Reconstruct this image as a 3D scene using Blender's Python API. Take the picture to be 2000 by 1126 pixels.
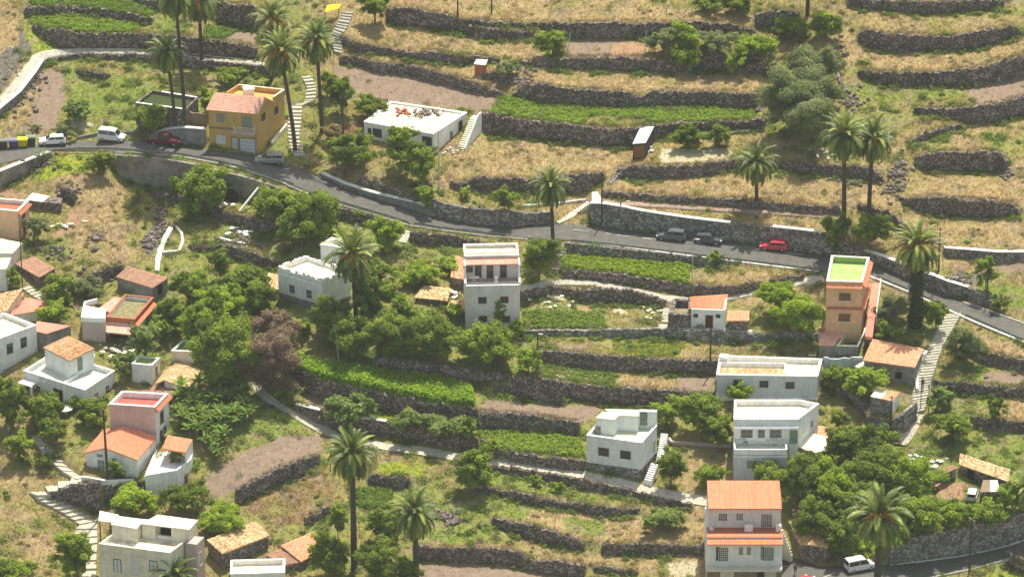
# Terraced hillside village above a winding road, seen from across the valley
import bpy, math, random
import numpy as np
from mathutils import Vector, noise
random.seed(7); rng = np.random.default_rng(7)
for o in list(bpy.data.objects): bpy.data.objects.remove(o)
C = bpy.context.scene.collection
SC = bpy.context.scene
# ------------------------------------------------------------------ camera, sky, sun
PITCH = math.radians(25.0); DIST = 700.0; FPX = 9450.0
SP, CP = math.sin(PITCH), math.cos(PITCH)
CAM = np.array([0.0, -DIST*CP, DIST*SP])
cam = bpy.data.cameras.new("camera"); co = bpy.data.objects.new("camera", cam); C.objects.link(co)
co.location = CAM; co.rotation_euler = (math.pi/2-PITCH, 0, 0)
cam.sensor_fit = 'HORIZONTAL'; cam.sensor_width = 36; cam.lens = 36*FPX/2000.0
cam.clip_start = 10; cam.clip_end = 20000
SC.camera = co
SUN_EL = math.radians(65); SUN_AZ = math.radians(18)      # azimuth measured from +Y (away from the camera) towards +X
sd = Vector((math.cos(SUN_EL)*math.sin(SUN_AZ), math.cos(SUN_EL)*math.cos(SUN_AZ), math.sin(SUN_EL)))
w = bpy.data.worlds.new("World"); SC.world = w; w.use_nodes = True
nt = w.node_tree; bg = nt.nodes['Background']
sky = nt.nodes.new('ShaderNodeTexSky'); sky.sky_type = 'NISHITA'; sky.sun_disc = False
sky.sun_elevation = SUN_EL; sky.sun_rotation = SUN_AZ; sky.altitude = 300; sky.dust_density = 2.0
warm = nt.nodes.new('ShaderNodeVectorMath'); warm.operation = 'MULTIPLY'; warm.inputs[1].default_value = (1.22, 1.06, 0.84)      # hazy, dusty air: a less blue sky
nt.links.new(sky.outputs[0], warm.inputs[0]); nt.links.new(warm.outputs[0], bg.inputs[0]); bg.inputs[1].default_value = 0.15
sl = bpy.data.lights.new("sun", 'SUN'); sl.energy = 4.3; sl.angle = math.radians(0.55); sl.color = (1.0, 0.96, 0.86)
so = bpy.data.objects.new("sun", sl); C.objects.link(so); so.location = (60, 80, 200)
so.rotation_euler = sd.to_track_quat('Z', 'Y').to_euler()
SC.view_settings.view_transform = 'Standard'; SC.view_settings.look = 'None'
SC.view_settings.exposure = 0.56; SC.view_settings.gamma = 1.0
SC.render.engine = 'CYCLES'; SC.cycles.max_bounces = 5; SC.cycles.transparent_max_bounces = 6
SC.cycles.use_denoising = True; SC.cycles.denoiser = 'OPENIMAGEDENOISE'
HAZE = 0.00008

# ------------------------------------------------------------------ photo pixel <-> world ray
def ray(u, v):
    xc = (np.asarray(u, float)-1000.0)/FPX; yc = (0.5-np.asarray(v, float)/1126.0)*1125.0/FPX
    return xc, CP+yc*SP, -SP+yc*CP
def at_y(u, v, Y):
    dx, dy, dz = ray(u, v); t = (Y-CAM[1])/dy
    return np.stack([dx*t, np.broadcast_to(Y, np.shape(t))+0*t, CAM[2]+dz*t], -1)
def at_z(u, v, Z):
    dx, dy, dz = ray(u, v); t = (Z-CAM[2])/dz
    return np.stack([dx*t, CAM[1]+dy*t, Z+0*t], -1)
def pix(p):
    d = np.asarray(p, float)-CAM; f = d[..., 1]*CP-d[..., 2]*SP; up = d[..., 1]*SP+d[..., 2]*CP
    return 1000+FPX*d[..., 0]/f, (0.5-FPX*up/f/1125.0)*1126.0

# ------------------------------------------------------------------ terrace walls: (name, label, category, style, [(u, v of the top, v of the foot) ...])
WALLS = [
("terrace_wall", "curved dark stone wall between the two upper left green crop strips", 'r', [(50,17,32),(75,14,30),(110,13,28),(155,14,27),(200,20,34),(240,23,38),(275,32,46),(298,36,44)]),
("terrace_wall", "long stone terrace wall right above the upper left footpath", 'r', [(65,48,60),(90,56,75),(115,58,90),(165,65,95),(225,66,93),(265,65,93),(300,68,97),(350,70,105),(400,76,108),(450,84,110),(500,92,115)]),
("terrace_wall", "short stone wall above the topmost green crop strip, left of the first palms", 'r', [(262,-4,4),(300,2,18),(350,8,26)]),
("terrace_wall", "dark stone wall behind the tall palm trunks at the top left", 'r', [(425,5,45),(460,8,50),(500,12,58)]),
("terrace_wall", "low retaining wall under the upper left footpath", 'r', [(88,115,121),(150,106,113),(275,107,118),(350,113,130),(420,121,136),(500,128,143),(545,132,146)]),
("terrace_wall", "grey retaining wall on the bend of the path at the far left", 'g', [(-60,275,290),(0,213,228),(40,180,194),(70,141,152),(86,116,126)]),
("terrace_wall", "small broken stone wall in the green slope above the water tank", 'r', [(150,135,141),(165,137,152),(207,145,156)]),
("terrace_wall", "stone wall at the top edge right of the tree with a dark shadow", 'r', [(757,15,46),(810,18,50),(860,27,60),(892,34,60),(905,38,48),(950,42,50),(1000,46,52),(1050,45,53)]),
("terrace_wall", "narrow stone wall left of the fenced soil plot, second from the top edge", 'r', [(895,50,62),(930,54,72),(960,56,76),(1000,60,77),(1050,61,73)]),
("terrace_wall", "tall stone wall directly behind the fenced soil plot", 'r', [(1055,45,54),(1085,44,60),(1110,44,74),(1150,44,75),(1200,45,75),(1260,46,74),(1300,44,62),(1380,45,62),(1430,48,68),(1475,62,72)]),
("terrace_wall", "sloping stone wall below the dry field beside the upper staircase", 'r', [(665,68,84),(690,82,102),(725,88,102),(770,97,110),(810,104,116),(850,101,120),(900,110,125),(940,112,122),(975,116,123)]),
("terrace_wall", "long sloping stone wall directly above the large bare soil field", 'r', [(665,108,125),(700,112,127),(735,122,140),(800,127,147),(850,140,160),(900,153,172),(950,170,185),(985,184,190)]),
("terrace_wall", "stone wall under the fenced soil plot", 'r', [(1010,118,123),(1050,124,131),(1090,122,132),(1105,113,134),(1150,112,136),(1200,113,137),(1250,114,139),(1300,122,142),(1340,112,138),(1370,98,136),(1410,102,138),(1422,120,138)]),
("terrace_wall", "short stone wall left of the large round olive tree", 'r', [(1450,128,141),(1480,124,142),(1515,124,140)]),
("terrace_wall", "short stone wall above the bushes left of the big grey green tree", 'r', [(1440,103,122),(1475,103,120),(1510,105,118)]),
("terrace_wall", "high stone wall directly above the upper long green crop terrace", 'r', [(1000,184,190),(1030,166,194),(1050,163,200),(1085,172,202),(1150,176,207),(1212,178,209),(1250,190,210),(1275,180,208),(1350,179,207),(1400,180,207),(1450,183,213),(1478,184,212)]),
("terrace_wall", "high stone wall under the upper long green crop terrace", 'r', [(943,220,255),(970,224,262),(1000,231,264),(1050,238,270),(1100,243,277),(1150,250,281),(1200,253,287),(1245,250,286),(1280,245,272),(1325,241,262),(1400,239,255),(1450,238,253),(1492,235,252)]),
("terrace_wall", "dark stone wall in the shadow of the bushes at the top centre right", 'r', [(1478,28,55),(1520,20,60),(1560,25,60)]),
("terrace_wall", "topmost stone wall at the upper right edge", 'r', [(1655,-3,12),(1700,0,18),(1750,2,22),(1800,4,27),(1850,3,25),(1900,2,22),(1960,0,14)]),
("terrace_wall", "bow shaped stone wall second from the top at the upper right", 'r', [(1678,66,82),(1695,58,92),(1725,67,97),(1765,69,102),(1800,70,98),(1850,72,98),(1900,65,95),(1950,56,84),(1975,50,74),(1990,60,72)]),
("terrace_wall", "long stone wall third from the top at the upper right, rising to the edge", 'r', [(1678,138,150),(1720,142,165),(1800,143,167),(1850,139,168),(1900,136,168),(1950,122,160),(2000,108,148)]),
("terrace_wall", "ragged stone wall under the brown soil patch at the right edge", 'r', [(1785,212,222),(1820,212,222),(1865,212,232),(1900,210,243),(1950,203,238),(1980,195,228),(2000,188,225)]),
("terrace_wall", "small curved stone wall in the grass right of the twin palms", 'r', [(1775,275,280),(1825,255,268),(1870,243,252),(1885,248,253)]),
("terrace_wall", "isolated stone wall in the dry slope, upper one right of the twin palms", 'r', [(1787,307,322),(1810,302,335),(1850,298,332),(1900,297,334),(1955,299,336),(1965,318,336)]),
("terrace_wall", "long isolated stone wall in the dry slope, lower one right of the twin palms", 'r', [(1765,388,400),(1800,386,413),(1850,387,420),(1925,392,425),(1975,398,420),(1992,412,420)]),
("terrace_wall", "stone wall running from the small steps to behind the twin palm trunks", 'r', [(1205,334,345),(1225,324,348),(1250,324,350),(1300,325,348),(1340,326,345),(1380,318,342),(1425,314,332),(1470,312,327),(1515,314,328),(1575,317,338),(1625,324,342),(1700,328,350),(1720,345,357)]),
("terrace_wall", "low stone wall behind the railed footpath above the parked cars", 'r', [(1177,375,384),(1225,378,389),(1300,383,396),(1425,390,403),(1500,395,408),(1575,402,415),(1640,405,420)]),
("terrace_wall", "tumbled stone wall curving down beside the shaded palm feet", 'r', [(1675,398,408),(1735,415,438),(1765,440,455)]),
("retaining_wall", "tall stone retaining wall with white coping behind the parked cars", 'm', [(1152,398,438),(1175,398,441),(1212,404,447),(1250,412,452),(1300,420,457),(1350,427,462),(1425,436,470),(1475,442,476),(1500,443,478),(1550,448,488),(1592,453,496),(1640,470,502),(1682,484,506)]),
("retaining_wall", "stone retaining wall with white coping on the upper roadside behind the thick palm", 'm', [(1688,490,508),(1720,500,520),(1750,512,535),(1800,530,558),(1850,550,577),(1890,562,583),(1940,590,604)]),
("retaining_wall", "stone wall with a white painted edge at the right above the road", 'm', [(1845,485,500),(1900,489,505),(1945,493,512),(2000,493,506)]),
("retaining_wall", "low concrete wall along the upper road edge in the middle of the slope", 'g', [(628,339,346),(675,360,368),(725,376,387),(775,388,401),(820,398,414),(845,411,422)]),
("terrace_wall", "short stone wall above the low concrete road wall", 'r', [(703,350,362),(750,357,372),(780,372,384),(818,390,396)]),
("terrace_wall", "stone wall below the dry field in front of the long white flat-roofed house", 'r', [(880,352,366),(900,360,372),(925,348,372),(950,346,375),(1000,349,372),(1050,350,376),(1112,343,376),(1150,340,373),(1180,339,352)]),
("retaining_wall", "dark stone roadside wall between the small trees left of the lone roadside palm", 'm', [(846,388,421),(865,398,426),(890,402,432),(930,408,438),(965,410,441),(1000,413,442),(1025,416,440),(1078,414,437)]),
("terrace_wall", "stone wall of the slope under the road, left of the round tree by the road", 'r', [(655,405,425),(700,417,434),(745,428,442)]),
("terrace_wall", "mossy stone wall under the road above the tall white house", 'r', [(803,452,475),(850,458,478),(900,463,480),(935,468,478)]),
("retaining_wall", "high concrete retaining wall under the road with a stained face and culvert", 'c', [(215,302,318),(235,303,345),(265,305,360),(300,308,364),(350,315,367),(400,325,372),(440,337,378),(470,343,385),(500,352,392),(525,360,392),(560,374,392)]),
("retaining_wall", "smooth grey wall with a pale top behind the maroon pickup", 'g', [(296,261,272),(330,252,277),(360,250,282),(400,253,288)]),
("retaining_wall", "grey roadside parapet wall on the bend at the far left", 'c', [(0,336,368),(25,326,355),(55,314,338),(92,299,312),(100,298,305)]),
("terrace_wall", "short stone wall behind the round tree by the culvert", 'r', [(300,379,387),(355,382,398),(372,386,410),(430,392,412)]),
("terrace_wall", "stone wall with rubble below the white drain pipe", 'r', [(405,405,415),(440,414,432),(500,426,450),(540,432,452)]),
("terrace_wall", "shaded stone wall above the orchard left of the crenellated white house", 'r', [(375,483,489),(430,480,495),(460,483,505),(500,497,517),(540,508,524)]),
("terrace_wall", "stone wall under the road edge directly above the bright green bean field", 'm', [(1105,474,492),(1150,479,500),(1225,488,507),(1300,495,513),(1350,500,516),(1425,510,520)]),
("terrace_wall", "stone wall under the bright green bean field", 'r', [(1095,527,543),(1150,530,545),(1225,538,556),(1300,549,568),(1350,556,578),(1420,560,578),(1500,548,560),(1570,536,546)]),
("terrace_wall", "stone wall under the concrete path right of the tall white house", 'r', [(1018,572,590),(1040,567,582),(1090,561,572),(1135,567,590),(1180,563,592),(1225,566,592),(1270,577,596),(1297,586,600)]),
("terrace_wall", "stone wall in front of the little white house with a red door", 'm', [(1020,646,655),(1075,645,656),(1150,645,656),(1225,643,660),(1300,642,660),(1350,645,664),(1400,648,666),(1470,652,668),(1540,650,660),(1597,650,662)]),
("terrace_wall", "long dark stone wall left of the long white house, above the small vegetable plots", 'r', [(1055,686,707),(1125,688,715),(1200,697,722),(1275,702,727),(1350,704,729),(1400,705,730)]),
("terrace_wall", "stone wall below the small vegetable plots", 'r', [(1000,734,748),(1075,742,772),(1150,754,784),(1225,760,792),(1300,765,787),(1350,767,784),(1395,768,782)]),
("terrace_wall", "stone wall right of the tall green hedge crop, by the white tree trunk", 'r', [(865,716,742),(900,720,746),(940,728,746),(990,730,742)]),
("terrace_wall", "rough stone wall above the long brown soil plot", 'r', [(965,750,766),(1000,752,768),(1050,762,782),(1100,778,790)]),
("terrace_wall", "dark stone wall below the long brown soil plot", 'r', [(935,806,835),(1000,808,840),(1050,814,845),(1130,825,850)]),
("terrace_wall", "shaded stone wall under the dark trees above the tall green hedge crop", 'r', [(735,696,722),(800,702,730),(865,714,738)]),
("terrace_wall", "tall dark stone wall under the green hedge crop", 'r', [(570,716,745),(600,730,765),(640,745,784),(700,757,796),(760,770,803),(830,786,812),(880,792,814),(930,797,812)]),
("terrace_wall", "stone wall with a white rim above the main footpath by the big fig bush", 'r', [(578,790,804),(625,802,829),(690,814,843),(755,824,852),(820,835,863),(880,847,873),(930,856,880)]),
("terrace_wall", "stone wall above the main footpath left of the white cube house", 'r', [(960,876,896),(1000,884,902),(1060,893,912),(1140,900,922)]),
("terrace_wall", "stone wall under the main footpath, from the bush to the right", 'r', [(900,901,908),(1000,915,927),(1075,925,940),(1150,940,956),(1230,956,968),(1275,968,978),(1350,984,994)]),
("terrace_wall", "stone wall second below the main footpath in the lower centre", 'r', [(935,948,958),(1000,961,975),(1050,972,988),(1115,982,995),(1165,988,1006),(1215,995,1008),(1248,990,1000)]),
("terrace_wall", "dark stone wall falling to the right in the lower centre, third below the footpath", 'r', [(962,1012,1024),(1000,1020,1040),(1045,1028,1055),(1095,1043,1068),(1140,1060,1076)]),
("terrace_wall", "stone wall reaching the left side of the orange-roofed apartment house", 'r', [(1177,1064,1082),(1250,1062,1082),(1330,1066,1080),(1380,1067,1084)]),
("terrace_wall", "lowest long stone wall above the ploughed field at the bottom centre", 'r', [(815,1068,1092),(880,1070,1096),(940,1070,1098),(1000,1075,1103),(1040,1096,1115),(1075,1094,1122),(1140,1105,1130)]),
("terrace_wall", "stub of stone wall at the bottom edge right of the ploughed field", 'r', [(1160,1104,1115),(1210,1112,1122),(1245,1115,1124)]),
("terrace_wall", "shaded stone wall under the yellow green terrace between the two lower palms", 'r', [(722,928,945),(770,932,953),(800,938,952)]),
("terrace_wall", "grey stone bank under the small sloping soil field at the lower left", 'r', [(465,958,985),(500,938,968),(540,918,948),(585,900,930),(625,888,902)]),
("terrace_wall", "short stone wall above the two brown tiled sheds", 'r', [(600,1012,1028),(640,992,1008),(660,988,998)]),
("terrace_wall", "upper stone wall right of the long staircase, below the road", 'r', [(1890,683,695),(1925,688,708),(1960,695,715),(2000,703,725)]),
("terrace_wall", "middle stone wall right of the long staircase", 'r', [(1825,743,758),(1900,750,770),(1970,757,775),(2000,757,776)]),
("terrace_wall", "lower stone wall right of the long staircase, under the small round tree", 'r', [(1887,812,830),(1950,820,840),(2000,824,842)]),
("terrace_wall", "curved low stone wall between the long white house and the little shed", 'r', [(1600,738,750),(1650,756,772),(1680,783,800),(1695,812,825)]),
("retaining_wall", "rounded stone wall carrying the little shed by the long staircase", 'm', [(1695,815,830),(1740,822,845),(1765,808,845),(1790,784,818)]),
("retaining_wall", "high brown stone wall along the lower right road", 'm', [(1738,1057,1102),(1800,1045,1094),(1870,1030,1085),(1945,1015,1070),(2000,1000,1053),(2040,990,1038)]),
("terrace_wall", "stone corner wall at the lower right edge below the road", 'r', [(1963,1078,1104),(1985,1088,1114),(2010,1095,1126)]),
("terrace_wall", "short dark stone wall right of the black stone hut at the left", 'r', [(120,365,385),(145,375,398)]),
("terrace_wall", "rough stone bank at the foot of the left dry slope behind the brown tiled house", 'r', [(170,545,570),(205,525,548),(240,517,530)]),
("terrace_wall", "stone wall below the terrace wall of the gabled lower left house", 'r', [(205,948,985),(260,942,965),(320,935,955),(362,925,945)]),
("terrace_wall", "shaded stone bank inside the zigzag footpath", 'r', [(100,962,972),(150,948,985),(195,944,1002)]),
("terrace_wall", "stone wall beside the stone hut near the top centre", 'r', [(945,140,153),(975,143,160),(990,155,165)]),
]
def extend(pts):
    p = list(pts)
    if p[0][0] <= 3:
        a, b = p[0], p[1]; k = max(-0.3, min(0.3, (b[1]-a[1])/max(1, b[0]-a[0]))); p.insert(0, (a[0]-230, a[1]-230*k, a[2]-230*k))
    if p[-1][0] >= 1997:
        a, b = p[-1], p[-2]; k = max(-0.3, min(0.3, (a[1]-b[1])/max(1, a[0]-b[0]))); p.append((a[0]+230, a[1]+230*k, a[2]+230*k))
    return p
WALLS = [(n, l, s, extend(p)) for n, l, s, p in WALLS]

# ------------------------------------------------------------------ flat surfaces: cross sections (u1, v1, u2, v2)
ROAD_UP = [(-300,330),(-60,294),(0,289),(70,284),(150,277),(290,274),(350,285),(400,291),(500,303),(560,322),(600,333),(628,346),(675,368),(725,387),(775,401),(820,414),(850,423),(900,434),(965,442),(1025,441),(1090,437),(1155,441),(1212,449),(1280,457),(1340,463),(1420,471),(1500,480),(1590,497),(1640,503),(1690,509),(1750,536),(1800,559),(1850,578),(1900,594),(1950,611),(2000,629),(2060,650),(2300,735)]
ROAD_LO = [(-300,365),(-60,336),(0,322),(50,308),(92,296),(150,294),(260,297),(350,304),(420,317),(480,331),(520,344),(560,359),(600,375),(640,391),(700,409),(740,421),(800,439),(860,448),(950,459),(1030,466),(1090,470),(1115,469),(1200,479),(1300,492),(1430,508),(1500,517),(1620,533),(1700,541),(1775,570),(1845,602),(1900,626),(1950,647),(2000,667),(2060,693),(2300,790)]
ROAD2_UP = [(1525,1085),(1560,1092),(1600,1106),(1650,1104),(1738,1103),(1800,1096),(1870,1087),(1945,1072),(2000,1055),(2040,1040),(2300,930)]
ROAD2_LO = [(1525,1190),(1700,1150),(1760,1138),(1830,1126),(1900,1112),(1960,1095),(2000,1078),(2040,1062),(2300,955)]
def fromedges(up, lo, step=8):
    u = np.arange(up[0][0], up[-1][0]+1, step)
    a = np.interp(u, *zip(*up)); b = np.interp(u, *zip(*lo))
    return [(x, p, x, q) for x, p, q in zip(u, a, b)]
def ctr(pts, hu, hv=None):      # centre line with a half width: pixels sideways (hu) or vertical (hv)
    return [(x-hu, y-(hv or 0), x+hu, y+(hv or 0)) for x, y in pts]
PATHS = {
'upper': [(-60,245,-60,275),(0,188,0,214),(25,158,40,180),(62,108,75,132),(80,100,90,115),(110,96,115,110),(150,95,150,105),(250,95,250,106),(300,100,300,108),(425,114,425,121),(500,120,500,128),(548,124,548,132)],
'rail': [(1165,388,1165,397),(1212,394,1212,402),(1300,397,1300,406),(1425,405,1425,414),(1500,409,1500,418),(1575,414,1575,423),(1640,420,1640,430)],
'house': [(1018,558,1018,572),(1060,548,1060,561),(1100,543,1100,556),(1150,546,1150,558),(1200,552,1200,565),(1250,564,1250,577),(1300,577,1300,590),(1350,580,1350,590),(1420,577,1420,586),(1500,560,1500,572),(1560,545,1560,558),(1605,531,1612,552)],
'door': [(1285,632,1285,642),(1320,636,1320,644),(1400,640,1400,650),(1470,644,1470,652)],
'main': [(488,735,508,745),(498,770,520,765),(525,790,548,786),(560,806,572,800),(590,826,604,816),(625,846,634,832),(660,862,664,848),(710,870,714,857),(760,880,762,866),(820,888,822,872),(880,898,882,883),(940,906,942,890),(1000,913,1002,897),(1075,924,1078,908),(1140,936,1145,920),(1215,952,1220,936),(1260,965,1265,948),(1320,978,1328,960),(1388,990,1395,972)],
'stairsR': ctr([(1862,613),(1848,640),(1832,668),(1818,700),(1808,732),(1800,755)], 15),
'stairsR2': ctr([(1798,755),(1797,790),(1790,805)], 15),
'rampR': [(1774,804,1806,808),(1760,822,1798,828),(1744,846,1784,854),(1734,866,1770,872)],
'zig1': [(62,852,72,848),(78,882,100,872),(98,906,124,895),(120,925,148,915),(148,940,168,928)],
'zig2': [(168,930,158,945),(125,938,122,955),(92,950,98,968),(60,960,72,975)],
'zig3': [(58,962,74,958),(75,980,98,968),(100,992,124,980),(130,1008,156,996),(156,1028,190,1016)],
'zig4': [(190,1018,158,1022),(190,1040,145,1042),(190,1060,150,1068),(188,1090,165,1094),(188,1126,160,1126),(188,1180,158,1180)],
'stairsL': [(588,150,606,146),(600,172,618,168),(596,195,616,198),(566,204,590,208),(562,240,588,242),(562,265,584,268),(566,290,590,292),(575,305,598,305)],
'stairsT': [(672,20,690,24),(660,42,682,48),(648,62,668,70),(650,84,668,92),(652,102,668,106)],
'steps7': [(1296,600,1316,598),(1292,630,1314,630)],
}
PATHS['road'] = fromedges(ROAD_UP, ROAD_LO); PATHS['road2'] = fromedges(ROAD2_UP, ROAD2_LO)

# ------------------------------------------------------------------ terrain: solve the hillside's depth so walls stand up and terraces lie flat
ST = 4
U0, U1, V0, V1 = -320, 2320, -220, 1340
gu = np.arange(U0, U1+1, ST); gv = np.arange(V0, V1+1, ST)
NU, NV = len(gu), len(gv)
GU, GV = np.meshgrid(gu.astype(float), gv.astype(float))
def inpoly(U, V, poly):
    m = np.zeros(U.shape, bool); n = len(poly)
    lo = min(p[0] for p in poly); hi = max(p[0] for p in poly); l2 = min(p[1] for p in poly); h2 = max(p[1] for p in poly)
    bb = (U >= lo) & (U <= hi) & (V >= l2) & (V <= h2)
    if not bb.any(): return m
    u = U[bb]; v = V[bb]; r = np.zeros(u.shape, bool)
    for i in range(n):
        x1, y1 = poly[i]; x2, y2 = poly[(i+1) % n]
        if y1 == y2: continue
        c = ((y1 > v) != (y2 > v)) & (u < (x2-x1)*(v-y1)/(y2-y1)+x1); r ^= c
    m[bb] = r; return m
def ribbon_poly(cs): return [(a[0], a[1]) for a in cs]+[(a[2], a[3]) for a in reversed(cs)]
isw = np.zeros(GU.shape, bool)
for n, l, s, p in WALLS:
    x, a, b = zip(*p); t = np.interp(GU, x, a); bt = np.interp(GU, x, b)
    isw |= (GU >= x[0]-2) & (GU <= x[-1]+2) & (GV > t) & (GV < bt)
isr = np.zeros(GU.shape, bool)
for k in PATHS:
    isr |= inpoly(GU, GV, ribbon_poly(PATHS[k]))
isroad = inpoly(GU, GV, ribbon_poly(PATHS['road'])) | inpoly(GU, GV, ribbon_poly(PATHS['road2']))
SB = math.tan(math.radians(15)); ST0 = 0.03
dxr, dyr, dzr = ray(GU, GV)
# base plane z = SB*y
tb = (CAM[2]-SB*CAM[1])/(SB*dyr-dzr); yb = CAM[1]+dyr*tb
m = tb*ST/FPX
def G(s): return m/(SP+s*CP)
g = np.where(isw, m*0.04, G(np.where(isroad, 0.0, ST0)))
g = g - (-(np.gradient(yb, axis=0)))          # unknown e = y-yb ; v grows downwards so dy/dv<0
wv = np.where(isw, 12.0, np.where(isroad, 6.0, 1.0)); wu = np.where(isw, 0.05, np.where(isroad, 1.5, 0.35))
stairs = np.zeros(GU.shape, bool)
for k in ('stairsR','stairsR2','stairsL','stairsT','zig1','zig3','steps7','rampR'): stairs |= inpoly(GU, GV, ribbon_poly(PATHS[k]))
mu = 1.0/30**2
def mid0(a): return 0.5*(a[1:]+a[:-1])
def mid1(a): return 0.5*(a[:, 1:]+a[:, :-1])
WV = np.minimum(wv[1:], wv[:-1]); WU = np.minimum(wu[:, 1:], wu[:, :-1]); GT = mid0(g)
GT = np.where(mid0(stairs.astype(float)) > 0, 0.0, GT)
def A(e):
    r = mu*e; d = WV*(e[1:]-e[:-1]); r[1:] += d; r[:-1] -= d
    d = WU*(e[:, 1:]-e[:, :-1]); r[:, 1:] += d; r[:, :-1] -= d
    return r
bvec = np.zeros(GU.shape); d = WV*(-GT); bvec[1:] += d; bvec[:-1] -= d
e = np.zeros(GU.shape); r = bvec-A(e)
diag = np.full(GU.shape, mu); diag[1:] += WV; diag[:-1] += WV; diag[:, 1:] += WU; diag[:, :-1] += WU
z = r/diag; p_ = z.copy(); rz = (r*z).sum()
for it in range(350):
    Ap = A(p_); al = rz/(p_*Ap).sum(); e += al*p_; r -= al*Ap; z = r/diag; rz2 = (r*z).sum(); p_ = z+(rz2/rz)*p_; rz = rz2
Y = yb+e
# never fold over: depth has to fall monotonically down each column
for j in range(NV-2, -1, -1): Y[j] = np.maximum(Y[j], Y[j+1]+0.004)
def L(u, v):
    u = np.asarray(u, float); v = np.asarray(v, float)
    fx = np.clip((u-U0)/ST, 0, NU-1.001); fy = np.clip((v-V0)/ST, 0, NV-1.001)
    i = fx.astype(int); j = fy.astype(int); a = fx-i; b = fy-j
    yy = (Y[j, i]*(1-a)+Y[j, i+1]*a)*(1-b)+(Y[j+1, i]*(1-a)+Y[j+1, i+1]*a)*b
    return at_y(u, v, yy)
def LV(u, v): return Vector(L(u, v).tolist())
PPM = lambda p: FPX/((p[1]-CAM[1])*CP-(p[2]-CAM[2])*SP)     # photo pixels per metre at a point
def top_h(P, v):      # height above P at which the vertical line through P shows at photo row v
    d = P-Vector(CAM); lo, hi = -20.0, 60.0
    for _ in range(40):
        mh = 0.5*(lo+hi); vv = pix(np.array([P.x, P.y, P.z+mh]))[1]
        if vv > v: lo = mh
        else: hi = mh
    return 0.5*(lo+hi)

# ------------------------------------------------------------------ helpers
def mat(name, col, rough=0.9, var=0.0, scale=3.0, bump=0.0, col2=None, spec=0.2, obj=True, metallic=0.0, detail=4.0, ramp=(0.35, 0.65)):
    m = bpy.data.materials.new(name); m.use_nodes = True; n = m.node_tree.nodes; l = m.node_tree.links
    b = n['Principled BSDF']; b.inputs['Roughness'].default_value = rough; b.inputs['Metallic'].default_value = metallic
    b.inputs['Specular IOR Level'].default_value = spec
    if var or col2 or bump:
        tc = n.new('ShaderNodeNewGeometry') if not obj else n.new('ShaderNodeTexCoord')
        nz = n.new('ShaderNodeTexNoise'); nz.inputs['Scale'].default_value = scale; nz.inputs['Detail'].default_value = detail; nz.inputs['Roughness'].default_value = 0.65
        l.new(tc.outputs['Object' if obj else 'Position'], nz.inputs['Vector'])
        cr = n.new('ShaderNodeValToRGB'); cr.color_ramp.elements[0].position = ramp[0]; cr.color_ramp.elements[1].position = ramp[1]
        c2 = col2 or tuple(c*(1-var) for c in col); c1 = col if col2 else tuple(min(1, c*(1+var)) for c in col)
        cr.color_ramp.elements[0].color = (*c2, 1); cr.color_ramp.elements[1].color = (*c1, 1)
        l.new(nz.outputs['Fac'], cr.inputs['Fac']); l.new(cr.outputs['Color'], b.inputs['Base Color'])
        if bump:
            bp = n.new('ShaderNodeBump'); bp.inputs['Strength'].default_value = bump; bp.inputs['Distance'].default_value = 0.1
            l.new(nz.outputs['Fac'], bp.inputs['Height']); l.new(bp.outputs['Normal'], b.inputs['Normal'])
    else: b.inputs['Base Color'].default_value = (*col, 1)
    return m
def link(o, parent=None):
    C.objects.link(o)
    if parent is not None: o.parent = parent
    return o
def tag(o, label=None, cat=None, group=None, kind=None):
    if label: o['label'] = label
    if cat: o['category'] = cat
    if group: o['group'] = group
    if kind: o['kind'] = kind
    return o
def empty(name, loc, label, cat, group=None, rz=0.0):
    o = bpy.data.objects.new(name, None); link(o); o.location = loc; o.rotation_euler = (0, 0, rz); o.empty_display_size = 0.3
    return tag(o, label, cat, group)
def mesh_np(name, verts, faces, mats, parent=None, smooth=False, mi=None, cols=None, uvs=None):
    """faces: (n,k) array or list of tuples; parent: an unrotated/rotated empty, verts in world space if parent is None else local"""
    me = bpy.data.meshes.new(name); verts = np.asarray(verts, np.float32)
    if isinstance(faces, np.ndarray):
        n, k = faces.shape; me.vertices.add(len(verts)); me.vertices.foreach_set('co', verts.ravel())
        me.loops.add(n*k); me.loops.foreach_set('vertex_index', faces.astype(np.int32).ravel())
        me.polygons.add(n); me.polygons.foreach_set('loop_start', np.arange(0, n*k, k, dtype=np.int32)); me.update(calc_edges=True)
    else: me.from_pydata(verts.tolist(), [], [tuple(f) for f in faces]); me.update()
    if not isinstance(mats, (list, tuple)): mats = [mats]
    for mm in mats: me.materials.append(mm)
    if mi is not None: me.polygons.foreach_set('material_index', np.asarray(mi, np.int32))
    if smooth: me.polygons.foreach_set('use_smooth', np.ones(len(me.polygons), bool))
    if cols is not None:
        a = me.color_attributes.new('tint', 'FLOAT_COLOR', 'POINT'); c = np.ones((len(verts), 4), np.float32); c[:, :cols.shape[1]] = cols; a.data.foreach_set('color', c.ravel())
    o = bpy.data.objects.new(name, me); link(o, parent); return o
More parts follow.
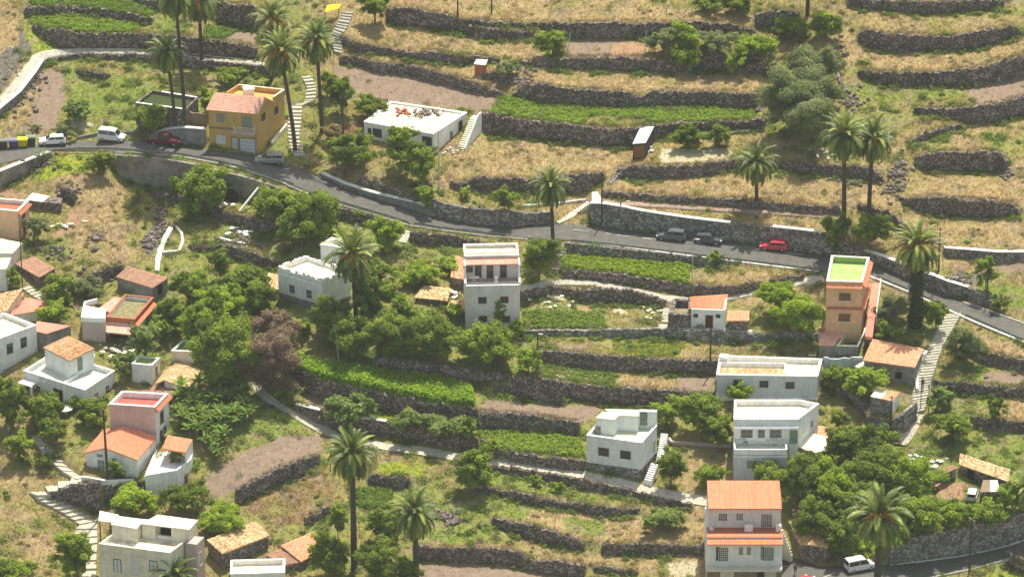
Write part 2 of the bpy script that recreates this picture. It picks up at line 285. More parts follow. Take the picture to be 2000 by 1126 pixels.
class MB:
    def __init__(s): s.v = []; s.f = []; s.m = []
    def quad(s, a, b, c, d, m=0):
        n = len(s.v); s.v += [tuple(a), tuple(b), tuple(c), tuple(d)]; s.f.append((n, n+1, n+2, n+3)); s.m.append(m)
    def poly(s, pts, m=0):
        n = len(s.v); s.v += [tuple(p) for p in pts]; s.f.append(tuple(range(n, n+len(pts)))); s.m.append(m)
    def prism(s, base, h, m=0, mt=None, bottom=True):      # base: ccw list of Vectors, extruded by Vector/height h
        h = Vector((0, 0, h)) if not isinstance(h, Vector) else h; n = len(s.v); k = len(base)
        s.v += [tuple(p) for p in base]+[tuple(Vector(p)+h) for p in base]
        for i in range(k): s.f.append((n+i, n+(i+1) % k, n+k+(i+1) % k, n+k+i)); s.m.append(m)
        s.f.append(tuple(range(n+k, n+2*k))); s.m.append(m if mt is None else mt)
        if bottom: s.f.append(tuple(range(n+k-1, n-1, -1))); s.m.append(m)
    def box(s, c, sx, sy, sz, rz=0.0, m=0):                # centre of the bottom face
        c = Vector(c); ca, sa = math.cos(rz), math.sin(rz)
        b = [Vector((c.x+x*ca-y*sa, c.y+x*sa+y*ca, c.z)) for x, y in ((-sx/2,-sy/2),(sx/2,-sy/2),(sx/2,sy/2),(-sx/2,sy/2))]
        s.prism(b, sz, m)
    def tube(s, pts, r, n=8, m=0, cap=True):
        rs = r if isinstance(r, (list, tuple)) else [r]*len(pts); pts = [Vector(p) for p in pts]; base = len(s.v); prev = None
        for i, p in enumerate(pts):
            t = (pts[min(i+1, len(pts)-1)]-pts[max(i-1, 0)]).normalized()
            a = t.cross(Vector((0, 0, 1)) if abs(t.z) < 0.9 else Vector((1, 0, 0))).normalized() if prev is None else (prev-t*prev.dot(t)).normalized(); prev = a
            b = t.cross(a)
            for k in range(n):
                q = 2*math.pi*k/n; s.v.append(tuple(p+(a*math.cos(q)+b*math.sin(q))*rs[i]))
        for i in range(len(pts)-1):
            for k in range(n):
                s.f.append((base+i*n+k, base+i*n+(k+1) % n, base+(i+1)*n+(k+1) % n, base+(i+1)*n+k)); s.m.append(m)
        if cap:
            s.f.append(tuple(base+k for k in range(n-1, -1, -1))); s.m.append(m)
            e_ = base+(len(pts)-1)*n; s.f.append(tuple(e_+k for k in range(n))); s.m.append(m)
    def build(s, name, mats, parent=None, origin=None, smooth=False):
        v = s.v
        if origin is not None: v = [(x-origin[0], y-origin[1], z-origin[2]) for x, y, z in v]
        return mesh_np(name, v, s.f, mats, parent, smooth, s.m)
def copy_tree(o, parent=None):
    c = o.copy(); C.objects.link(c)
    if parent is not None: c.parent = parent
    for ch in [x for x in o.children]: copy_tree(ch, c)
    return c
def fbm(x, y, s=1.0, seed=0):       # cheap value noise on arrays
    out = 0; amp = 1.0; tot = 0
    for k in range(4):
        X = x*s*2**k+seed*13.7+k*5.1; Yy = y*s*2**k+seed*7.3-k*3.7; i = np.floor(X).astype(int); j = np.floor(Yy).astype(int); a = X-i; b = Yy-j
        a = a*a*(3-2*a); b = b*b*(3-2*b)
        def h(i, j):
            q = (i*374761393+j*668265263+seed*1442695) & 0x7fffffff; q = ((q ^ (q >> 13))*1274126177) & 0x7fffffff; return ((q ^ (q >> 16)) & 0xffff)/65535.0
        out = out+amp*((h(i, j)*(1-a)+h(i+1, j)*a)*(1-b)+(h(i, j+1)*(1-a)+h(i+1, j+1)*a)*b); tot += amp; amp *= 0.55
    return out/tot
# ------------------------------------------------------------------ ground cover zones (what grows or lies there)
DRY=(0.37,0.275,0.138); OLI=(0.255,0.225,0.075); GRN=(0.175,0.215,0.042); LIM=(0.25,0.29,0.032); SOI=(0.25,0.185,0.13); ROC=(0.17,0.15,0.12); SCR=(0.075,0.10,0.03); RED=(0.34,0.22,0.125); PALE=(0.48,0.42,0.27)
zr = np.array([[.5,.9,.8,.5,.1,.05,.2,.5,.3,.3,.4],[.2,.8,.8,.6,.25,.15,.2,.35,.5,.5,.35],[.6,.25,.85,.85,.7,.5,.25,.15,.2,.2,.3],
 [.5,.6,.95,.9,.9,.85,.6,.55,.65,.55,.5],[.3,.45,.7,.6,.7,.8,.7,.4,.7,.85,.8],[.3,.6,.3,.6,.7,.4,.25,.3,.7,.7,.5]])
def region(U, V):
    x = np.clip(U/200.0, 0, 9.999); y = np.clip(V/225.2, 0, 4.999); i = x.astype(int); j = y.astype(int); a = x-i; b = y-j
    return (zr[j, i]*(1-a)+zr[j, i+1]*a)*(1-b)+(zr[j+1, i]*(1-a)+zr[j+1, i+1]*a)*b
ZONES = [
 (DRY,[(665,66),(760,48),(900,64),(1050,80),(1100,78),(1102,112),(1000,114),(960,108),(860,98),(770,94),(700,84)]),
 (DRY,[(668,92),(770,112),(850,122),(960,130),(985,180),(940,165),(850,136),(740,120),(668,106)]),
 (DRY,[(760,-40),(1080,-40),(1070,42),(950,38),(860,22),(760,14)]),(DRY,[(1070,42),(1110,8),(1290,12),(1300,43),(1200,42)]),
 (DRY,[(1290,15),(1440,26),(1450,46),(1290,43)]),(DRY,[(1040,140),(1180,150),(1500,146),(1480,182),(1280,178),(1150,174),(1060,165)]),
 (DRY,[(872,300),(900,268),(1000,272),(1240,292),(1232,326),(1180,338),(1110,342),(900,350),(875,330)]),
 (OLI,[(1275,285),(1620,290),(1600,318),(1420,310),(1270,325)]),(PALE,[(1290,288),(1430,292),(1420,310),(1280,320)]),
 (DRY,[(1195,352),(1470,345),(1720,352),(1762,440),(1640,404),(1425,388),(1180,374)]),
 (DRY,[(1700,108),(1980,82),(1960,122),(1850,136),(1700,140)]),(OLI,[(1650,160),(1880,170),(1890,205),(1800,212),(1640,200)]),
 (GRN,[(1655,160),(1720,168),(1860,172),(1890,185),(1760,200),(1650,190)]),
 (DRY,[(1760,345),(2000,345),(2060,420),(1960,400),(1780,388)]),(DRY,[(1840,440),(2060,430),(2060,490),(1845,484)]),
 (DRY,[(1660,0),(1660,60),(1700,110),(1650,135),(1640,60)]),
 (SOI,[(648,134),(700,130),(735,141),(800,148),(900,174),(985,191),(975,222),(860,206),(770,202),(715,185),(655,158)]),
 (SOI,[(1112,78),(1262,78),(1258,112),(1105,112)]),(RED,[(1195,80),(1262,80),(1258,112),(1190,112)]),(GRN,[(1050,60),(1102,58),(1104,110),(1078,118),(1050,95)]),
 (SOI,[(440,56),(500,60),(500,88),(440,80)]),(SOI,[(30,215),(70,140),(120,132),(128,180),(110,250),(20,262),(10,240)]),(DRY,[(50,165),(75,158),(60,240),(25,258),(15,240)]),
 (DRY,[(-60,0),(30,8),(52,45),(42,95),(0,120),(-60,140)]),(ROC,[(52,30),(60,95),(40,130),(0,180),(-60,230),(-60,130),(30,90)]),(LIM,[(40,0),(55,60),(95,95),(72,100),(56,90),(45,40)]),
 (GRN,[(58,0),(262,0),(300,22),(298,35),(180,17),(75,12),(56,8)]),(GRN,[(62,32),(150,28),(272,46),(270,66),(165,64),(75,56),(60,44)]),(LIM,[(205,42),(262,48),(268,66),(210,58)]),(GRN,[(400,50),(470,56),(440,76),(395,74)]),
 (OLI,[(150,120),(205,122),(330,150),(330,165),(230,140),(150,130)]),(GRN,[(110,110),(160,150),(280,150),(300,190),(260,240),(150,250),(130,180)]),(PALE,[(140,236),(175,236),(172,252),(145,250)]),
 (SOI,[(1960,150),(2060,110),(2060,185),(1950,200),(1900,205),(1890,175)]),
 (GRN,[(985,190),(1085,203),(1212,210),(1350,208),(1475,213),(1470,236),(1325,240),(1250,248),(1150,248),(1050,236),(950,222)]),
 (OLI,[(1150,230),(1270,230),(1275,244),(1200,250),(1145,246)]),
 (LIM,[(60,318),(92,302),(180,308),(175,335),(120,345),(68,352)]),(DRY,[(95,345),(180,335),(225,355),(290,420),(305,520),(250,515),(190,510),(130,470),(110,440),(150,420),(110,385)]),
 (RED,[(105,430),(170,400),(180,410),(150,445),(105,470)]),(OLI,[(60,410),(130,400),(130,435),(80,480)]),(OLI,[(235,400),(300,390),(300,470),(260,480)]),(ROC,[(303,430),(330,425),(320,475),(285,500),(285,465)]),
 (RED,[(0,365),(25,365),(60,385),(20,390),(0,380)]),
 (LIM,[(1105,500),(1150,500),(1350,516),(1352,552),(1225,536),(1100,525)]),(OLI,[(1355,520),(1500,522),(1570,530),(1500,545),(1420,556),(1355,552)]),(DRY,[(1370,535),(1570,530),(1500,546),(1420,558),(1360,552)]),
 (GRN,[(1022,600),(1060,592),(1180,598),(1190,640),(1020,645)]),(RED,[(1120,596),(1160,596),(1155,615),(1130,618)]),(OLI,[(1185,605),(1280,612),(1285,640),(1200,640)]),(PALE,[(1195,598),(1230,598),(1225,612),(1200,612)]),
 (PALE,[(1040,572),(1110,570),(1105,588),(1040,590)]),
 (OLI,[(1055,660),(1200,662),(1400,672),(1600,662),(1600,695),(1400,702),(1275,700),(1150,688),(1055,682)]),(LIM,[(1200,664),(1345,664),(1325,696),(1200,694)]),(SOI,[(1088,672),(1150,676),(1150,688),(1088,684)]),(DRY,[(1345,668),(1400,674),(1400,702),(1320,700)]),
 (GRN,[(1030,712),(1100,712),(1200,724),(1215,728),(1200,758),(1075,742),(1030,735)]),(PALE,[(1100,714),(1124,716),(1100,744),(1082,740)]),(DRY,[(1215,726),(1320,732),(1310,766),(1200,758)]),(SOI,[(1325,734),(1398,736),(1398,764),(1312,766)]),
 (SOI,[(945,782),(1100,792),(1180,792),(1160,815),(1130,824),(1050,812),(935,806)]),(GRN,[(935,768),(1040,772),(1170,786),(1100,792),(940,782)]),
 (GRN,[(575,698),(650,715),(740,730),(860,742),(925,762),(928,796),(830,784),(700,756),(625,742),(572,716)]),
 (SOI,[(592,775),(612,765),(638,778),(636,800),(585,788)]),(LIM,[(705,800),(765,795),(765,822),(710,818)]),
 (GRN,[(935,842),(1090,845),(1140,860),(1142,898),(1000,884),(940,872)]),
 (SOI,[(400,930),(480,880),(560,850),(622,850),(632,880),(580,905),(520,935),(470,958),(410,972)]),
 (GRN,[(440,830),(500,815),(560,835),(560,850),(470,880),(430,880)]),(OLI,[(480,848),(515,845),(515,860),(480,865)]),
 ((0.24,0.17,0.07),[(470,990),(590,920),(650,910),(655,990),(600,1020),(540,1030),(500,1010)]),
 (OLI,[(735,890),(880,895),(880,930),(800,938),(740,930)]),(LIM,[(735,900),(850,905),(820,930),(740,928)]),(GRN,[(680,955),(770,955),(770,1000),(680,990)]),
 (GRN,[(870,965),(960,965),(1060,1000),(1000,1015),(900,1010)]),(GRN,[(870,1030),(960,1035),(980,1055),(900,1065),(850,1060)]),(DRY,[(840,1060),(1000,1062),(1040,1080),(1000,1075),(830,1070)]),
 (GRN,[(950,925),(1000,930),(1150,965),(1250,980),(1160,985),(1000,958)]),(OLI,[(1170,965),(1240,970),(1240,992),(1170,988)]),
 (DRY,[(1030,990),(1100,1000),(1190,1010),(1270,1000),(1380,1010),(1380,1062),(1250,1060),(1170,1060),(1060,1030),(1030,1010)]),(GRN,[(1100,1010),(1185,1020),(1180,1050),(1110,1040)]),
 (DRY,[(1000,1045),(1100,1072),(1180,1085),(1300,1085),(1270,1120),(1150,1100),(1040,1090)]),
 (SOI,[(820,1096),(940,1102),(1040,1118),(1140,1135),(1140,1200),(800,1200),(800,1110)]),
 (DRY,[(1420,885),(1450,940),(1380,950),(1310,940),(1330,905)]),(DRY,[(1340,850),(1400,850),(1400,870),(1340,865)]),
 (PALE,[(1300,1095),(1370,1095),(1370,1126),(1300,1126)]),
 (GRN,[(1860,550),(2000,560),(2060,600),(1960,600),(1880,575)]),(ROC,[(1860,535),(1920,535),(1910,560),(1870,560)]),(SOI,[(1930,500),(2000,510),(2000,530),(1950,530)]),
 (OLI,[(1850,620),(1900,630),(1890,680),(1840,740),(1830,680)]),(DRY,[(1905,650),(2000,675),(2060,700),(1960,694),(1900,682)]),(SOI,[(1920,725),(2060,730),(2060,756),(1920,748)]),(GRN,[(1830,765),(1940,775),(1940,815),(1850,812)]),(DRY,[(1960,780),(2060,780),(2060,822),(1960,820)]),
 (GRN,[(1770,850),(1960,850),(2060,900),(2000,960),(1940,900),(1800,880)]),(LIM,[(1960,1100),(2060,1080),(2060,1140),(1900,1140)]),
 (RED,[(1825,945),(1890,940),(1880,970),(1840,975)]),(DRY,[(1620,1080),(1660,1082),(1640,1100),(1600,1102)]),
 (DRY,[(-60,915),(50,920),(60,940),(0,940)]),(DRY,[(-60,985),(90,1000),(60,1020),(0,1015)]),(DRY,[(40,1040),(110,1040),(130,1100),(60,1090)]),(OLI,[(60,1000),(150,1020),(140,1050),(70,1040)]),
 (DRY,[(590,300),(700,330),(770,370),(700,352),(640,335)]),(OLI,[(880,375),(1040,385),(1060,412),(960,408),(850,385)]),
 ((0.23,0.13,0.07),[(650,245),(715,240),(710,262),(640,258)]),
 (OLI,[(1720,580),(1780,575),(1800,620),(1750,660),(1700,640)]),
]
jit = 7.0
nx = (fbm(GU, GV, 1/14.0, 3)-.5); ny = (fbm(GU, GV, 1/14.0, 9)-.5)
UJ = GU+nx*jit*3; VJ = GV+ny*jit*1.6
r0 = np.clip(region(GU, GV)+(fbm(GU, GV*1.6, 1/60.0, 5)-.5)*1.5, 0, 1)
def mixc(a, b, t): return np.array(a)*(1-t[..., None])+np.array(b)*t[..., None]
col = np.where((r0 < .5)[..., None], mixc(DRY, OLI, np.clip(r0*2, 0, 1)), mixc(OLI, GRN, np.clip(r0*2-1, 0, 1)))
grn = r0.copy(); dens = np.ones(GU.shape)
for c, poly in ZONES:
    mk = inpoly(UJ, VJ, poly)
    col[mk] = c; grn[mk] = {DRY: .08, OLI: .4, GRN: .9, LIM: 1.0, SOI: .3, ROC: .4, SCR: .8, RED: .2, PALE: .2}.get(c, .25)
    dens[mk] = {SOI: .06, RED: .25, PALE: .4, ROC: .5}.get(c, 1.0)
mot = fbm(GU, GV*2.2, 1/38.0, 61); k_ = np.clip((mot-.52)*3.5, 0, .75)*(dens > .9)*np.clip(.35+r0, 0, 1); col = col*(1-k_[..., None])+np.array(OLI)*.55*k_[..., None]+np.array(GRN)*.45*k_[..., None]; grn = np.clip(grn+k_*.5, 0, 1)
mot2 = fbm(GU, GV*2.2, 1/26.0, 67); k_ = np.clip((.44-mot2)*4, 0, .6)*(dens > .9); col = col*(1-k_[..., None])+np.array(SOI)*k_[..., None]*1.1
# weeds along the feet of the walls, dry fringe on top of them
foot = np.zeros(GU.shape, bool); 
for n, l, s, p in WALLS:
    x, a, b = zip(*p); bt = np.interp(GU, x, b); foot |= (GU >= x[0]) & (GU <= x[-1]) & (VJ > bt-3) & (VJ < bt+9)
foot &= (fbm(GU, GV, 1/25.0, 31) > .45) & ~isr & (dens > .3)
col[foot] = 0.6*np.array(GRN)+0.4*col[foot]; grn[foot] = .9
col[isw] = ROC; dens[isw] = .12
dens[isr] = 0
col *= (0.8+0.4*fbm(GU, GV*2, 1/9.0, 77))[..., None]
gx = at_y(GU, GV, Y)
gx[..., 2] += np.where(isr, 0, (fbm(gx[..., 0], gx[..., 1], 1.3, 4)-.5)*0.28)
low = isr.copy()
gx[..., 2] -= np.where(low, 0.22, 0)
idx = np.arange(NU*NV).reshape(NV, NU)
F = np.stack([idx[1:, :-1], idx[1:, 1:], idx[:-1, 1:], idx[:-1, :-1]], -1).reshape(-1, 4)

gm = bpy.data.materials.new('hillside_ground'); gm.use_nodes = True; n = gm.node_tree.nodes; l = gm.node_tree.links; b = n['Principled BSDF']
b.inputs['Roughness'].default_value = 1.0; b.inputs['Specular IOR Level'].default_value = 0.05
at = n.new('ShaderNodeAttribute'); at.attribute_name = 'tint'
geo = n.new('ShaderNodeNewGeometry')
def noise_node(sc, det=5, rgh=.7):
    z_ = n.new('ShaderNodeTexNoise'); z_.inputs['Scale'].default_value = sc; z_.inputs['Detail'].default_value = det; z_.inputs['Roughness'].default_value = rgh; l.new(geo.outputs['Position'], z_.inputs['Vector']); return z_
n1 = noise_node(2.2); n2 = noise_node(0.5)
mr = n.new('ShaderNodeMapRange'); mr.inputs[1].default_value = .3; mr.inputs[2].default_value = .7; mr.inputs[3].default_value = .76; mr.inputs[4].default_value = 1.22; l.new(n1.outputs['Fac'], mr.inputs[0])
vm = n.new('ShaderNodeVectorMath'); vm.operation = 'SCALE'; l.new(at.outputs['Color'], vm.inputs[0]); l.new(mr.outputs[0], vm.inputs['Scale'])
hs = n.new('ShaderNodeHueSaturation'); l.new(vm.outputs[0], hs.inputs['Color'])
mr2 = n.new('ShaderNodeMapRange'); mr2.inputs[1].default_value = .3; mr2.inputs[2].default_value = .7; mr2.inputs[3].default_value = .485; mr2.inputs[4].default_value = .515; l.new(n2.outputs['Fac'], mr2.inputs[0]); l.new(mr2.outputs[0], hs.inputs['Hue'])
l.new(hs.outputs['Color'], b.inputs['Base Color'])
bp = n.new('ShaderNodeBump'); bp.inputs['Strength'].default_value = .7; bp.inputs['Distance'].default_value = .12; l.new(n1.outputs['Fac'], bp.inputs['Height']); l.new(bp.outputs['Normal'], b.inputs['Normal'])
ground = mesh_np('terraced_ground', gx.reshape(-1, 3), F, gm, smooth=True, cols=col.reshape(-1, 3)); tag(ground, 'terraced hillside ground of dry grass, weeds and bare soil', 'ground', kind='structure')
# the hill beyond the edges of the view
farv = [(-900,-680,-210),(900,-680,-210),(900,700,180),(-900,700,180)]
hb = MB()
N = 24
fx = np.linspace(-1500, 1500, N); fy = np.linspace(-520, 1500, N); fv = []; ff = []
for yy in fy:
    for xx in fx: fv.append((xx, yy, yy*SB-5.5-0.00002*xx*xx))
for j in range(N-1):
    for i in range(N-1): ff.append((j*N+i, j*N+i+1, (j+1)*N+i+1, (j+1)*N+i))
hillm = mat('hill_scrub', (0.28,0.22,0.10), var=0.5, scale=0.05, col2=(0.12,0.14,0.05), obj=False)
o = mesh_np('hills', fv, ff, hillm, smooth=True); tag(o, 'open scrubby hillside beyond the village terraces', 'hill', kind='structure')

# ------------------------------------------------------------------ road, paths, stairs
asph = mat('asphalt', (0.118,0.114,0.097), var=0.2, scale=1.2, bump=0.15, obj=False, detail=6)
conc = mat('path_concrete', (0.44,0.41,0.32), var=0.28, scale=1.5, bump=0.3, obj=False, detail=7)
cobb = mat('path_stone', (0.60,0.55,0.42), col2=(0.36,0.32,0.24), scale=2.6, bump=0.5, obj=False, detail=8)
white = mat('whitewash', (0.74,0.73,0.66), var=0.10, scale=2.0, obj=False, detail=6)
linem = mat('road_paint', (0.62,0.60,0.52), col2=(0.16,0.15,0.13), scale=1.6, obj=False, detail=8, ramp=(0.3,0.55))
def resample(cs, step):
    out = []
    for a, b in zip(cs[:-1], cs[1:]):
        d = max(math.hypot(a[0]-b[0], a[1]-b[1]), math.hypot(a[2]-b[2], a[3]-b[3])); k = max(1, int(round(d/step)))
        for i in range(k): out.append(tuple(a[j]+(b[j]-a[j])*i/k for j in range(4)))
    out.append(cs[-1]); return out
def ribbon(name, key, m, label, cat, kind='structure', lift=0.05, across=5, step=8, smooth_it=True):
    cs = np.array(resample(PATHS[key], step)); rows = []
    for t in np.linspace(0, 1, across): rows.append(L(cs[:, 0]*(1-t)+cs[:, 2]*t, cs[:, 1]*(1-t)+cs[:, 3]*t))
    V = np.stack(rows, 1)                                   # n x across x 3
    if smooth_it:                                            # a made surface: level it along its run
        k = 5; Z = V[..., 2].copy(); P = np.pad(Z, ((k, k), (0, 0)), mode='edge'); Z = sum(P[i:i+len(Z)] for i in range(2*k+1))/(2*k+1); V[..., 2] = 0.5*Z+0.5*V[..., 2]
    V[..., 2] += lift; n_ = len(V); I = np.arange(n_*across).reshape(n_, across)
    F = np.stack([I[:-1, :-1], I[1:, :-1], I[1:, 1:], I[:-1, 1:]], -1).reshape(-1, 4)
    vv = V.reshape(-1, 3); a, b_, c_ = vv[F[0, 0]], vv[F[0, 1]], vv[F[0, 2]]
    if np.cross(b_-a, c_-a)[2] < 0: F = F[:, ::-1]
    # skirts so the slab has a body
    e1 = V[:, 0].copy(); e2 = V[:, -1].copy(); e1[:, 2] -= .5; e2[:, 2] -= .5; base = len(vv); vv = np.concatenate([vv, e1, e2])
    j = np.arange(n_-1); S = [np.stack([I[j, 0], I[j+1, 0], base+j+1, base+j], -1), np.stack([I[j+1, -1], I[j, -1], base+n_+j, base+n_+j+1], -1)]
    o = mesh_np(name, vv, np.concatenate([F]+S).astype(np.int32), m, smooth=False)
    return tag(o, label, cat, kind=kind), V
_, RV = ribbon('road', 'road', asph, 'grey two lane asphalt road winding across the slope', 'road', across=9)
ribbon('road', 'road2', asph, 'short stretch of asphalt road at the bottom right corner', 'road', across=7)
ribbon('footpath', 'upper', conc, 'pale concrete footpath curving round the upper left terraces', 'path')
ribbon('footpath', 'rail', mat('pinkish_concrete', (0.36,0.27,0.20), var=.2, scale=2, obj=False), 'narrow pinkish railed footpath above the roadside retaining wall', 'path', across=3)
ribbon('footpath', 'house', conc, 'curved concrete footpath joining the road above the little house with the red door', 'path')
ribbon('footpath', 'door', conc, 'short concrete walk in front of the little house with the red door', 'path')
ribbon('footpath', 'main', cobb, 'long pale stone footpath across the lower middle of the slope', 'path')
ribbon('footpath', 'rampR', cobb, 'stone ramp at the foot of the long staircase', 'path')
def side_strip(name, pts, hw, m, label, cat, lift, h=None, kind=None, thick=0.3):
    """low kerb / coping / painted line that follows photo points on the ground"""
    P = []
    for a, b_ in zip(pts[:-1], pts[1:]):
        k = max(1, int(abs(b_[0]-a[0])/10)+int(abs(b_[1]-a[1])/10))
        for i in range(k): P.append(LV(a[0]+(b_[0]-a[0])*i/k, a[1]+(b_[1]-a[1])*i/k))
    P.append(LV(*pts[-1])); mb = MB(); ring = []
    for i, p in enumerate(P):
        t = (P[min(i+1, len(P)-1)]-P[max(i-1, 0)]); t.z = 0; t.normalize(); s_ = Vector((-t.y, t.x, 0))*hw
        z0 = Vector((0, 0, lift)); z1 = Vector((0, 0, lift+(h or 0)))
        mb.v += [tuple(p-s_+z0-Vector((0,0,thick))), tuple(p-s_+z1), tuple(p+s_+z1), tuple(p+s_+z0-Vector((0,0,thick)))]
    for i in range(len(P)-1):
        for k in range(3): mb.f.append((i*4+k, (i+1)*4+k, (i+1)*4+k+1, i*4+k+1)); mb.m.append(0)
    mb.f.append((0,1,2,3)); e_ = 4*(len(P)-1); mb.f.append((e_+3,e_+2,e_+1,e_)); mb.m += [0,0]
    o = mb.build(name, m); tag(o, label, cat, kind=kind); return o
kerbm = mat('kerb_concrete', (0.40,0.38,0.31), var=.3, scale=3, obj=False)
side_strip('kerb', [(1115,471),(1200,481),(1300,494),(1430,510),(1500,519),(1600,531)], .15, white, 'pale kerb along the lower edge of the road beside the guard rail', 'kerb', .04, .12, 'structure')
side_strip('kerb', [(1700,541),(1775,571),(1845,603),(1900,628),(1950,649),(2000,669),(2060,695)], .16, white, 'white kerb along the lower edge of the road at the right', 'kerb', .04, .14, 'structure')
side_strip('kerb', [(1880,590),(1950,614),(2000,632),(2060,654)], .14, kerbm, 'pale kerb along the upper edge of the road at the right', 'kerb', .04, .12, 'structure')
side_strip('kerb', [(222,299),(260,299),(350,306),(420,319),(480,333),(520,346),(560,361)], .13, kerbm, 'concrete kerb on top of the culvert wall along the road', 'kerb', .04, .14, 'structure')
side_strip('kerb', [(560,362),(600,378),(640,394),(700,411),(740,423),(800,441),(860,450),(950,461),(1030,468)], .12, kerbm, 'worn kerb along the lower road edge in the middle of the slope', 'kerb', .04, .10, 'structure')
side_strip('kerb', [(1738,1104),(1800,1097),(1870,1088),(1945,1073),(2000,1056)], .12, white, 'pale kerb along the foot of the high brown wall at the lower right road', 'kerb', .04, .12, 'structure')
side_strip('kerb', [(1760,1138),(1830,1126),(1900,1112),(1960,1095),(1972,1090)], .12, kerbm, 'pale kerb on the near side of the lower right road', 'kerb', .04, .12, 'structure')
def line_on_road(pts, hw, label): side_strip('road_marking', pts, hw, linem, label, 'road marking', .066, 0.0, 'structure', thick=0.02)
for k, (a, b_) in enumerate([((1120,449),(1150,452)),((1165,454),(1195,457)),((1205,459),(1232,462)),((1255,465),(1290,468)),((1300,469),(1330,473)),((1358,475),(1378,477)),((1392,479),(1408,481)),((1475,487),(1500,489)),((1530,493),(1570,497))]):
    line_on_road([a, b_], .07, 'faint white dash marking the parking strip on the road')
line_on_road([(1600,1131),(1632,1118)], .08, 'short white line on the lower road beside the white van')
line_on_road([(1530,1106),(1550,1106)], .08, 'short white line on the yard by the orange-roofed house')

def staircase(name, keys, m, label, nstep, wall_m=None, lift=.04):
    root = None; mb = MB(); allc = []
    for k in keys: allc += list(PATHS[k])
    cs = resample(allc, 2.0); n_ = len(cs); js = np.linspace(0, n_-1, nstep+1).astype(int)
    for a, b_ in zip(js[:-1], js[1:]):
        q = [LV(cs[a][0], cs[a][1]), LV(cs[a][2], cs[a][3]), LV(cs[b_][2], cs[b_][3]), LV(cs[b_][0], cs[b_][1])]
        zt = 0.5*(max((q[0].z+q[1].z)/2, (q[2].z+q[3].z)/2)+sum(p.z for p in q)/4)+lift
        if (q[1]-q[0]).cross(q[3]-q[0]).z < 0: q = q[::-1]
        bb = [Vector((p.x, p.y, zt-1.0)) for p in q]; mb.prism(bb, 1.0)
    o = mb.build(name, m); return tag(o, label, 'staircase')
stepm = mat('step_stone', (0.60,0.56,0.44), col2=(0.36,0.33,0.25), scale=3.0, bump=.4, obj=False, detail=8)
staircase('staircase', ['stairsR'], stepm, 'long pale stone staircase descending from the road at the right', 26)
staircase('staircase', ['stairsR2'], stepm, 'lower flight of the long staircase beside the little tiled shed', 10)
staircase('staircase', ['stairsL'], stepm, 'winding pale staircase between the yellow house and the palms', 26)
staircase('staircase', ['stairsT'], mat('worn_steps', (0.34,0.32,0.26), var=.3, scale=3, obj=False), 'stone steps climbing to the yellow awning at the top edge', 14)
staircase('staircase', ['steps7'], stepm, 'short stone steps left of the ruin by the little house', 7)
staircase('stepped_path', ['zig1'], stepm, 'stepped path coming down under the trees at the far left', 9)
staircase('stepped_path', ['zig2'], stepm, 'short level leg of the zigzag path below the gabled house', 4)
staircase('stepped_path', ['zig3'], stepm, 'shaded stepped leg of the zigzag path at the lower left', 9)
staircase('stepped_path', ['zig4'], stepm, 'stepped path running down beside the grey white house at the bottom left', 10)

# ------------------------------------------------------------------ walls
def stone_mat(name, dark, mid, light, scale, bump=.9):
    m = bpy.data.materials.new(name); m.use_nodes = True; n = m.node_tree.nodes; l = m.node_tree.links; b = n['Principled BSDF']; b.inputs['Roughness'].default_value = .95; b.inputs['Specular IOR Level'].default_value = .1
    g_ = n.new('ShaderNodeNewGeometry'); vo = n.new('ShaderNodeTexVoronoi'); vo.inputs['Scale'].default_value = scale; l.new(g_.outputs['Position'], vo.inputs['Vector'])
    nz = n.new('ShaderNodeTexNoise'); nz.inputs['Scale'].default_value = .7; nz.inputs['Detail'].default_value = 6; l.new(g_.outputs['Position'], nz.inputs['Vector'])
    sp = n.new('ShaderNodeSeparateColor'); l.new(vo.outputs['Color'], sp.inputs[0])
    ad = n.new('ShaderNodeMath'); ad.operation = 'MULTIPLY_ADD'; ad.inputs[1].default_value = .7; l.new(sp.outputs[0], ad.inputs[0])
    ml = n.new('ShaderNodeMath'); ml.operation = 'MULTIPLY_ADD'; ml.inputs[1].default_value = .5; ml.inputs[2].default_value = -.10; l.new(nz.outputs['Fac'], ml.inputs[0]); l.new(ml.outputs[0], ad.inputs[2])
    cr = n.new('ShaderNodeValToRGB'); e0 = cr.color_ramp.elements; e0[0].position = .1; e0[0].color = (*dark, 1); e0[1].position = .92; e0[1].color = (*light, 1); e2 = e0.new(.55); e2.color = (*mid, 1); l.new(ad.outputs[0], cr.inputs[0])
    v2 = n.new('ShaderNodeTexVoronoi'); v2.feature = 'DISTANCE_TO_EDGE'; v2.inputs['Scale'].default_value = scale; l.new(g_.outputs['Position'], v2.inputs['Vector'])
    mr = n.new('ShaderNodeMapRange'); mr.inputs[2].default_value = .08; mr.inputs[3].default_value = .45; l.new(v2.outputs['Distance'], mr.inputs[0])
    mx = n.new('ShaderNodeVectorMath'); mx.operation = 'SCALE'; l.new(cr.outputs[0], mx.inputs[0]); l.new(mr.outputs[0], mx.inputs['Scale']); l.new(mx.outputs[0], b.inputs['Base Color'])
    bp = n.new('ShaderNodeBump'); bp.inputs['Strength'].default_value = bump; bp.inputs['Distance'].default_value = .2; l.new(v2.outputs['Distance'], bp.inputs['Height']); l.new(bp.outputs['Normal'], b.inputs['Normal'])
    return m
rub = stone_mat('basalt_rubble', (0.08,0.07,0.068), (0.20,0.163,0.138), (0.48,0.40,0.34), 3.6)
mas = stone_mat('mortared_basalt', (0.10,0.095,0.088), (0.24,0.22,0.195), (0.50,0.47,0.41), 3.2, .6)
grc = mat('rough_concrete', (0.30,0.29,0.27), col2=(0.16,0.15,0.14), scale=1.1, bump=.5, obj=False, detail=8)
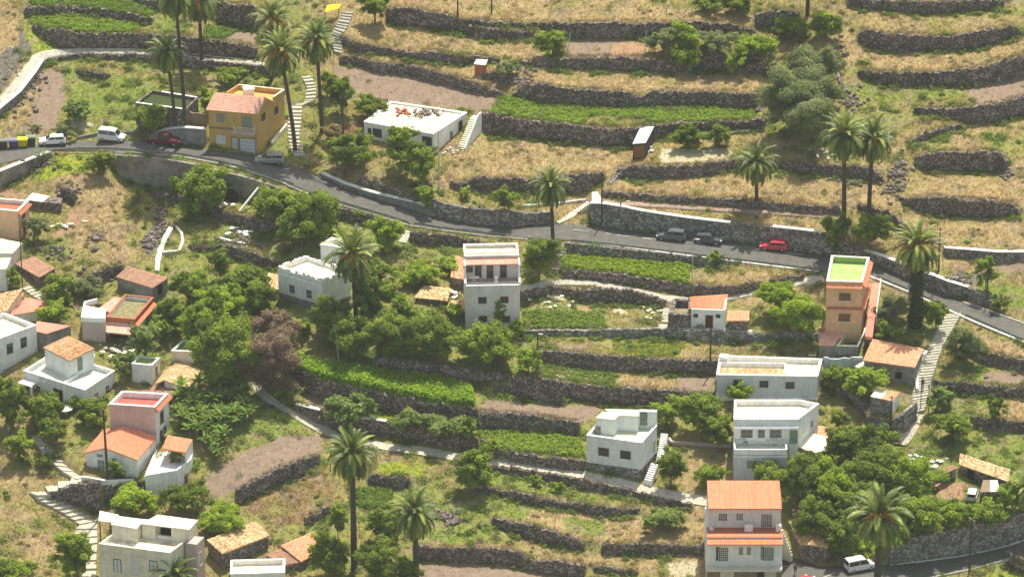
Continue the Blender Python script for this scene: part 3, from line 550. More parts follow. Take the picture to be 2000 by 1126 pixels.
stc = mat('stained_concrete', (0.34,0.31,0.25), col2=(0.15,0.135,0.11), scale=.7, bump=.4, obj=False, detail=8)
WM = {'r': rub, 'm': mas, 'g': grc, 'c': stc}
CAPS = {'behind the parked cars': [(1152,1428),(1508,1590)], 'behind the thick palm': [(1688,1748),(1812,1890)], 'white painted edge': [(1845,2060)], 'white rim': [(578,625),(700,755)], 'low concrete wall along': [(628,830)], 'behind the maroon pickup': [(300,398)], 'far left': [(-60,98)]}
def build_wall(name, label, style, pts):
    x, a, b_ = map(np.array, zip(*pts)); u = [float(x[0])]
    while u[-1] < x[-1]-2: u.append(u[-1]+3.6)
    u[-1] = float(x[-1]); u = np.array(u); vt = np.interp(u, x, a); vb = np.interp(u, x, b_)
    P = L(u, vb); Pt = at_y(u, vt, P[:, 1]); H = np.maximum(Pt[:, 2]-P[:, 2], .22)
    q = rng
    rough = {'r': .15, 'm': .06, 'g': .03, 'c': .02}[style]; T = .5
    tdir = np.gradient(P[:, :2], axis=0); 
    k = 7; pd = np.pad(tdir, ((k, k), (0, 0)), mode='edge'); tdir = sum(pd[i:i+len(P)] for i in range(2*k+1)); tdir /= np.linalg.norm(tdir, axis=1)[:, None]+1e-9
    nrm = np.stack([tdir[:, 1], -tdir[:, 0]], 1); nrm[nrm[:, 1] > 0] *= -1
    R = max(2, int(math.ceil(H.max()/.27))); n_ = len(u)
    topj = (q.random(n_)-.5)*rough*2.4+(fbm(u, u*0+P[0, 1], 1/14., 5)-.5)*rough*5
    V = np.zeros((R+4, n_, 3))
    for r_ in range(R+1):
        f = r_/R; hh = -.6+(H+.6+topj)*f; out = .10-.08*f+q.normal(0, rough*.62, n_)
        V[r_, :, 0] = P[:, 0]+nrm[:, 0]*out+q.normal(0, rough*.4, n_); V[r_, :, 1] = P[:, 1]+nrm[:, 1]*out; V[r_, :, 2] = P[:, 2]+hh+(q.normal(0, rough*.4, n_) if r_ < R else 0)
    for i, dd in ((R+1, T*.5), (R+2, T)):
        V[i, :, 0] = P[:, 0]-nrm[:, 0]*dd; V[i, :, 1] = P[:, 1]-nrm[:, 1]*dd; V[i, :, 2] = P[:, 2]+H+topj+q.normal(0, rough*.7, n_)
    V[R+3] = V[R+2]; V[R+3, :, 2] = P[:, 2]-.6
    nr = R+4; I = np.arange(nr*n_).reshape(nr, n_)
    Fq = np.stack([I[:-1, :-1], I[:-1, 1:], I[1:, 1:], I[1:, :-1]], -1).reshape(-1, 4).tolist()
    Fq.append([int(i) for i in I[::-1, 0]]); Fq.append([int(i) for i in I[:, -1]]); 
    o = mesh_np(name, V.reshape(-1, 3), Fq, WM[style]); tag(o, label, 'stone wall' if style in 'rm' else 'wall', kind='thing')
    for key, rngs in CAPS.items():
        if key in label:
            for (c0, c1) in rngs:
                s_ = (u >= c0) & (u <= c1)
                if s_.sum() < 2: continue
                pp = P[s_]; nn = nrm[s_]; z1 = pp[:, 2]+H[s_]+.06; mb = MB(); m_ = len(pp)
                for i in range(m_):
                    for dd, dz in ((.16, 0), (.16, .12), (-T-.04, .12), (-T-.04, 0)): mb.v.append((pp[i, 0]+nn[i, 0]*dd, pp[i, 1]+nn[i, 1]*dd, z1[i]+dz))
                for i in range(m_-1):
                    for k2 in range(4): mb.f.append((i*4+k2, (i+1)*4+k2, (i+1)*4+(k2+1) % 4, i*4+(k2+1) % 4)); mb.m.append(0)
                mb.f += [(0,1,2,3), (4*m_-1, 4*m_-2, 4*m_-3, 4*m_-4)]; mb.m += [0, 0]
                mb.build('coping', white, o)
    return o
for n_, l_, s_, p_ in WALLS: build_wall(n_, l_, s_, p_)
# ------------------------------------------------------------------ houses
def plaster(name, c, var=.10):
    m = mat(name, c, .92, var=var, scale=.9, bump=.05, obj=False, detail=8); n = m.node_tree.nodes; l = m.node_tree.links; b = n['Principled BSDF']
    src = b.inputs['Base Color'].links[0].from_socket; g_ = n.new('ShaderNodeNewGeometry'); mp = n.new('ShaderNodeMapping'); mp.inputs['Scale'].default_value = (2.2, 2.2, .22); nz = n.new('ShaderNodeTexNoise'); nz.inputs['Scale'].default_value = 1.0; nz.inputs['Detail'].default_value = 7
    l.new(g_.outputs['Position'], mp.inputs[0]); l.new(mp.outputs[0], nz.inputs['Vector']); r = n.new('ShaderNodeMapRange'); r.inputs[1].default_value = .36; r.inputs[2].default_value = .56; r.inputs[3].default_value = .90; r.inputs[4].default_value = 1.0; l.new(nz.outputs['Fac'], r.inputs[0])
    v = n.new('ShaderNodeVectorMath'); v.operation = 'SCALE'; l.new(src, v.inputs[0]); l.new(r.outputs[0], v.inputs['Scale']); l.new(v.outputs[0], b.inputs['Base Color']); return m
M = dict(white=plaster('white_plaster', (0.84,0.83,0.78)), grey=plaster('grey_white_plaster', (0.76,0.77,0.73)), blue=plaster('bluish_plaster', (0.56,0.59,0.60)), cream=plaster('cream_plaster', (0.80,0.76,0.58)),
  ochre=plaster('ochre_plaster', (0.58,0.36,0.11)), orange=plaster('orange_plaster', (0.70,0.44,0.24)), pink=plaster('pink_plaster', (0.50,0.405,0.365)), rose=plaster('rose_plaster', (0.72,0.66,0.61)), peach=plaster('peach_plaster', (0.72,0.47,0.30)),
  stone=rub, masonry=mas, concrete=grc, sand=plaster('sandy_plaster', (0.66,0.63,0.50), .14), brown=plaster('brown_plaster', (0.26,0.19,0.13)), dark=plaster('dark_block', (0.20,0.19,0.17), .3),
  green=plaster('green_paint', (0.36,0.50,0.17), .16), palegreen=plaster('pale_green_floor', (0.62,0.66,0.48)), red=plaster('red_floor_paint', (0.52,0.13,0.10), .14), salmon=plaster('salmon_floor_paint', (0.68,0.27,0.19), .16), terra=plaster('terracotta_paint', (0.42,0.15,0.08)),
  roofcream=mat('sunbleached_roof', (0.84,0.77,0.56), col2=(0.42,0.35,0.25), scale=.8, obj=False, detail=9, ramp=(.36,.54)), roofgrey=plaster('roof_screed', (0.60,0.62,0.52)), moss=mat('mossy_roof', (0.24,0.21,0.10), var=.3, scale=1.5, obj=False), metal=mat('galvanised_sheet', (0.62,0.64,0.60), .45, var=.12, scale=2, obj=False, spec=.5),
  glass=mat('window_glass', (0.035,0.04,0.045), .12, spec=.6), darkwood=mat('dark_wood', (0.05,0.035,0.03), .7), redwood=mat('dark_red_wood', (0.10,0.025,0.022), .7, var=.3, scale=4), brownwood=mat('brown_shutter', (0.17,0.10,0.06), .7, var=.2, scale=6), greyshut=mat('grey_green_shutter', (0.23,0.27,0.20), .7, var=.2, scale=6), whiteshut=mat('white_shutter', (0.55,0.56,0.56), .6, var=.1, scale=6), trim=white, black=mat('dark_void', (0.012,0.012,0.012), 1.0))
def tilemat(name, a, b_):
    m = bpy.data.materials.new(name); m.use_nodes = True; n = m.node_tree.nodes; l = m.node_tree.links; p = n['Principled BSDF']; p.inputs['Roughness'].default_value = .9; p.inputs['Specular IOR Level'].default_value = .15
    at = n.new('ShaderNodeAttribute'); at.attribute_name = 'tint'; sp = n.new('ShaderNodeSeparateColor'); l.new(at.outputs['Color'], sp.inputs[0])
    cr = n.new('ShaderNodeValToRGB'); cr.color_ramp.elements[0].color = (*a, 1); cr.color_ramp.elements[1].color = (*b_, 1); l.new(sp.outputs[0], cr.inputs[0]); l.new(cr.outputs[0], p.inputs['Base Color']); return m
TM = dict(orange=tilemat('orange_tiles', (0.66,0.23,0.115), (0.88,0.38,0.215)), old=tilemat('weathered_tiles', (0.30,0.13,0.06), (0.82,0.52,0.28)), pale=tilemat('sunbleached_tiles', (0.36,0.17,0.07), (0.95,0.75,0.42)), brown=tilemat('brown_tiles', (0.30,0.165,0.105), (0.54,0.32,0.215)), red=tilemat('red_tiles', (0.50,0.17,0.09), (0.70,0.29,0.17)), ruddy=tilemat('rusty_tiles', (0.60,0.26,0.13), (0.86,0.50,0.30)), salmon=tilemat('salmon_tiles', (0.70,0.37,0.26), (0.90,0.56,0.41)))
def V3(a): return Vector((float(a[0]), float(a[1]), float(a[2])))
def lerp(a, b_, t): return a+(b_-a)*t
class House:
    def __init__(s, name, label, cat='house', at=None, group=None):
        s.g = LV(*at); s.loc = s.g.copy(); s.o = empty(name, s.loc, label, cat, group); s.ppm = PPM(s.g)
    def P(s, u, v, z): return V3(at_z(float(u), float(v), float(z)))
    def h(s, dv): return dv/(s.ppm*CP)
    def ztop(s, base, vtop): p = LV(*base); return p.z+top_h(p, vtop)
    def foot(s, pxs, z): return [s.P(u, v, z) for u, v in pxs]
    def B(s, mb, name, mats, parent=None):
        return mb.build(name, mats, parent or s.o, s.loc)
    def body(s, q, z0, m, name='wall', z1=None, parent=None):
        """q: footprint corners at their own top heights"""
        mb = MB(); n = len(q); lo = [Vector((p.x, p.y, z0)) for p in q]; k = len(mb.v)
        mb.v += [tuple(p) for p in lo]+[tuple(p) for p in q]
        for i in range(n): mb.f.append((i, (i+1) % n, n+(i+1) % n, n+i)); mb.m.append(0)
        mb.f.append(tuple(range(n, 2*n))); mb.m.append(0); mb.f.append(tuple(range(n-1, -1, -1))); mb.m.append(0)
        return s.B(mb, name, M[m] if isinstance(m, str) else m, parent)
    def flat(s, q, z0, wall, floor, ph=.6, th=.25, cap='white', proud=.05, capw=None):
        """flat roofed block: walls to the roof slab, a parapet ring with a painted top, a coloured roof slab"""
        zt = q[0].z; low = [Vector((p.x, p.y, zt-ph)) for p in q]; s.body(low, z0, wall)
        n = len(q); c = sum((Vector(p) for p in q), Vector())/n
        def inset(d):
            out = []
            for i in range(n):
                a, b_, d_ = q[i-1], q[i], q[(i+1) % n]; e1 = (b_-a).normalized(); e2 = (d_-b_).normalized(); n1 = Vector((-e1.y, e1.x, 0)); n2 = Vector((-e2.y, e2.x, 0))
                bi = (n1+n2); bi = bi/max(.25, bi.dot(n1)); out.append(b_+bi*d)
            return out
        ins = inset(th); mb = MB()
        for i in range(n):
            j = (i+1) % n; a, b_, c_, d_ = q[i], q[j], ins[j], ins[i]; dz = Vector((0, 0, ph)); e_ = Vector((0,0,.002))
            mb.quad(a-dz, b_-dz, b_, a, 0); mb.quad(d_, c_, c_-dz, d_-dz, 1)
        s.B(mb, 'parapet', [M[wall] if isinstance(wall, str) else wall, M[floor] if floor == 'green' else M['white' if wall in ('grey','blue','white','pink','sand','peach') else wall]])
        cb = MB(); o_ = inset(-proud); i_ = inset(th+.03); up = Vector((0, 0, .08)); dn = Vector((0, 0, .05))
        for i in range(n):
            j = (i+1) % n; cb.quad(o_[i]+up, o_[j]+up, i_[j]+up, i_[i]+up); cb.quad(o_[i]-dn, o_[j]-dn, o_[j]+up, o_[i]+up); cb.quad(i_[i]+up, i_[j]+up, i_[j]-dn, i_[i]-dn); cb.quad(o_[j]-dn, o_[i]-dn, i_[i]-dn, i_[j]-dn)
        s.B(cb, 'coping', M[cap])
        fb = MB(); fz = [Vector((p.x, p.y, zt-ph+.004)) for p in inset(th-.002)]; fb.prism(fz, .03); s.B(fb, 'roof', M[floor])
        return low
    def slab(s, q, th, m, name='roof', over=0.0):
        n = len(q); c = sum((Vector(p) for p in q), Vector())/n; r = [p+((p-c).normalized()*over if over else Vector()) for p in q]
        mb = MB(); mb.prism([p-Vector((0, 0, th)) for p in r], th); return s.B(mb, name, M[m] if isinstance(m, str) else m)
    def tiles(s, q, kind, name='roof', th=.14, rw=.34, tw=.28, rough=.02, over=.18, parent=None, missing=0):
        """q = eave left, eave right, ridge right, ridge left"""
        a, b_, c_, d_ = [Vector(p) for p in q]
        ex = ((b_-a).normalized()); up1 = (d_-a).normalized(); up2 = (c_-b_).normalized()
        a = a-ex*over-up1*over; b_ = b_+ex*over-up2*over; c_ = c_+ex*over; d_ = d_-ex*over
        nr = max(3, int(((d_-a).length+(c_-b_).length)/2/rw)); nc = max(3, int(((b_-a).length+(c_-d_).length)/2/tw)); nrm = (b_-a).cross(d_-a).normalized()
        if nrm.z < 0: nrm = -nrm
        V = []; F = []; T = []
        R = random.Random(int(abs(a.x*100)+abs(a.y*10)))
        colt = [R.random()*.3 for _ in range(nc+1)]
        for r in range(nr):
            for c in range(nc):
                if missing and R.random() < missing: continue
                f0, f1 = r/nr, min(1, (r+1.12)/nr); g0, g1 = c/nc, (c+1)/nc; gm_ = (g0+g1)/2
                def pt(g, f, hgt): return lerp(lerp(a, b_, g), lerp(d_, c_, g), f)+nrm*(hgt+R.uniform(-rough, rough))
                t = min(1, max(0, .25+.5*R.random()**1.3+(colt[c]-.15))); base = len(V)
                V += [pt(g0, f0, .035), pt(gm_, f0, .11), pt(g1, f0, .035), pt(g1, f1, .005), pt(gm_, f1, .075), pt(g0, f1, .005)]
                F += [(base, base+1, base+4, base+5), (base+1, base+2, base+3, base+4)]; T += [(t, t, t)]*6
        base = len(V); dn = nrm*(-th)
        V += [a, b_, c_, d_, a+dn, b_+dn, c_+dn, d_+dn]; T += [(.45,)*3]*8
        for f in ((0,1,2,3),(7,6,5,4),(0,4,5,1),(1,5,6,2),(2,6,7,3),(3,7,4,0)): F.append(tuple(base+i for i in f))
        V = np.array([tuple(p-s.loc) for p in V]); return mesh_np(name, V, F, TM[kind], parent or s.o, cols=np.array(T))
    def hit(s, A, B_, u, v):
        """where the ray through photo point (u,v) meets the vertical plane through A and B"""
        dx, dy, dz = [float(x) for x in ray(u, v)]; n = Vector((B_.y-A.y, A.x-B_.x, 0)); d = Vector((dx, dy, dz)); c = Vector(CAM.tolist()); t = n.dot(A-c)/n.dot(d); return c+d*t
    def win(s, A, B_, u, v, w_, h_, style='glass', frame='whiteshut', sill=True, bars=(1, 1), name='window', label=None):
        p = s.hit(A, B_, u, v); e = (B_-A); e.z = 0; e.normalize(); n = Vector((e.y, -e.x, 0)); up = Vector((0, 0, 1))
        if n.dot(Vector(CAM.tolist())-p) < 0: n = -n
        def bx(mb, x0, x1, y0, y1, z0, z1):
            b = [p+e*x0+n*z0+up*y0, p+e*x1+n*z0+up*y0, p+e*x1+n*z1+up*y0, p+e*x0+n*z1+up*y0]
            if (b[1]-b[0]).cross(b[2]-b[1]).z < 0: b = b[::-1]
            mb.prism(b, y1-y0)
        f = MB(); t = .07
        bx(f, -w_/2-t, -w_/2, -h_/2, h_/2, -.02, .07); bx(f, w_/2, w_/2+t, -h_/2, h_/2, -.02, .07); bx(f, -w_/2-t, w_/2+t, h_/2, h_/2+t, -.02, .075)
        for i in range(1, bars[0]+1): x = -w_/2+w_*i/(bars[0]+1); bx(f, x-.025, x+.025, -h_/2, h_/2, -.02, .05)
        for i in range(1, bars[1]+1): y = -h_/2+h_*i/(bars[1]+1); bx(f, -w_/2, w_/2, y-.02, y+.02, -.02, .045)
        fr = s.B(f, name, M[frame])
        if label: fr['label'] = label
        g_ = MB(); bx(g_, -w_/2, w_/2, -h_/2, h_/2, -.02, .03); s.B(g_, 'pane' if name == 'window' else 'leaf', M[style], fr)
        if sill and name == 'window':
            k = MB(); bx(k, -w_/2-.14, w_/2+.14, -h_/2-.09, -h_/2-.005, -.02, .14); s.B(k, 'sill', white, fr)
        return fr
    def rail(s, pts, h_=.9, m=None, name='railing', step=.25):
        mb = MB(); m = m or M['whiteshut']
        for a, b_ in zip(pts[:-1], pts[1:]):
            n = max(1, int((b_-a).length/step)); mb.tube([a+Vector((0,0,h_)), b_+Vector((0,0,h_))], .03, 6); mb.tube([a+Vector((0,0,.1)), b_+Vector((0,0,.1))], .02, 5)
            for i in range(n+1): q = lerp(a, b_, i/n); mb.tube([q, q+Vector((0,0,h_))], .015, 4)
        return s.B(mb, name, m)
    def wallstrip(s, pts, th, h0, h1, m, name):          # free-standing low wall along 3D points
        mb = MB()
        for a, b_ in zip(pts[:-1], pts[1:]):
            e = (b_-a); e.z = 0; e.normalize(); n = Vector((-e.y, e.x, 0))*th/2; dz = Vector((0, 0, h0)); mb.prism([a-n+dz, b_-n+dz, b_+n+dz, a+n+dz], h1-h0)
        return s.B(mb, name, M[m] if isinstance(m, str) else m)
    def block(s, pxs, ztop_, hgt, wall, roof, over=.15, th=.14, name='wall'):
        q = s.foot(pxs, ztop_); s.body([Vector((p.x, p.y, ztop_-th)) for p in q], ztop_-hgt, wall, name); s.slab(q, th, roof, 'roof', over); return q
def dz(v, z): return Vector((v.x, v.y, z))
def addz(v, d): return Vector((v.x, v.y, v.z+d))
def along(a, b_, d): return a+(b_-a).normalized()*d

# 1 yellow house by the road
H = House('yellow_house', 'yellow ochre two storey house with a red tiled roof standing on the upper roadside', at=(455,296))
zt = H.ztop((501,300), 220); q = H.foot([(407,212),(501,220),(555,184),(466,174)], zt); FL, FR, BR, BL = q; z0 = H.g.z-2
H.body(q, z0, 'ochre'); tr, te, dh = .27, .60, 1.65
rl, rr = addz(lerp(FL, BL, tr), dh), addz(lerp(FR, BR, tr), dh); el, er = lerp(FL, BL, te), lerp(FR, BR, te)
g = MB(); g.poly([addz(FR,.0), er, rr]); g.poly([FL, rl, el]); g.quad(FL, FR, rr, rl); g.quad(er, el, rl, rr); H.B(g, 'gable', M['ochre'])
rf = H.tiles([addz(FL,.06), addz(FR,.06), addz(rr,.06), addz(rl,.06)], 'salmon', over=.3); H.tiles([addz(er,.06), addz(el,.06), addz(rl,.06), addz(rr,.06)], 'salmon', over=.2)
H.wallstrip([er, BR, BL, el], .22, -.1, .75, 'ochre', 'parapet'); H.wallstrip([addz(er,.75), addz(BR,.75), addz(BL,.75)], .27, 0, .06, 'cream', 'coping')
H.win(FL, FR, 431, 231, 1.1, 1.25, 'greyshut', 'greyshut', sill=False); H.win(FL, FR, 482, 240, 1.4, 1.9, 'greyshut', 'greyshut', name='door')
H.win(FL, FR, 431.5, 272, 1.3, 1.15, 'whiteshut', 'trim'); H.win(FL, FR, 459, 281, .85, 2.1, 'whiteshut', 'darkwood', name='door'); H.win(FL, FR, 484, 284, 2.4, 2.3, 'whiteshut', 'darkwood', bars=(0, 3), name='garage_door')
H.win(FR, BR, 514, 229, .9, 1.2, 'glass', 'brownwood'); H.win(FR, BR, 539.5, 216, .9, 1.2, 'glass', 'brownwood')
a, b_ = H.hit(FL, FR, 459, 256), H.hit(FL, FR, 499, 260); n_ = Vector(((b_-a).y, -(b_-a).x, 0)).normalized()*1.0
mb = MB(); mb.prism([a+n_, b_+n_, b_, a], .18); bal = H.B(mb, 'balcony', M['pink']); r_ = H.rail([addz(a,.18), addz(a+n_,.18), addz(b_+n_,.18), addz(b_,.18)], .95, M['trim'], 'balustrade', .18)
H.wallstrip([H.hit(FL, FR, 408, 250)+n_*.04, H.hit(FL, FR, 458, 254)+n_*.04], .1, 0, .35, 'brown', 'cornice')
t = House('water_tank', 'white water tank and lean-to sheet on the roof terrace of the yellow house', 'water tank', at=(486,176)); t.loc = addz(lerp(el, BL, .6), .0); t.o.location = t.loc
mb = MB(); c = lerp(lerp(el, er, .35), lerp(BL, BR, .35), .5); mb.box(c, 1.5, 1.2, 1.1, .2); t.B(mb, 'tank_body', M['trim']); mb = MB(); mb.box(addz(c, 1.12), 1.7, 1.4, .06, .2); t.B(mb, 'lid', M['cream'])
# low wall and gate pillar left of it
# 2 white flat-roofed house with outside stairs
H = House('white_house', 'long white flat-roofed house with an outside staircase to its roof, below the bare soil field', at=(845,300))
zt = H.ztop((854,303), 262); q = H.foot([(711,238),(846,262),(912,220),(763,198)], zt); FL, FR, BR, BL = q; z0 = H.g.z-2.5
H.flat(q, z0, 'white', 'roofcream', ph=.22, th=.35)
for (u, v, w_, h_) in ((737,260,1.3,1.3),(834,276,1.4,1.4),(722,258,.4,1.2)): H.win(FL, FR, u, v, w_, h_, 'glass', 'darkwood', bars=(2, 2))
H.win(FR, BR, 881, 264, .6, 1.3); H.win(FR, BR, 899, 248, .9, 1.9, 'darkwood', 'darkwood', name='door')
a = H.P(893, 296, H.g.z+.1); ztp = zt-.1
def ramp_stair(H, px0, z0_, px1, z1_, wdt, nst, m, name='staircase', side=1):
    a = H.P(*px0, z0_); b_ = H.P(*px1, z1_); e = (b_-a); e.z = 0; ln = e.length; e.normalize(); n = Vector((e.y, -e.x, 0))*wdt*side; mb = MB()
    for i in range(nst):
        p = a+e*ln*i/nst; r = a+e*ln*(i+1)/nst; z = z0_+(z1_-z0_)*(i+1)/nst; b4 = [dz(p, z-1.0), dz(r, z-1.0), dz(r+n, z-1.0), dz(p+n, z-1.0)]
        if (b4[1]-b4[0]).cross(b4[2]-b4[1]).z < 0: b4 = b4[::-1]
        mb.prism(b4, 1.0)
    H.B(mb, name, M[m] if isinstance(m, str) else m); return a, b_, e, n
a, b_, e, n = ramp_stair(H, (893,292), H.g.z+.2, (919,230), zt, 1.1, 15, 'cream')
w4 = [a+n, b_+n]; mb = MB(); t_ = n.normalized()*.22
mb.v += [tuple(x) for x in (dz(a+n, z0), dz(b_+n+e*1.2, z0), dz(b_+n+e*1.2, zt+.7), dz(b_+n, zt+.7), dz(a+n, H.g.z+.7))]+[tuple(x) for x in (dz(a+n+t_, z0), dz(b_+n+t_+e*1.2, z0), dz(b_+n+t_+e*1.2, zt+.7), dz(b_+n+t_, zt+.7), dz(a+n+t_, H.g.z+.7))]
mb.f += [(0,1,2,3,4),(9,8,7,6,5)]+[(i, (i+1) % 5, 5+(i+1) % 5, 5+i) for i in range(5)]; mb.m += [0]*7; H.B(mb, 'stair_wall', M['white'])
H.slab([dz(x, zt) for x in (b_, b_+n, b_+n+e*1.2, b_+e*1.2)], .2, 'cream', 'landing')
zr = zt-.18
for nm, lb, u, v, fn in (('rubble_pile','heap of grey building rubble on the flat roof of the long white house',830,222,0),('rubble_pile','pile of red bricks and tiles on the flat roof of the long white house',794,221,1),):
    c = H.P(u, v, zr); mb = MB(); R = random.Random(u)
    for k in range(34 if fn == 0 else 16):
        p = c+Vector((R.gauss(0, 1.0 if fn == 0 else .6), R.gauss(0, .8), 0)); mb.box(addz(p, R.random()*.35), R.uniform(.2,.7), R.uniform(.2,.5), R.uniform(.12,.4), R.random()*3, 0 if R.random() < .6 else 1)
    o = mb.build(nm, [M['concrete'] if fn == 0 else M['salmon'], M['brown'] if fn == 0 else M['terra']]); tag(o, lb, None, kind='stuff')
# 3 hut on the terrace
H = House('garden_hut', 'narrow brown wooden hut with a pale sheet metal roof against a terrace wall', 'hut', at=(1247,309))
zt = H.ztop((1260,309), 279); q = [H.P(1236,281,zt), H.P(1261,279,zt), H.P(1277,248,zt+.25), H.P(1251,250,zt+.25)]; z0 = H.g.z-1
H.body(q, z0, mat('tarred_boards', (0.055,0.05,0.05), var=.3, scale=3, obj=False)); H.slab([addz(p,.1) for p in q], .08, 'metal', 'roof', .12)

M['hutdoor'] = mat('orange_brown_boards', (0.25,0.12,0.045), .8, var=.25, scale=4)
H.win(q[0], q[1], 1248.5, 296, 1.6, 1.9, 'hutdoor', 'hutdoor', bars=(4, 0), name='door')
# 4 crenellated house
H = House('crenellated_house', 'white house with a ragged crenellated parapet behind the fruiting palm', at=(600,604))
zt = H.ztop((626,612), 545); q = H.foot([(543,520),(629,545),(684,527),(600,499)], zt); FL, FR, BR, BL = q; z0 = H.g.z-2
H.body([dz(p, zt-.75) for p in q], H.ztop((545,603), 584), 'grey'); H.body([dz(p, H.ztop((545,603), 584)) for p in [FL, FR, BR, BL]], z0, 'dark', 'plinth')
H.slab([dz(p, zt-.7) for p in q], .1, 'roofcream', 'roof')
mb = MB(); R = random.Random(3)
for A_, B_ in ((FL, FR), (FR, BR), (BR, BL), (BL, FL)):
    n = int((B_-A_).length/.42)
    for i in range(n):
        p = lerp(A_, B_, (i+.5)/n); e = (B_-A_).normalized(); n2 = Vector((-e.y, e.x, 0)); hh = R.uniform(.42, .98); c = dz(p, zt-.75)
        mb.prism([c-e*.215, c+e*.215, c+e*.215+n2*.3, c-e*.215+n2*.3], hh)
H.B(mb, 'parapet', M['white'])
n2 = Vector(((FR-FL).y, -(FR-FL).x, 0)).normalized()*.06
H.wallstrip([addz(FL,-1.15)+n2, addz(FR,-1.15)+n2], .14, 0, .14, 'white', 'string_course')
H.win(FL, FR, 570.6, 564, .85, 1.25); H.win(FL, FR, 604, 574, .85, 1.25)
H.block([(626,477),(669,483),(684,471),(648,463)], zt+1.75, 2.5, 'grey', 'roofgrey', name='stair_tower')
H = House('lean_to', 'small tiled lean-to against the left side of the crenellated white house', 'lean-to', at=(532,572))
zt = H.ztop((541,576), 562); q = [H.P(520,559,zt), H.P(543,564,zt), H.P(545,537,zt+.8), H.P(526,533,zt+.8)]; H.body([addz(p,-.12) for p in q], H.g.z-1.5, 'stone'); H.tiles(q, 'pale')
# 5 tall house
H = House('tall_house', 'tall pinkish white three storey house with a tile awning over its roof terrace', at=(962,650))
z1 = H.ztop((1015,650), 558); Fl, Fr = H.P(909.5,559,z1), H.P(1015.5,557,z1); bk = Vector((-.14, 8.2, 0)); bk = Vector(((Fl-Fr).y, -(Fl-Fr).x, 0)).normalized(); bk = bk if bk.y > 0 else -bk; z0 = H.g.z-2
D = 8.3; zf = z1-.85; z2 = z1+2.3
H.body([dz(x, zf) for x in (Fl, Fr, Fr+bk*D, Fl+bk*D)], z0, 'rose'); H.slab([dz(x, zf+.03) for x in (Fl+bk*.2, Fr+bk*.2, Fr+bk*4.3, Fl+bk*4.3)], .06, 'pink', 'terrace_floor')
A_, B_ = Fl+bk*4.3, Fr+bk*4.3; H.flat([dz(x, z2+.45) for x in (A_, B_, Fr+bk*D, Fl+bk*D)], zf, 'rose', 'roofcream', ph=.5, th=.22)
H.wallstrip([Fl+bk*.12, Fr+bk*.12], .24, -.85, 0, 'rose', 'parapet'); H.wallstrip([Fl+bk*.12, Fr+bk*.12], .32, 0, .08, 'white', 'coping')
for X in (Fl, Fr):
    H.wallstrip([dz(X+bk*.25, zf), dz(X+bk*2.0, zf)], .26, 0, 1.25, 'white', 'side_wall'); H.wallstrip([dz(X+bk*2.0, zf), dz(X+bk*4.3, zf)], .26, 0, 3.2, 'white', 'side_wall')
e = (Fr-Fl).normalized()
H.tiles([dz(Fl+bk*3.2+e*.15, z2-.42), dz(Fr+bk*3.2-e*.15, z2-.42), dz(B_+bk*1.0-e*.15, z2+.30+.2), dz(A_+bk*1.0+e*.15, z2+.30+.2)], 'salmon', 'awning', over=0)
for (u, v, w_, h_, nm) in ((917,526,.8,.9,'window'),(934,530,.8,1.9,'door'),(957,531,.8,1.9,'door'),(983,530,.8,1.9,'door')): H.win(A_, B_, u, v, w_, h_, 'glass', 'darkwood', name=nm)
for (u, v) in ((942,586.5),(985,585.5),(943.5,623),(988,623)): H.win(Fl, Fr, u, v, 1.05, .95, 'glass', 'brownwood')
H.rail([addz(Fl+bk*.12,.08), addz(Fr+bk*.12,.08)], .35, M['metal'], 'railing', .5)
c = H.P(926, 552, zf); o = MB()
for sx in (-.45,.45):
    for sg in (-1, 1): o.tube([c+Vector((sx*sg, .2*sg, 0)), c+Vector((-sx*sg, -.2*sg, .9))], .025, 5)
o.box(c+Vector((0,0,.9)), 1.5, .7, .04); x = o.build('drying_rack', M['trim']); tag(x, 'white folding rack on the roof terrace of the tall house', 'drying rack')
o = MB(); c = H.P(969, 552, zf); o.box(c, .5, .45, .45); o.box(c+Vector((0,.2,.45)), .5, .08, .6)
x = o.build('chair', M['trim']); tag(x, 'white plastic chair on the roof terrace of the tall house', 'chair')
# 6 orange house with green roof
H = House('orange_house', 'tall orange house with a bright green roof terrace below the road', at=(1650,668))
zt = H.ztop((1684,669), 551); q = H.foot([(1614.5,549),(1684.5,551),(1698,503),(1624,499)], zt); FL, FR, BR, BL = q; z0 = H.g.z-3
H.flat(q, z0, 'orange', 'green', ph=.9, th=.28, cap='cream')
def skirt(H, A_, B_, drop, out, kind, rise=.45, name='tile_skirt'):
    e = (B_-A_).normalized(); n = Vector((e.y, -e.x, 0)); n.normalize(); a2, b2 = addz(A_, -drop), addz(B_, -drop); H.tiles([a2+n*out-Vector((0,0,rise)), b2+n*out-Vector((0,0,rise)), b2, a2], kind, name, over=.02, th=.06)
skirt(H, FL, FR, .35, .55, 'orange'); skirt(H, FR, BR, .35, .55, 'orange')
H.win(FL, FR, 1650, 580, 1.5, 1.15, 'brownwood', 'brownwood', bars=(1, 3)); H.win(FL, FR, 1649, 620.5, 1.5, 1.15, 'brownwood', 'brownwood', bars=(1, 3))
A2, B2 = H.hit(FL, FR, 1615, 598), H.hit(FL, FR, 1684, 600); skirt(H, A2, B2, 0, .35, 'red', .25); C2 = Vector((BR.x, BR.y, B2.z)); skirt(H, B2, C2, 0, .4, 'orange', .25)
a, b_, e, n = ramp_stair(H, (1694,618), H.ztop((1700,655), 618), (1703,552), LV(1710,548).z+.1, 1.15, 17, 'salmon')
H.wallstrip([dz(a+n*1.05, a.z-1.5), dz(b_+n*1.05, a.z-1.5)], .16, 0, 0.2, 'orange', 'stair_wall')
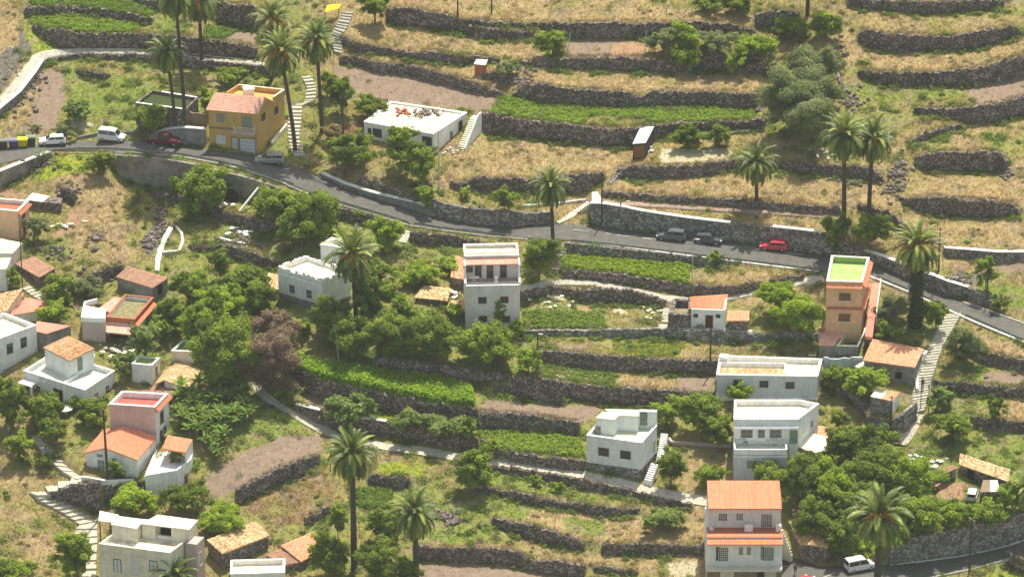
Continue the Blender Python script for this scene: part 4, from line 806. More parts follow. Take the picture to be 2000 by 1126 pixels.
mb = MB(); w1, w2 = a+n*1.06, b_+n*1.06; t_ = n.normalized()*.14; zz = a.z
mb.v += [tuple(x) for x in (dz(w1, zz-2), dz(w2, zz-2), addz(w2, .8), addz(w1, .8), dz(w1+t_, zz-2), dz(w2+t_, zz-2), addz(w2+t_, .8), addz(w1+t_, .8))]; mb.f += [(0,1,2,3),(7,6,5,4),(0,4,5,1),(1,5,6,2),(2,6,7,3),(3,7,4,0)]; mb.m += [0]*6; H.B(mb, 'balustrade', M['rose'])
H.slab([H.P(1689,656,a.z-1.3), H.P(1704,658,a.z-1.3), H.P(1709,618,a.z), H.P(1695,616,a.z)], .5, 'salmon', 'stair_landing')
# 6b annex with water tank
H = House('annex', 'low grey annex with salmon roof and green painted tank before the orange house', 'annex', at=(1640,698))
zt = H.ztop((1676,699), 676); q = H.foot([(1600,674),(1676,676),(1692,641),(1613,634)], zt); FL, FR, BR, BL = q
m_ = lerp(FL, FR, .45); mb_ = lerp(BL, BR, .62)
H.body([dz(p, zt-1.4) for p in (m_, FR, BR, mb_)], H.g.z-2, 'dark'); H.flat([m_, FR, BR, mb_], zt-1.6, 'dark', 'green', ph=1.3, th=.2, cap='cream') if False else None
H2q = [m_, FR, BR, mb_]; H.flat(H2q, H.g.z-2, 'dark', 'green', ph=1.3, th=.2, cap='cream')
H.body([addz(FL,.05), addz(m_,.05), addz(mb_,.5), addz(BL,.5)], H.g.z-2, 'dark', 'wall'); H.tiles([addz(lerp(FL, BL, .32),.35), addz(lerp(m_, mb_, .32),.35), addz(mb_,.8), addz(BL,.8)], 'salmon'); H.tiles([addz(FL,.2), addz(lerp(FL, m_, .8),.2), addz(lerp(lerp(FL, m_, .8), lerp(BL, mb_, .8), .3),.34), addz(lerp(FL, BL, .3),.34)], 'salmon', 'lower_roof')
H.block([(1598,648),(1608,649),(1611,638),(1601,637)], zt+.6, 1.2, 'pink', 'salmon', .05, name='chimney')
# 6c tiled building
H = House('tiled_house', 'low building with broad rusty tiled roof between orange house and long staircase', at=(1760,748))
zt = H.ztop((1785,752), 715); q = [H.P(1688,703,zt), H.P(1785,716,zt), H.P(1802,681,zt+.6), H.P(1706,662,zt+.6)]; FL, FR, BR, BL = q
H.body([addz(p,-.15) for p in q], H.g.z-2, 'concrete'); H.tiles(q, 'ruddy', rough=.03)
H.win(FL, FR, 1755, 733, .8, 1.0, 'black', 'darkwood', sill=False, name='door')

H = House('awning', 'cream canvas awning at the left corner of the rusty tiled roof', 'awning', at=(1690,728)); z = H.ztop((1690,728), 712)
mb = MB(); mb.prism([H.P(1669,716,z), H.P(1690,722,z-.15), H.P(1703,712,z), H.P(1686,705,z+.25)], .06); H.B(mb, 'canvas', M['cream']); mb = MB()
for u, v in ((1671,716),(1689,721)): p = H.P(u, v, z-.1); mb.tube([p, dz(p, z-2.2)], .04, 6)
H.B(mb, 'pole', M['darkwood'])
# 7 little house with red door
H = House('little_house', 'little white house with a dark red door and an orange tiled roof', at=(1384,641))
zt = H.ztop((1416,642), 606); q = [H.P(1350,606,zt), H.P(1416,608,zt), H.P(1419,583,zt+.5), H.P(1350,588,zt+.5)]; FL, FR, BR, BL = q; z0 = H.g.z-1
H.body(q, z0, 'grey'); H.tiles([addz(lerp(FL, BL, .25),.1), addz(lerp(FR, BR, .25),.1), addz(BR,.7), addz(BL,.7)], 'orange')
H.wallstrip([FL+Vector((0,.1,0)), FR+Vector((0,.1,0))], .22, -.02, .22, 'white', 'parapet'); H.wallstrip([FR+Vector((-.05,.2,0)), addz(BR, .3)], .28, -.4, .35, 'white', 'parapet')
H.win(FL, FR, 1359, 616.5, .5, .5, 'glass', 'darkwood', sill=False); H.win(FL, FR, 1402.6, 617.6, .5, .5, 'glass', 'darkwood', sill=False); H.win(FL, FR, 1385, 628, .95, 1.95, 'redwood', 'redwood', name='door')
H = House('stone_ruin', 'roofless stone ruin with a dark opening left of the little house with the red door', 'ruin', at=(1330,637))
zt = H.ztop((1330,637), 612); q = H.foot([(1310,612),(1348,612),(1349,585),(1317,584)], zt); FL, FR, BR, BL = q; z0 = H.g.z-1
c = sum(q, Vector())/4; H.wallstrip([FL, FR, BR, BL, FL], .7, z0-zt, 0, 'stone', 'wall'); H.slab([dz(p, zt-1.6) for p in q], .1, 'brown', 'floor')
H.slab([dz(lerp(p, c, .1), zt-.25) for p in (FL, FR, lerp(FR, BR, .45), lerp(FL, BL, .45))], .2, 'moss', 'roof')
H = House('tiled_annex', 'low tiled stone annex right of the little house with the red door', 'annex', at=(1440,646))
zt = H.ztop((1440,646), 625); q = [H.P(1421,625,zt), H.P(1461,625,zt), H.P(1461,607,zt+.35), H.P(1424,606,zt+.35)]; H.body([addz(p,-.12) for p in q], H.g.z-1, 'stone'); H.tiles(q, 'ruddy')
# 8 long white house
H = House('long_white_house', 'long single storey white house with a strip of roof tiles behind its front parapet', at=(1500,776))
zt = H.ztop((1597,778), 735); q = H.foot([(1399.5,732),(1597,735),(1606,701),(1406,694)], zt); FL, FR, BR, BL = q; z0 = H.g.z-1.5
H.flat(q, z0, 'blue', 'roofcream', ph=.7, th=.3)
zr = zt-.66; H.tiles([dz(H.P(1406,731,zt-.25), zt-.25), dz(H.P(1529,732,zt-.25), zt-.25), H.P(1530,720,zt-.05), H.P(1407,718,zt-.05)], 'pale', 'tile_strip', over=0)
H.wallstrip([H.P(1408,716,zr), H.P(1534,718,zr), H.P(1533,736,zr)], .25, 0, .75, 'white', 'roof_wall')
H.block([(1405,697),(1421,698),(1423,691),(1408,690)], zt+.7, 1.6, 'white', 'white', .05, name='chimney')
for (u, v) in ((1441,748),(1492,750.4),(1543,752.7)): H.win(FL, FR, u, v, 1.1, 1.0, 'glass', 'darkwood', bars=(1, 1))
n2 = Vector(((FR-FL).y, -(FR-FL).x, 0)).normalized(); H.wallstrip([dz(FL+n2*.25, H.g.z), dz(FR+n2*.25, H.g.z)], .5, -1, .12, 'white', 'plinth')
# 9 white two-storey house with terrace
H = House('terrace_house', 'white two storey house with a cut corner and a furnished front terrace', at=(1500,936))
z1 = H.ztop((1434,938), 878); Fl, Fr = H.P(1434,878,z1), H.P(1538,878,z1); z0 = H.g.z-2; zf = z1-.85; bk = Vector((0,1,0)); D1 = 4.0; z2 = z1+2.95
q = H.foot([(1433.5,819),(1559,819),(1599,788.5),(1563,781),(1434.5,781)], z2); H.flat(q, z0, 'grey', 'roofcream', ph=.75, th=.3)
Bl, Br = dz(q[0], zf), dz(q[1], zf)
H.body([dz(Fl, zf), dz(Fr, zf), dz(Vector((Fr.x, q[0].y+.1, 0)), zf), dz(Vector((Fl.x, q[0].y+.1, 0)), zf)], z0, 'blue', 'terrace_base'); H.slab([dz(x, zf+.03) for x in (Fl, Fr, Vector((Fr.x, q[0].y, 0)), Vector((Fl.x, q[0].y, 0)))], .05, 'roofgrey', 'terrace_floor')
H.wallstrip([dz(Vector((Fl.x+.1, q[0].y, 0)), zf), dz(Fl+Vector((.1,.1,0)), zf), dz(Fr+Vector((-.1,.1,0)), zf), dz(Fr+Vector((-.1,1.6,0)), zf)], .2, 0, .88, 'white', 'parapet'); H.wallstrip([dz(Fl+Vector((0,-.06,0)), zf), dz(Fr+Vector((0,-.06,0)), zf)], .14, -.3, -.12, 'white', 'string_course')
A_, B_ = q[0], q[1]; e = Vector((0, -.3, 0)); H.slab([dz(x, z2-.95) for x in (A_+e*2, B_+e*2, B_, A_)], .3, 'white', 'canopy')
for (u, v, w_, h_, nm, st) in ((1458.5,846,1.5,1.25,'window','glass'),(1487,846,.8,1.2,'window','glass'),(1514.6,846,1.5,1.25,'window','glass'),(1550,853,1.0,2.0,'door','greyshut')): H.win(A_, B_, u, v, w_, h_, st, 'greyshut', name=nm)
H.win(q[1], q[2], 1585, 827, .7, .95, 'glass', 'trim'); H.win(Fl, Fr, 1467.7, 907, 1.2, 1.2, 'greyshut', 'greyshut')
ramp_stair(H, (1541,893), zf-1.6, (1541,868), zf, 1.2, 6, 'cream', side=1)
def furn(name, label, cat, fn, m): mb = MB(); fn(mb); x = mb.build(name, m); tag(x, label, cat)
def tbl(mb, c, w_=1.0, d_=.8, h_=.74):
    mb.box(c+Vector((0,0,h_)), w_, d_, .05)
    for sx in (-1, 1):
        for sy in (-1, 1): mb.tube([c+Vector((sx*(w_/2-.08), sy*(d_/2-.08), 0)), c+Vector((sx*(w_/2-.08), sy*(d_/2-.08), h_))], .03, 5)
def chr_(mb, c, r=0):
    ca, sa = math.cos(r), math.sin(r); mb.box(c+Vector((0,0,.4)), .46, .46, .06, r); mb.box(c+Vector((-sa*.21, ca*.21, .44)), .46, .05, .46, r)
    for sx in (-.2,.2):
        for sy in (-.2,.2): mb.tube([c+Vector((sx*ca-sy*sa, sx*sa+sy*ca, 0)), c+Vector((sx*ca-sy*sa, sx*sa+sy*ca, .42))], .025, 5)
c = H.P(1511, 869, zf); furn('table', 'white round-looking plastic table on the terrace of the white two storey house', 'table', lambda mb: tbl(mb, c, 1.1, 1.0), M['trim'])
c2 = H.P(1500, 870, zf); furn('chair', 'white plastic chair left of the table on the white two storey house terrace', 'chair', lambda mb: chr_(mb, c2, 1.4), M['trim'])
c3 = H.P(1523, 870, zf); furn('chair', 'white plastic chair right of the table on the white two storey house terrace', 'chair', lambda mb: chr_(mb, c3, -1.4), M['trim'])
c4 = H.P(1446, 868, zf); furn('table', 'white table at the left end of the white two storey house terrace', 'table', lambda mb: tbl(mb, c4, 1.3, .7), M['trim'])
c5 = H.P(1456, 868, zf); furn('chair', 'dark chair beside the left table on the white two storey house terrace', 'chair', lambda mb: chr_(mb, c5, .3), M['darkwood'])
c6 = H.P(1478, 866, zf); furn('lounger', 'grey metal lounger in the middle of the white two storey house terrace', 'lounger', lambda mb: (mb.box(c6+Vector((0,0,.3)), 1.6, .6, .06), mb.box(c6+Vector((-.6,0,.36)), .5, .6, .25), [mb.tube([c6+Vector((sx, sy, 0)), c6+Vector((sx, sy, .3))], .03, 5) for sx in (-.7,.7) for sy in (-.25,.25)]), M['metal'])
H = House('canopy', 'large cream canvas canopy beside the white two storey house', 'canopy', at=(1590,900)); z = H.ztop((1590,900), 868)
mb = MB(); mb.prism([H.P(1556,872,z-.2), H.P(1590,884,z-.1), H.P(1617,880,z-.15), H.P(1612,852,z+.5), H.P(1586,846,z+.5)], .06); H.B(mb, 'canvas', M['cream']); mb = MB()
for u, v in ((1559,872),(1615,879),(1588,883)): p = H.P(u, v, z-.2); mb.tube([p, dz(p, z-3)], .05, 6)
H.B(mb, 'pole', M['concrete'])
H = House('lean_to', 'tiled lean-to behind the large cream canopy', 'lean-to', at=(1612,862)); z = H.ztop((1612,862), 848); q = [H.P(1588,850,z), H.P(1614,855,z), H.P(1629,838,z+.3), H.P(1602,831,z+.3)]; H.body([addz(p,-.12) for p in q], H.g.z-1.5, 'stone'); H.tiles(q, 'ruddy', rough=.04)
# 10 shed by the stairs
H = House('small_shed', 'little stone shed with a half cream half orange roof beside the long staircase', 'shed', at=(1728,812))
zt = H.ztop((1743,814), 784); q = H.foot([(1700,775),(1743,784),(1757,767),(1713,760)], zt); FL, FR, BR, BL = q; H.body(q, H.g.z-1.5, 'masonry')
m1, m2 = lerp(FL, FR, .48), lerp(BL, BR, .48); H.slab([addz(x,.12) for x in (FL, m1, m2, BL)], .1, 'cream', 'roof'); H.tiles([addz(x,.08) for x in (m1, FR, BR, m2)], 'ruddy', 'tile_roof', over=.04)
H.body([dz(x, zt-.05) for x in (along(FR, FL, -.02), along(FR, FL, -.06), BR+Vector((.04,0,0)), BR)], H.g.z-1.2, 'white', 'side_wall')
# 11 white cube house
H = House('cube_house', 'small white cube house with rooftop rooms and outside stairs above the main footpath', at=(1200,930))
zt = H.ztop((1253.5,938), 865); q = H.foot([(1146,850),(1253,865),(1283,831),(1176,816)], zt); FL, FR, BR, BL = q; z0 = H.g.z-2; zp = H.ztop((1253.5,938), 917)
H.flat(q, zp, 'grey', 'palegreen', ph=.5, th=.25); pq = [dz(p, zp) for p in q]; c = sum(pq, Vector())/4; H.body([p+(p-c).normalized()*.06 for p in pq], z0, 'masonry', 'plinth')
H.win(FL, FR, 1179, 882.6, 1.35, 1.2, 'glass', 'darkwood', bars=(4, 3), sill=False); H.win(FL, FR, 1221.6, 888.4, 1.35, 1.2, 'glass', 'darkwood', bars=(4, 3), sill=False); H.win(FR, BR, 1277.5, 872, .7, 1.9, 'greyshut', 'trim', name='door')
zu = zt-.5+2.45; H.block([(1164,815),(1199,819),(1211,808),(1178,804)], zu, 2.4, 'grey', 'palegreen', .12); H.block([(1196,810),(1247,812),(1248,800),(1182,798)], zu+.02, 2.4, 'grey', 'palegreen', .1, name='rear_wall')
qd = H.foot([(1248,803),(1282,804),(1284,800),(1249,799)], zu+.15); H.body(qd, zt-.5, 'grey', 'stair_head'); H.win(qd[0], qd[1], 1257.5, 818, .8, 1.9, 'greyshut', 'darkwood', name='door')
ramp_stair(H, (1281,905), LV(1281,905).z+.3, (1291,846), zt-2.4, 1.0, 14, 'white'); ramp_stair(H, (1258,938), H.g.z+.1, (1272,904), H.g.z+1.6, 1.1, 8, 'white')
c = H.P(1168, 845, zt-.5); furn('water_tank', 'grey water drum on the roof corner of the small white cube house', 'water tank', lambda mb: (mb.tube([c, c+Vector((0,0,1.0))], .5, 14), mb.tube([c+Vector((0,0,1.0)), c+Vector((0,0,1.08))], .54, 14)), M['concrete'])
# 12 orange-roofed apartment house
H = House('apartment_house', 'pinkish three storey house with bright orange tiled roof and awning at the bottom edge', 'apartment house', at=(1450,1140))
z0 = H.g.z-3; base = (1450,1142); zl = H.ztop(base, 1050); Fl, Fr = H.P(1381.5,1050,zl), H.P(1528.5,1050,zl); D = 9.0; bk = Vector((0,1,0)); z2 = zl+2.95
H.body([dz(x, zl) for x in (Fl, Fr, Fr+bk*D, Fl+bk*D)], z0+0, 'grey', 'wall')
zb = H.ztop(base, 1104); H.slab([dz(x, zb) for x in (Fl-bk*1.1, Fr-bk*1.1, Fr, Fl)], .35, 'sand', 'balcony'); H.body([dz(x, zb-.36) for x in (Fl-bk*.05, Fr-bk*.05, Fr, Fl)], z0, 'brown', 'ground_floor_wall')
H.rail([dz(Fl-bk*1.0, zb), dz(Fr-bk*1.0, zb)], .95, M['metal'], 'balcony_railing', .22)
H.slab([dz(x, zl+.04) for x in (Fl, Fr, Fr+bk*3, Fl+bk*3)], .08, 'terra', 'terrace_floor')
A_, B_ = Fl+bk*2.9+Vector((.25,0,0)), Fr+bk*2.9-Vector((.1,0,0)); uq = [dz(x, z2) for x in (A_, B_, B_+bk*6.1, A_+bk*6.1)]; H.body([uq[0], uq[1], addz(uq[2],.9), addz(uq[3],.9)], zl, 'rose', 'upper_wall')
H.tiles([addz(uq[0],.1)-bk*.3, addz(uq[1],.1)-bk*.3, addz(uq[2],1.0), addz(uq[3],1.0)], 'orange', rw=.42, tw=.24, rough=.006, over=.05)
H.tiles([dz(Fl-bk*.8, zl-.55), dz(Fr-bk*.8, zl-.55), dz(Fr+bk*.75, zl+.12), dz(Fl+bk*.75, zl+.12)], 'orange', 'tile_awning', rw=.42, tw=.24, rough=.006, over=.05)
for (u, v, w_, h_, nm, b2) in ((1412,1009,1.1,1.05,'window',(3,2)),(1444.6,1008.5,.85,1.0,'window',(3,2)),(1497,1016,1.4,1.95,'door',(5,5))): H.win(A_, B_, u, v, w_, h_, 'glass', 'trim', bars=b2, name=nm)
for (u, v, w_, h_, nm, b2) in ((1413,1082,1.2,2.0,'door',(4,5)),(1447,1075,.5,1.1,'window',(1,3)),(1462.4,1075,.5,1.1,'window',(1,3)),(1500,1081,1.5,2.0,'door',(5,5))): H.win(Fl, Fr, u, v, w_, h_, 'glass', 'trim', bars=b2, name=nm)
H.win(Fl, Fr, 1402, 1081, .3, 2.0, 'darkwood', 'darkwood', name='shutter'); H.win(Fl, Fr, 1489, 1080, .25, 1.9, 'darkwood', 'darkwood', name='shutter')
G0, G1 = Fl-bk*.06, Fr-bk*.06
H.win(G0, G1, 1420, 1124, 1.7, 1.8, 'sand', 'sand', bars=(0,3), name='garage_door'); H.win(G0, G1, 1486, 1124, .9, 1.9, 'darkwood', 'darkwood', name='door'); H.win(G0, G1, 1504, 1124, 1.5, 1.8, 'sand', 'sand', bars=(0,3), name='garage_door')
zf = zl+.05
for (nm, lb, ct, u, v, fn) in (('air_conditioner','white cabinet against the wall of the orange-roofed house terrace','cabinet',1462,1036,lambda mb, c: (mb.box(c, 1.1, .6, .85), mb.box(c+Vector((0,-.31,.1)), .8, .03, .6))),
    ('chair','white chair at the left end of the orange-roofed house terrace','chair',1390,1038,lambda mb, c: chr_(mb, c, .8)),('washing_machine','white washing machine at the right end of the orange-roofed house terrace','washing machine',1520,1036,lambda mb, c: (mb.box(c, .65, .6, .85), mb.box(c+Vector((0,0,.86)), .68, .63, .04)))):
    c = H.P(u, v, zf); furn(nm, lb, ct, lambda mb: fn(mb, c), M['trim'])
ramp_stair(H, (1548,1090), H.ztop((1548,1100), 1092), (1528,1036), zl-.6, 1.5, 9, 'cream', side=1)
# 13 shed right of it
H = House('tiled_shed', 'dark stone shed with a weathered sagging tile roof right of the orange-roofed house', 'shed', at=(1590,1101))
zt = H.ztop((1612,1100), 1067); q = [H.P(1564,1060,zt), H.P(1615,1067,zt), H.P(1596,1031,zt+.25), H.P(1541,1015,zt+.25)]; H.body([addz(p,-.12) for p in q], H.g.z-2, 'stone'); H.tiles(q, 'pale', rough=.06, tw=.3)
# 14 ruin compound at the right
H = House('ruined_barn', 'ruined stone barn with a long sunbleached tile roof at the right edge', 'barn', at=(1930,962))
zt = H.ztop((1965,962), 937); q = [H.P(1875,906,zt), H.P(1967,938,zt), H.P(1971,916,zt+.5), H.P(1877,886,zt+.5)]; H.body([addz(p,-.12) for p in q], H.g.z-2, 'stone'); H.tiles(q, 'pale', rough=.08, tw=.3)
H.win(q[0], q[1], 1896, 930, 1.1, 1.7, 'black', 'darkwood', name='door')
H = House('stone_lean_to', 'open stone lean-to with a narrow brown tile roof left of the ruined barn', 'lean-to', at=(1850,942))
zt = H.ztop((1850,944), 921); q = [H.P(1827,930,zt), H.P(1868,914,zt), H.P(1860,908,zt+.25), H.P(1822,923,zt+.25)]; H.tiles(q, 'brown', rough=.04, over=.1); H.wallstrip([addz(q[3],-.2), addz(q[2],-.2)], .4, -2.4, 0, 'stone', 'wall'); H.wallstrip([addz(q[1],-.2), addz(lerp(q[1],q[2],.9),-.2)], .3, -2.4, 0, 'sand', 'pillar'); H.wallstrip([addz(q[0],-.2), addz(lerp(q[0],q[3],.9),-.2)], .3, -2.4, 0, 'stone', 'side_wall')
H = House('stone_shed', 'low roofless stone pen with pale sheets on top in front of the ruined barn', 'pen', at=(1935,982))
zt = H.ztop((1955,984), 958); q = H.foot([(1914,962),(1953,960),(1948,938),(1920,938)], zt); H.body(q, H.g.z-1, 'stone'); H.slab([addz(p,.08) for p in (lerp(q[0],q[1],.5), q[1], q[2], lerp(q[3],q[2],.5))], .06, 'metal', 'roof_sheet'); H.slab([addz(p,.1) for p in (q[0], lerp(q[0],q[1],.5), lerp(q[3],q[2],.5), q[3])], .08, 'brown', 'roof_board')
H = House('iron_roof', 'small rusty red sheet roof on a low wall beside the stone lean-to', 'roof', at=(1830,952)); z = H.ztop((1830,954), 942); q = H.foot([(1815,943),(1828,949),(1837,943),(1822,937)], z); H.body([addz(p,-.08) for p in q], H.g.z-1, 'stone'); H.slab(q, .07, 'salmon', 'roof', .1)
# 15 grey-white house bottom left
H = House('grey_white_house', 'large grey white house with slab-roofed rooftop rooms in the bottom left corner', at=(300,1150))
zt = H.ztop((332,1168), 1080); q = H.foot([(193,1062),(332,1080),(370,1051),(232,1034)], zt); FL, FR, BR, BL = q; z0 = H.g.z-3
H.flat(q, z0, 'sand', 'roofcream', ph=.5, th=.25, cap='sand', proud=.03)
zf = zt-.5
def rblock(pxs, ztb, hh, wall='sand', **k): return H.block(pxs, ztb, hh, wall, 'cream', .12, **k)
rblock([(218,1023),(266,1031),(281,1014),(234,1008)], zf+2.3, 2.3, name='rooftop_room'); qq = H.foot([(277,1022),(369,1033),(385,1015),(309,1005)], zf+2.3)
H.slab(qq, .14, 'cream', 'roof', .12); H.slab(H.foot([(266,1021),(300,1025),(306,1016),(280,1013)], zf+2.29), .12, 'cream', 'roof', 0)
a_, b2, c2_, d2 = [addz(p,-.15) for p in qq]; H.body([a_, lerp(a_, b2, .27), lerp(d2, c2_, .2), d2], zf, 'sand', 'rooftop_room'); H.body([lerp(a_, b2, .62), b2, c2_, lerp(d2, c2_, .6)], zf, 'sand', 'rooftop_room'); H.body([lerp(lerp(a_, b2, .25), lerp(d2, c2_, .2), .5), lerp(lerp(a_, b2, .65), lerp(d2, c2_, .6), .5), lerp(d2, c2_, .6), lerp(d2, c2_, .2)], zf, 'black', 'shade_back_wall')  # black rear block carries the painted-in shade of the open rooftop room
H.slab(H.foot([(193,1016),(219,1019),(232,1005),(195,997)], zf+2.2), .12, 'cream', 'porch_roof', .05); mb = MB()
for u, v in ((195,1017),(216,1019)): p = H.P(u, v, zf+2.1); mb.tube([p, dz(p, zf-3)], .09, 6)
H.B(mb, 'porch_post', M['darkwood'])
H.win(FL, FR, 229.5, 1105, .95, 2.0, 'whiteshut', 'darkwood', bars=(1,0)); H.win(FL, FR, 264, 1109, .95, 2.2, 'whiteshut', 'whiteshut', name='door'); H.win(FL, FR, 300, 1105, 1.0, 1.5, 'whiteshut', 'darkwood', bars=(1,1))
wq = H.foot([(362,1060),(384,1063),(399,1048),(377,1046)], zt+.1); H.body(wq, z0, 'pink', 'wing'); wq2 = H.foot([(381,1066),(396,1052),(399,1047),(384,1060)], zt-.1); H.win(wq[1], wq[2], 391, 1090, .6, 1.9, 'greyshut', 'trim')
n2 = Vector(((FR-FL).y, -(FR-FL).x, 0)).normalized()*.06; H.wallstrip([addz(FL,-1.1)+n2, addz(FR,-1.1)+n2], .12, 0, .12, 'sand', 'string_course')
# 16, 17, 18 sheds at the bottom
H = House('tiled_shed', 'black stone shed with a sunbleached tile roof behind the bottom left house', 'shed', at=(470,1100))
zt = H.ztop((435,1113), 1079); q = [H.P(435,1079,zt), H.P(524,1045,zt), H.P(498,1018,zt+.3), H.P(406,1053,zt+.3)]; H.body([addz(p,-.12) for p in q], H.g.z-3, 'stone'); H.tiles(q, 'pale', rough=.05, tw=.3)
H = House('tiled_shed', 'small shed with a rusty orange tile roof sinking into the bushes at the bottom', 'shed', at=(600,1105))
zt = H.ztop((590,1110), 1094); q = [H.P(589,1095,zt), H.P(622,1075,zt), H.P(610,1039,zt+.5), H.P(550,1064,zt+.5)]; H.body([addz(p,-.12) for p in q], H.g.z-2, 'stone'); H.tiles(q, 'ruddy', rough=.05, tw=.3)
q = [H.P(558,1103,zt-.3), H.P(589,1097,zt-.3), H.P(547,1072,zt+.1), H.P(521,1084,zt+.1)]; H.body([addz(p,-.12) for p in q], H.g.z-2, 'stone', 'annex_wall'); H.tiles(q, 'brown', 'annex_roof', over=.05)
H = House('flat_roofed_house', 'flat cream roof with a white parapet at the bottom edge beside the tiled sheds', at=(505,1150))
zt = H.ztop((505,1150), 1119); q = H.foot([(450,1121),(556,1118),(556.5,1091),(451,1094)], zt); H.flat(q, H.g.z-2, 'grey', 'roofcream', ph=.7, th=.25)
# 19 gabled house with patio
H = House('gabled_house', 'grey green gabled house with a bright orange tiled roof at the lower left', at=(215,934))
zt = H.ztop((267,937), 897); q = H.foot([(168,883),(267,897),(304,854),(204,840)], zt); FL, FR, BR, BL = q; z0 = H.g.z-2; tt = .40; dh = 1.15
rf_, rb_ = addz(lerp(FL, FR, tt), dh), addz(lerp(BL, BR, tt), dh)
mb = MB(); lo = [dz(p, z0) for p in q]; F0 = [FL, FR, BR, BL]
mb.quad(lo[0], lo[1], FR, FL); mb.poly([FL, FR, rf_]); mb.quad(lo[1], lo[2], BR, FR); mb.quad(lo[2], lo[3], BL, BR); mb.poly([BR, BL, rb_]); mb.quad(lo[3], lo[0], FL, BL); mb.quad(FR, BR, rb_, rf_); mb.quad(BL, FL, rf_, rb_); H.B(mb, 'wall', M['grey'])
up = Vector((0,0,.08)); H.tiles([FR+up, BR+up, rb_+up, rf_+up], 'orange', over=.2); H.tiles([BL+up, FL+up, rf_+up, rb_+up], 'orange', over=.2)
H.win(FL, FR, 198, 907, 1.0, 1.45, 'greyshut', 'trim'); H.win(FL, FR, 195, 889, .8, .4, 'black', 'trim', sill=False)
H = House('patio', 'bright whitewashed patio with a little tile roof right of the gabled house', 'patio', at=(315,940))
zt = LV(325,892).z+.45; fl = H.foot([(284,934),(345,924),(372,903),(352,880),(306,880)], zt-.2); H.slab(fl, 3.2, 'white', 'floor'); H.wallstrip([fl[0], fl[1], fl[2], H.P(376,886,zt-.2)], .25, -3.0, .55, 'white', 'parapet'); H.wallstrip([fl[0], fl[4]], .3, 0, .3, 'cream', 'kerb_step')
z = zt+2.1; q = [H.P(318,875,z), H.P(361,883,z), H.P(375,858,z+.25), H.P(328,850,z+.25)]; H.tiles(q, 'orange', over=.1); H.wallstrip([addz(lerp(q[3],q[0],.1),-.1), addz(q[2],-.1), addz(lerp(q[2],q[1],.9),-.1)], .2, -2.3, 0, 'grey', 'wall')
H = House('forecourt_wall', 'low whitewashed wall in front of the gabled house at the lower left', 'wall', at=(185,940)); a = [LV(160,938), LV(175,940), LV(207,946), LV(262,944)]; H.wallstrip([addz(p, 0) for p in a], .3, -1.2, .6, 'grey', 'wall_body'); H.wallstrip([addz(p, .6) for p in a], .36, 0, .08, 'white', 'coping')
# 20 pink tower
H = House('pink_house', 'tall dull pink house with a red floored roof terrace behind the gabled house', at=(275,872))
zt = H.ztop((303,872), 795); q = H.foot([(213,789),(303,795),(328,769),(238,764)], zt); FL, FR, BR, BL = q; H.flat(q, H.g.z-2, 'pink', 'red', ph=.8, th=.28); H.body([dz(x, zt-.9) for x in (FR+Vector((.03,-.02,0)), BR+Vector((.08,0,0)), BR+Vector((.03,.02,0)), FR)], H.g.z-1, 'grey', 'side_wall')
skirt(H, FR+Vector((.05,0,0)), BR+Vector((.05,0,0)), .25, .5, 'red', .3)
for (u, v, w_, h_) in ((316,815,.9,1.8),(315,850,.7,1.6),(322,840,.7,1.2)): H.win(addz(FR,0)+Vector((.1,0,0)), BR+Vector((.1,0,0)), u, v, w_, h_, 'glass', 'brownwood')
# 21 white house with tiled tower
H = House('tower_house', 'white house with a roof terrace and a square tile-roofed tower at the left', at=(165,800))
zt = H.ztop((170,805), 762); q = H.foot([(46,724),(166,762),(224,724),(104,688)], zt); FL, FR, BR, BL = q; z0 = H.g.z-2.5; H.flat(q, z0, 'grey', 'roofgrey', ph=.65, th=.25)
zr = zt-.62; zq = zr+3.0; t4 = [H.P(87,678,zq), H.P(136,703,zq), H.P(183,679,zq+.35), H.P(135,656,zq+.35)]; H.body([addz(p,-.12) for p in t4], zr, 'grey', 'tower'); H.tiles(t4, 'old', 'tower_roof', rough=.04); H.win(t4[1], t4[2], 156, 711, .75, 1.95, 'greyshut', 'greyshut', name='door')
H.wallstrip([lerp(FL, FR, .62)+Vector((0,0,-.62)), lerp(lerp(FL, FR, .62), lerp(BL, BR, .62), .55)+Vector((0,0,-.62))], .2, 0, .5, 'white', 'roof_wall')
H.win(FR, BR, 188, 774, .85, 1.15, 'glass', 'trim'); H.win(FR, BR, 209, 760, .85, 1.15, 'glass', 'trim'); H.win(FL, FR, 113.8, 773, 1.5, 2.0, 'black', 'darkwood', name='door'); H.win(FL, FR, 75, 765, .7, 1.9, 'glass', 'trim', name='door')
n2 = Vector(((FR-FL).y, -(FR-FL).x, 0)).normalized(); pA, pB = lerp(FL, FR, .02), lerp(FL, FR, .22); H.slab([dz(x, zt-1.1) for x in (pA+n2*1.6, pB+n2*1.6, pB, pA)], .15, 'white', 'porch_roof'); H.wallstrip([dz(pB+n2*1.5, z0), dz(pB+n2*1.2, z0)], .3, 0, zt-1.25-z0, 'white', 'porch_pillar')
H.wallstrip([dz(lerp(FL, FR, .34)+n2*.15, zt-1.3), dz(lerp(FL, FR, .36)+n2*.15, zt-1.3)], .3, 0, .9, 'white', 'pillar')
c = LV(128, 806); furn('garden_table', 'round pale garden table set in front of the tile-towered white house', 'table', lambda mb: (mb.tube([c+Vector((0,0,.7)), c+Vector((0,0,.76))], 1.1, 18), mb.tube([c, c+Vector((0,0,.7))], .12, 8), mb.tube([c, c+Vector((0,0,.05))], .4, 10)), M['cream'])
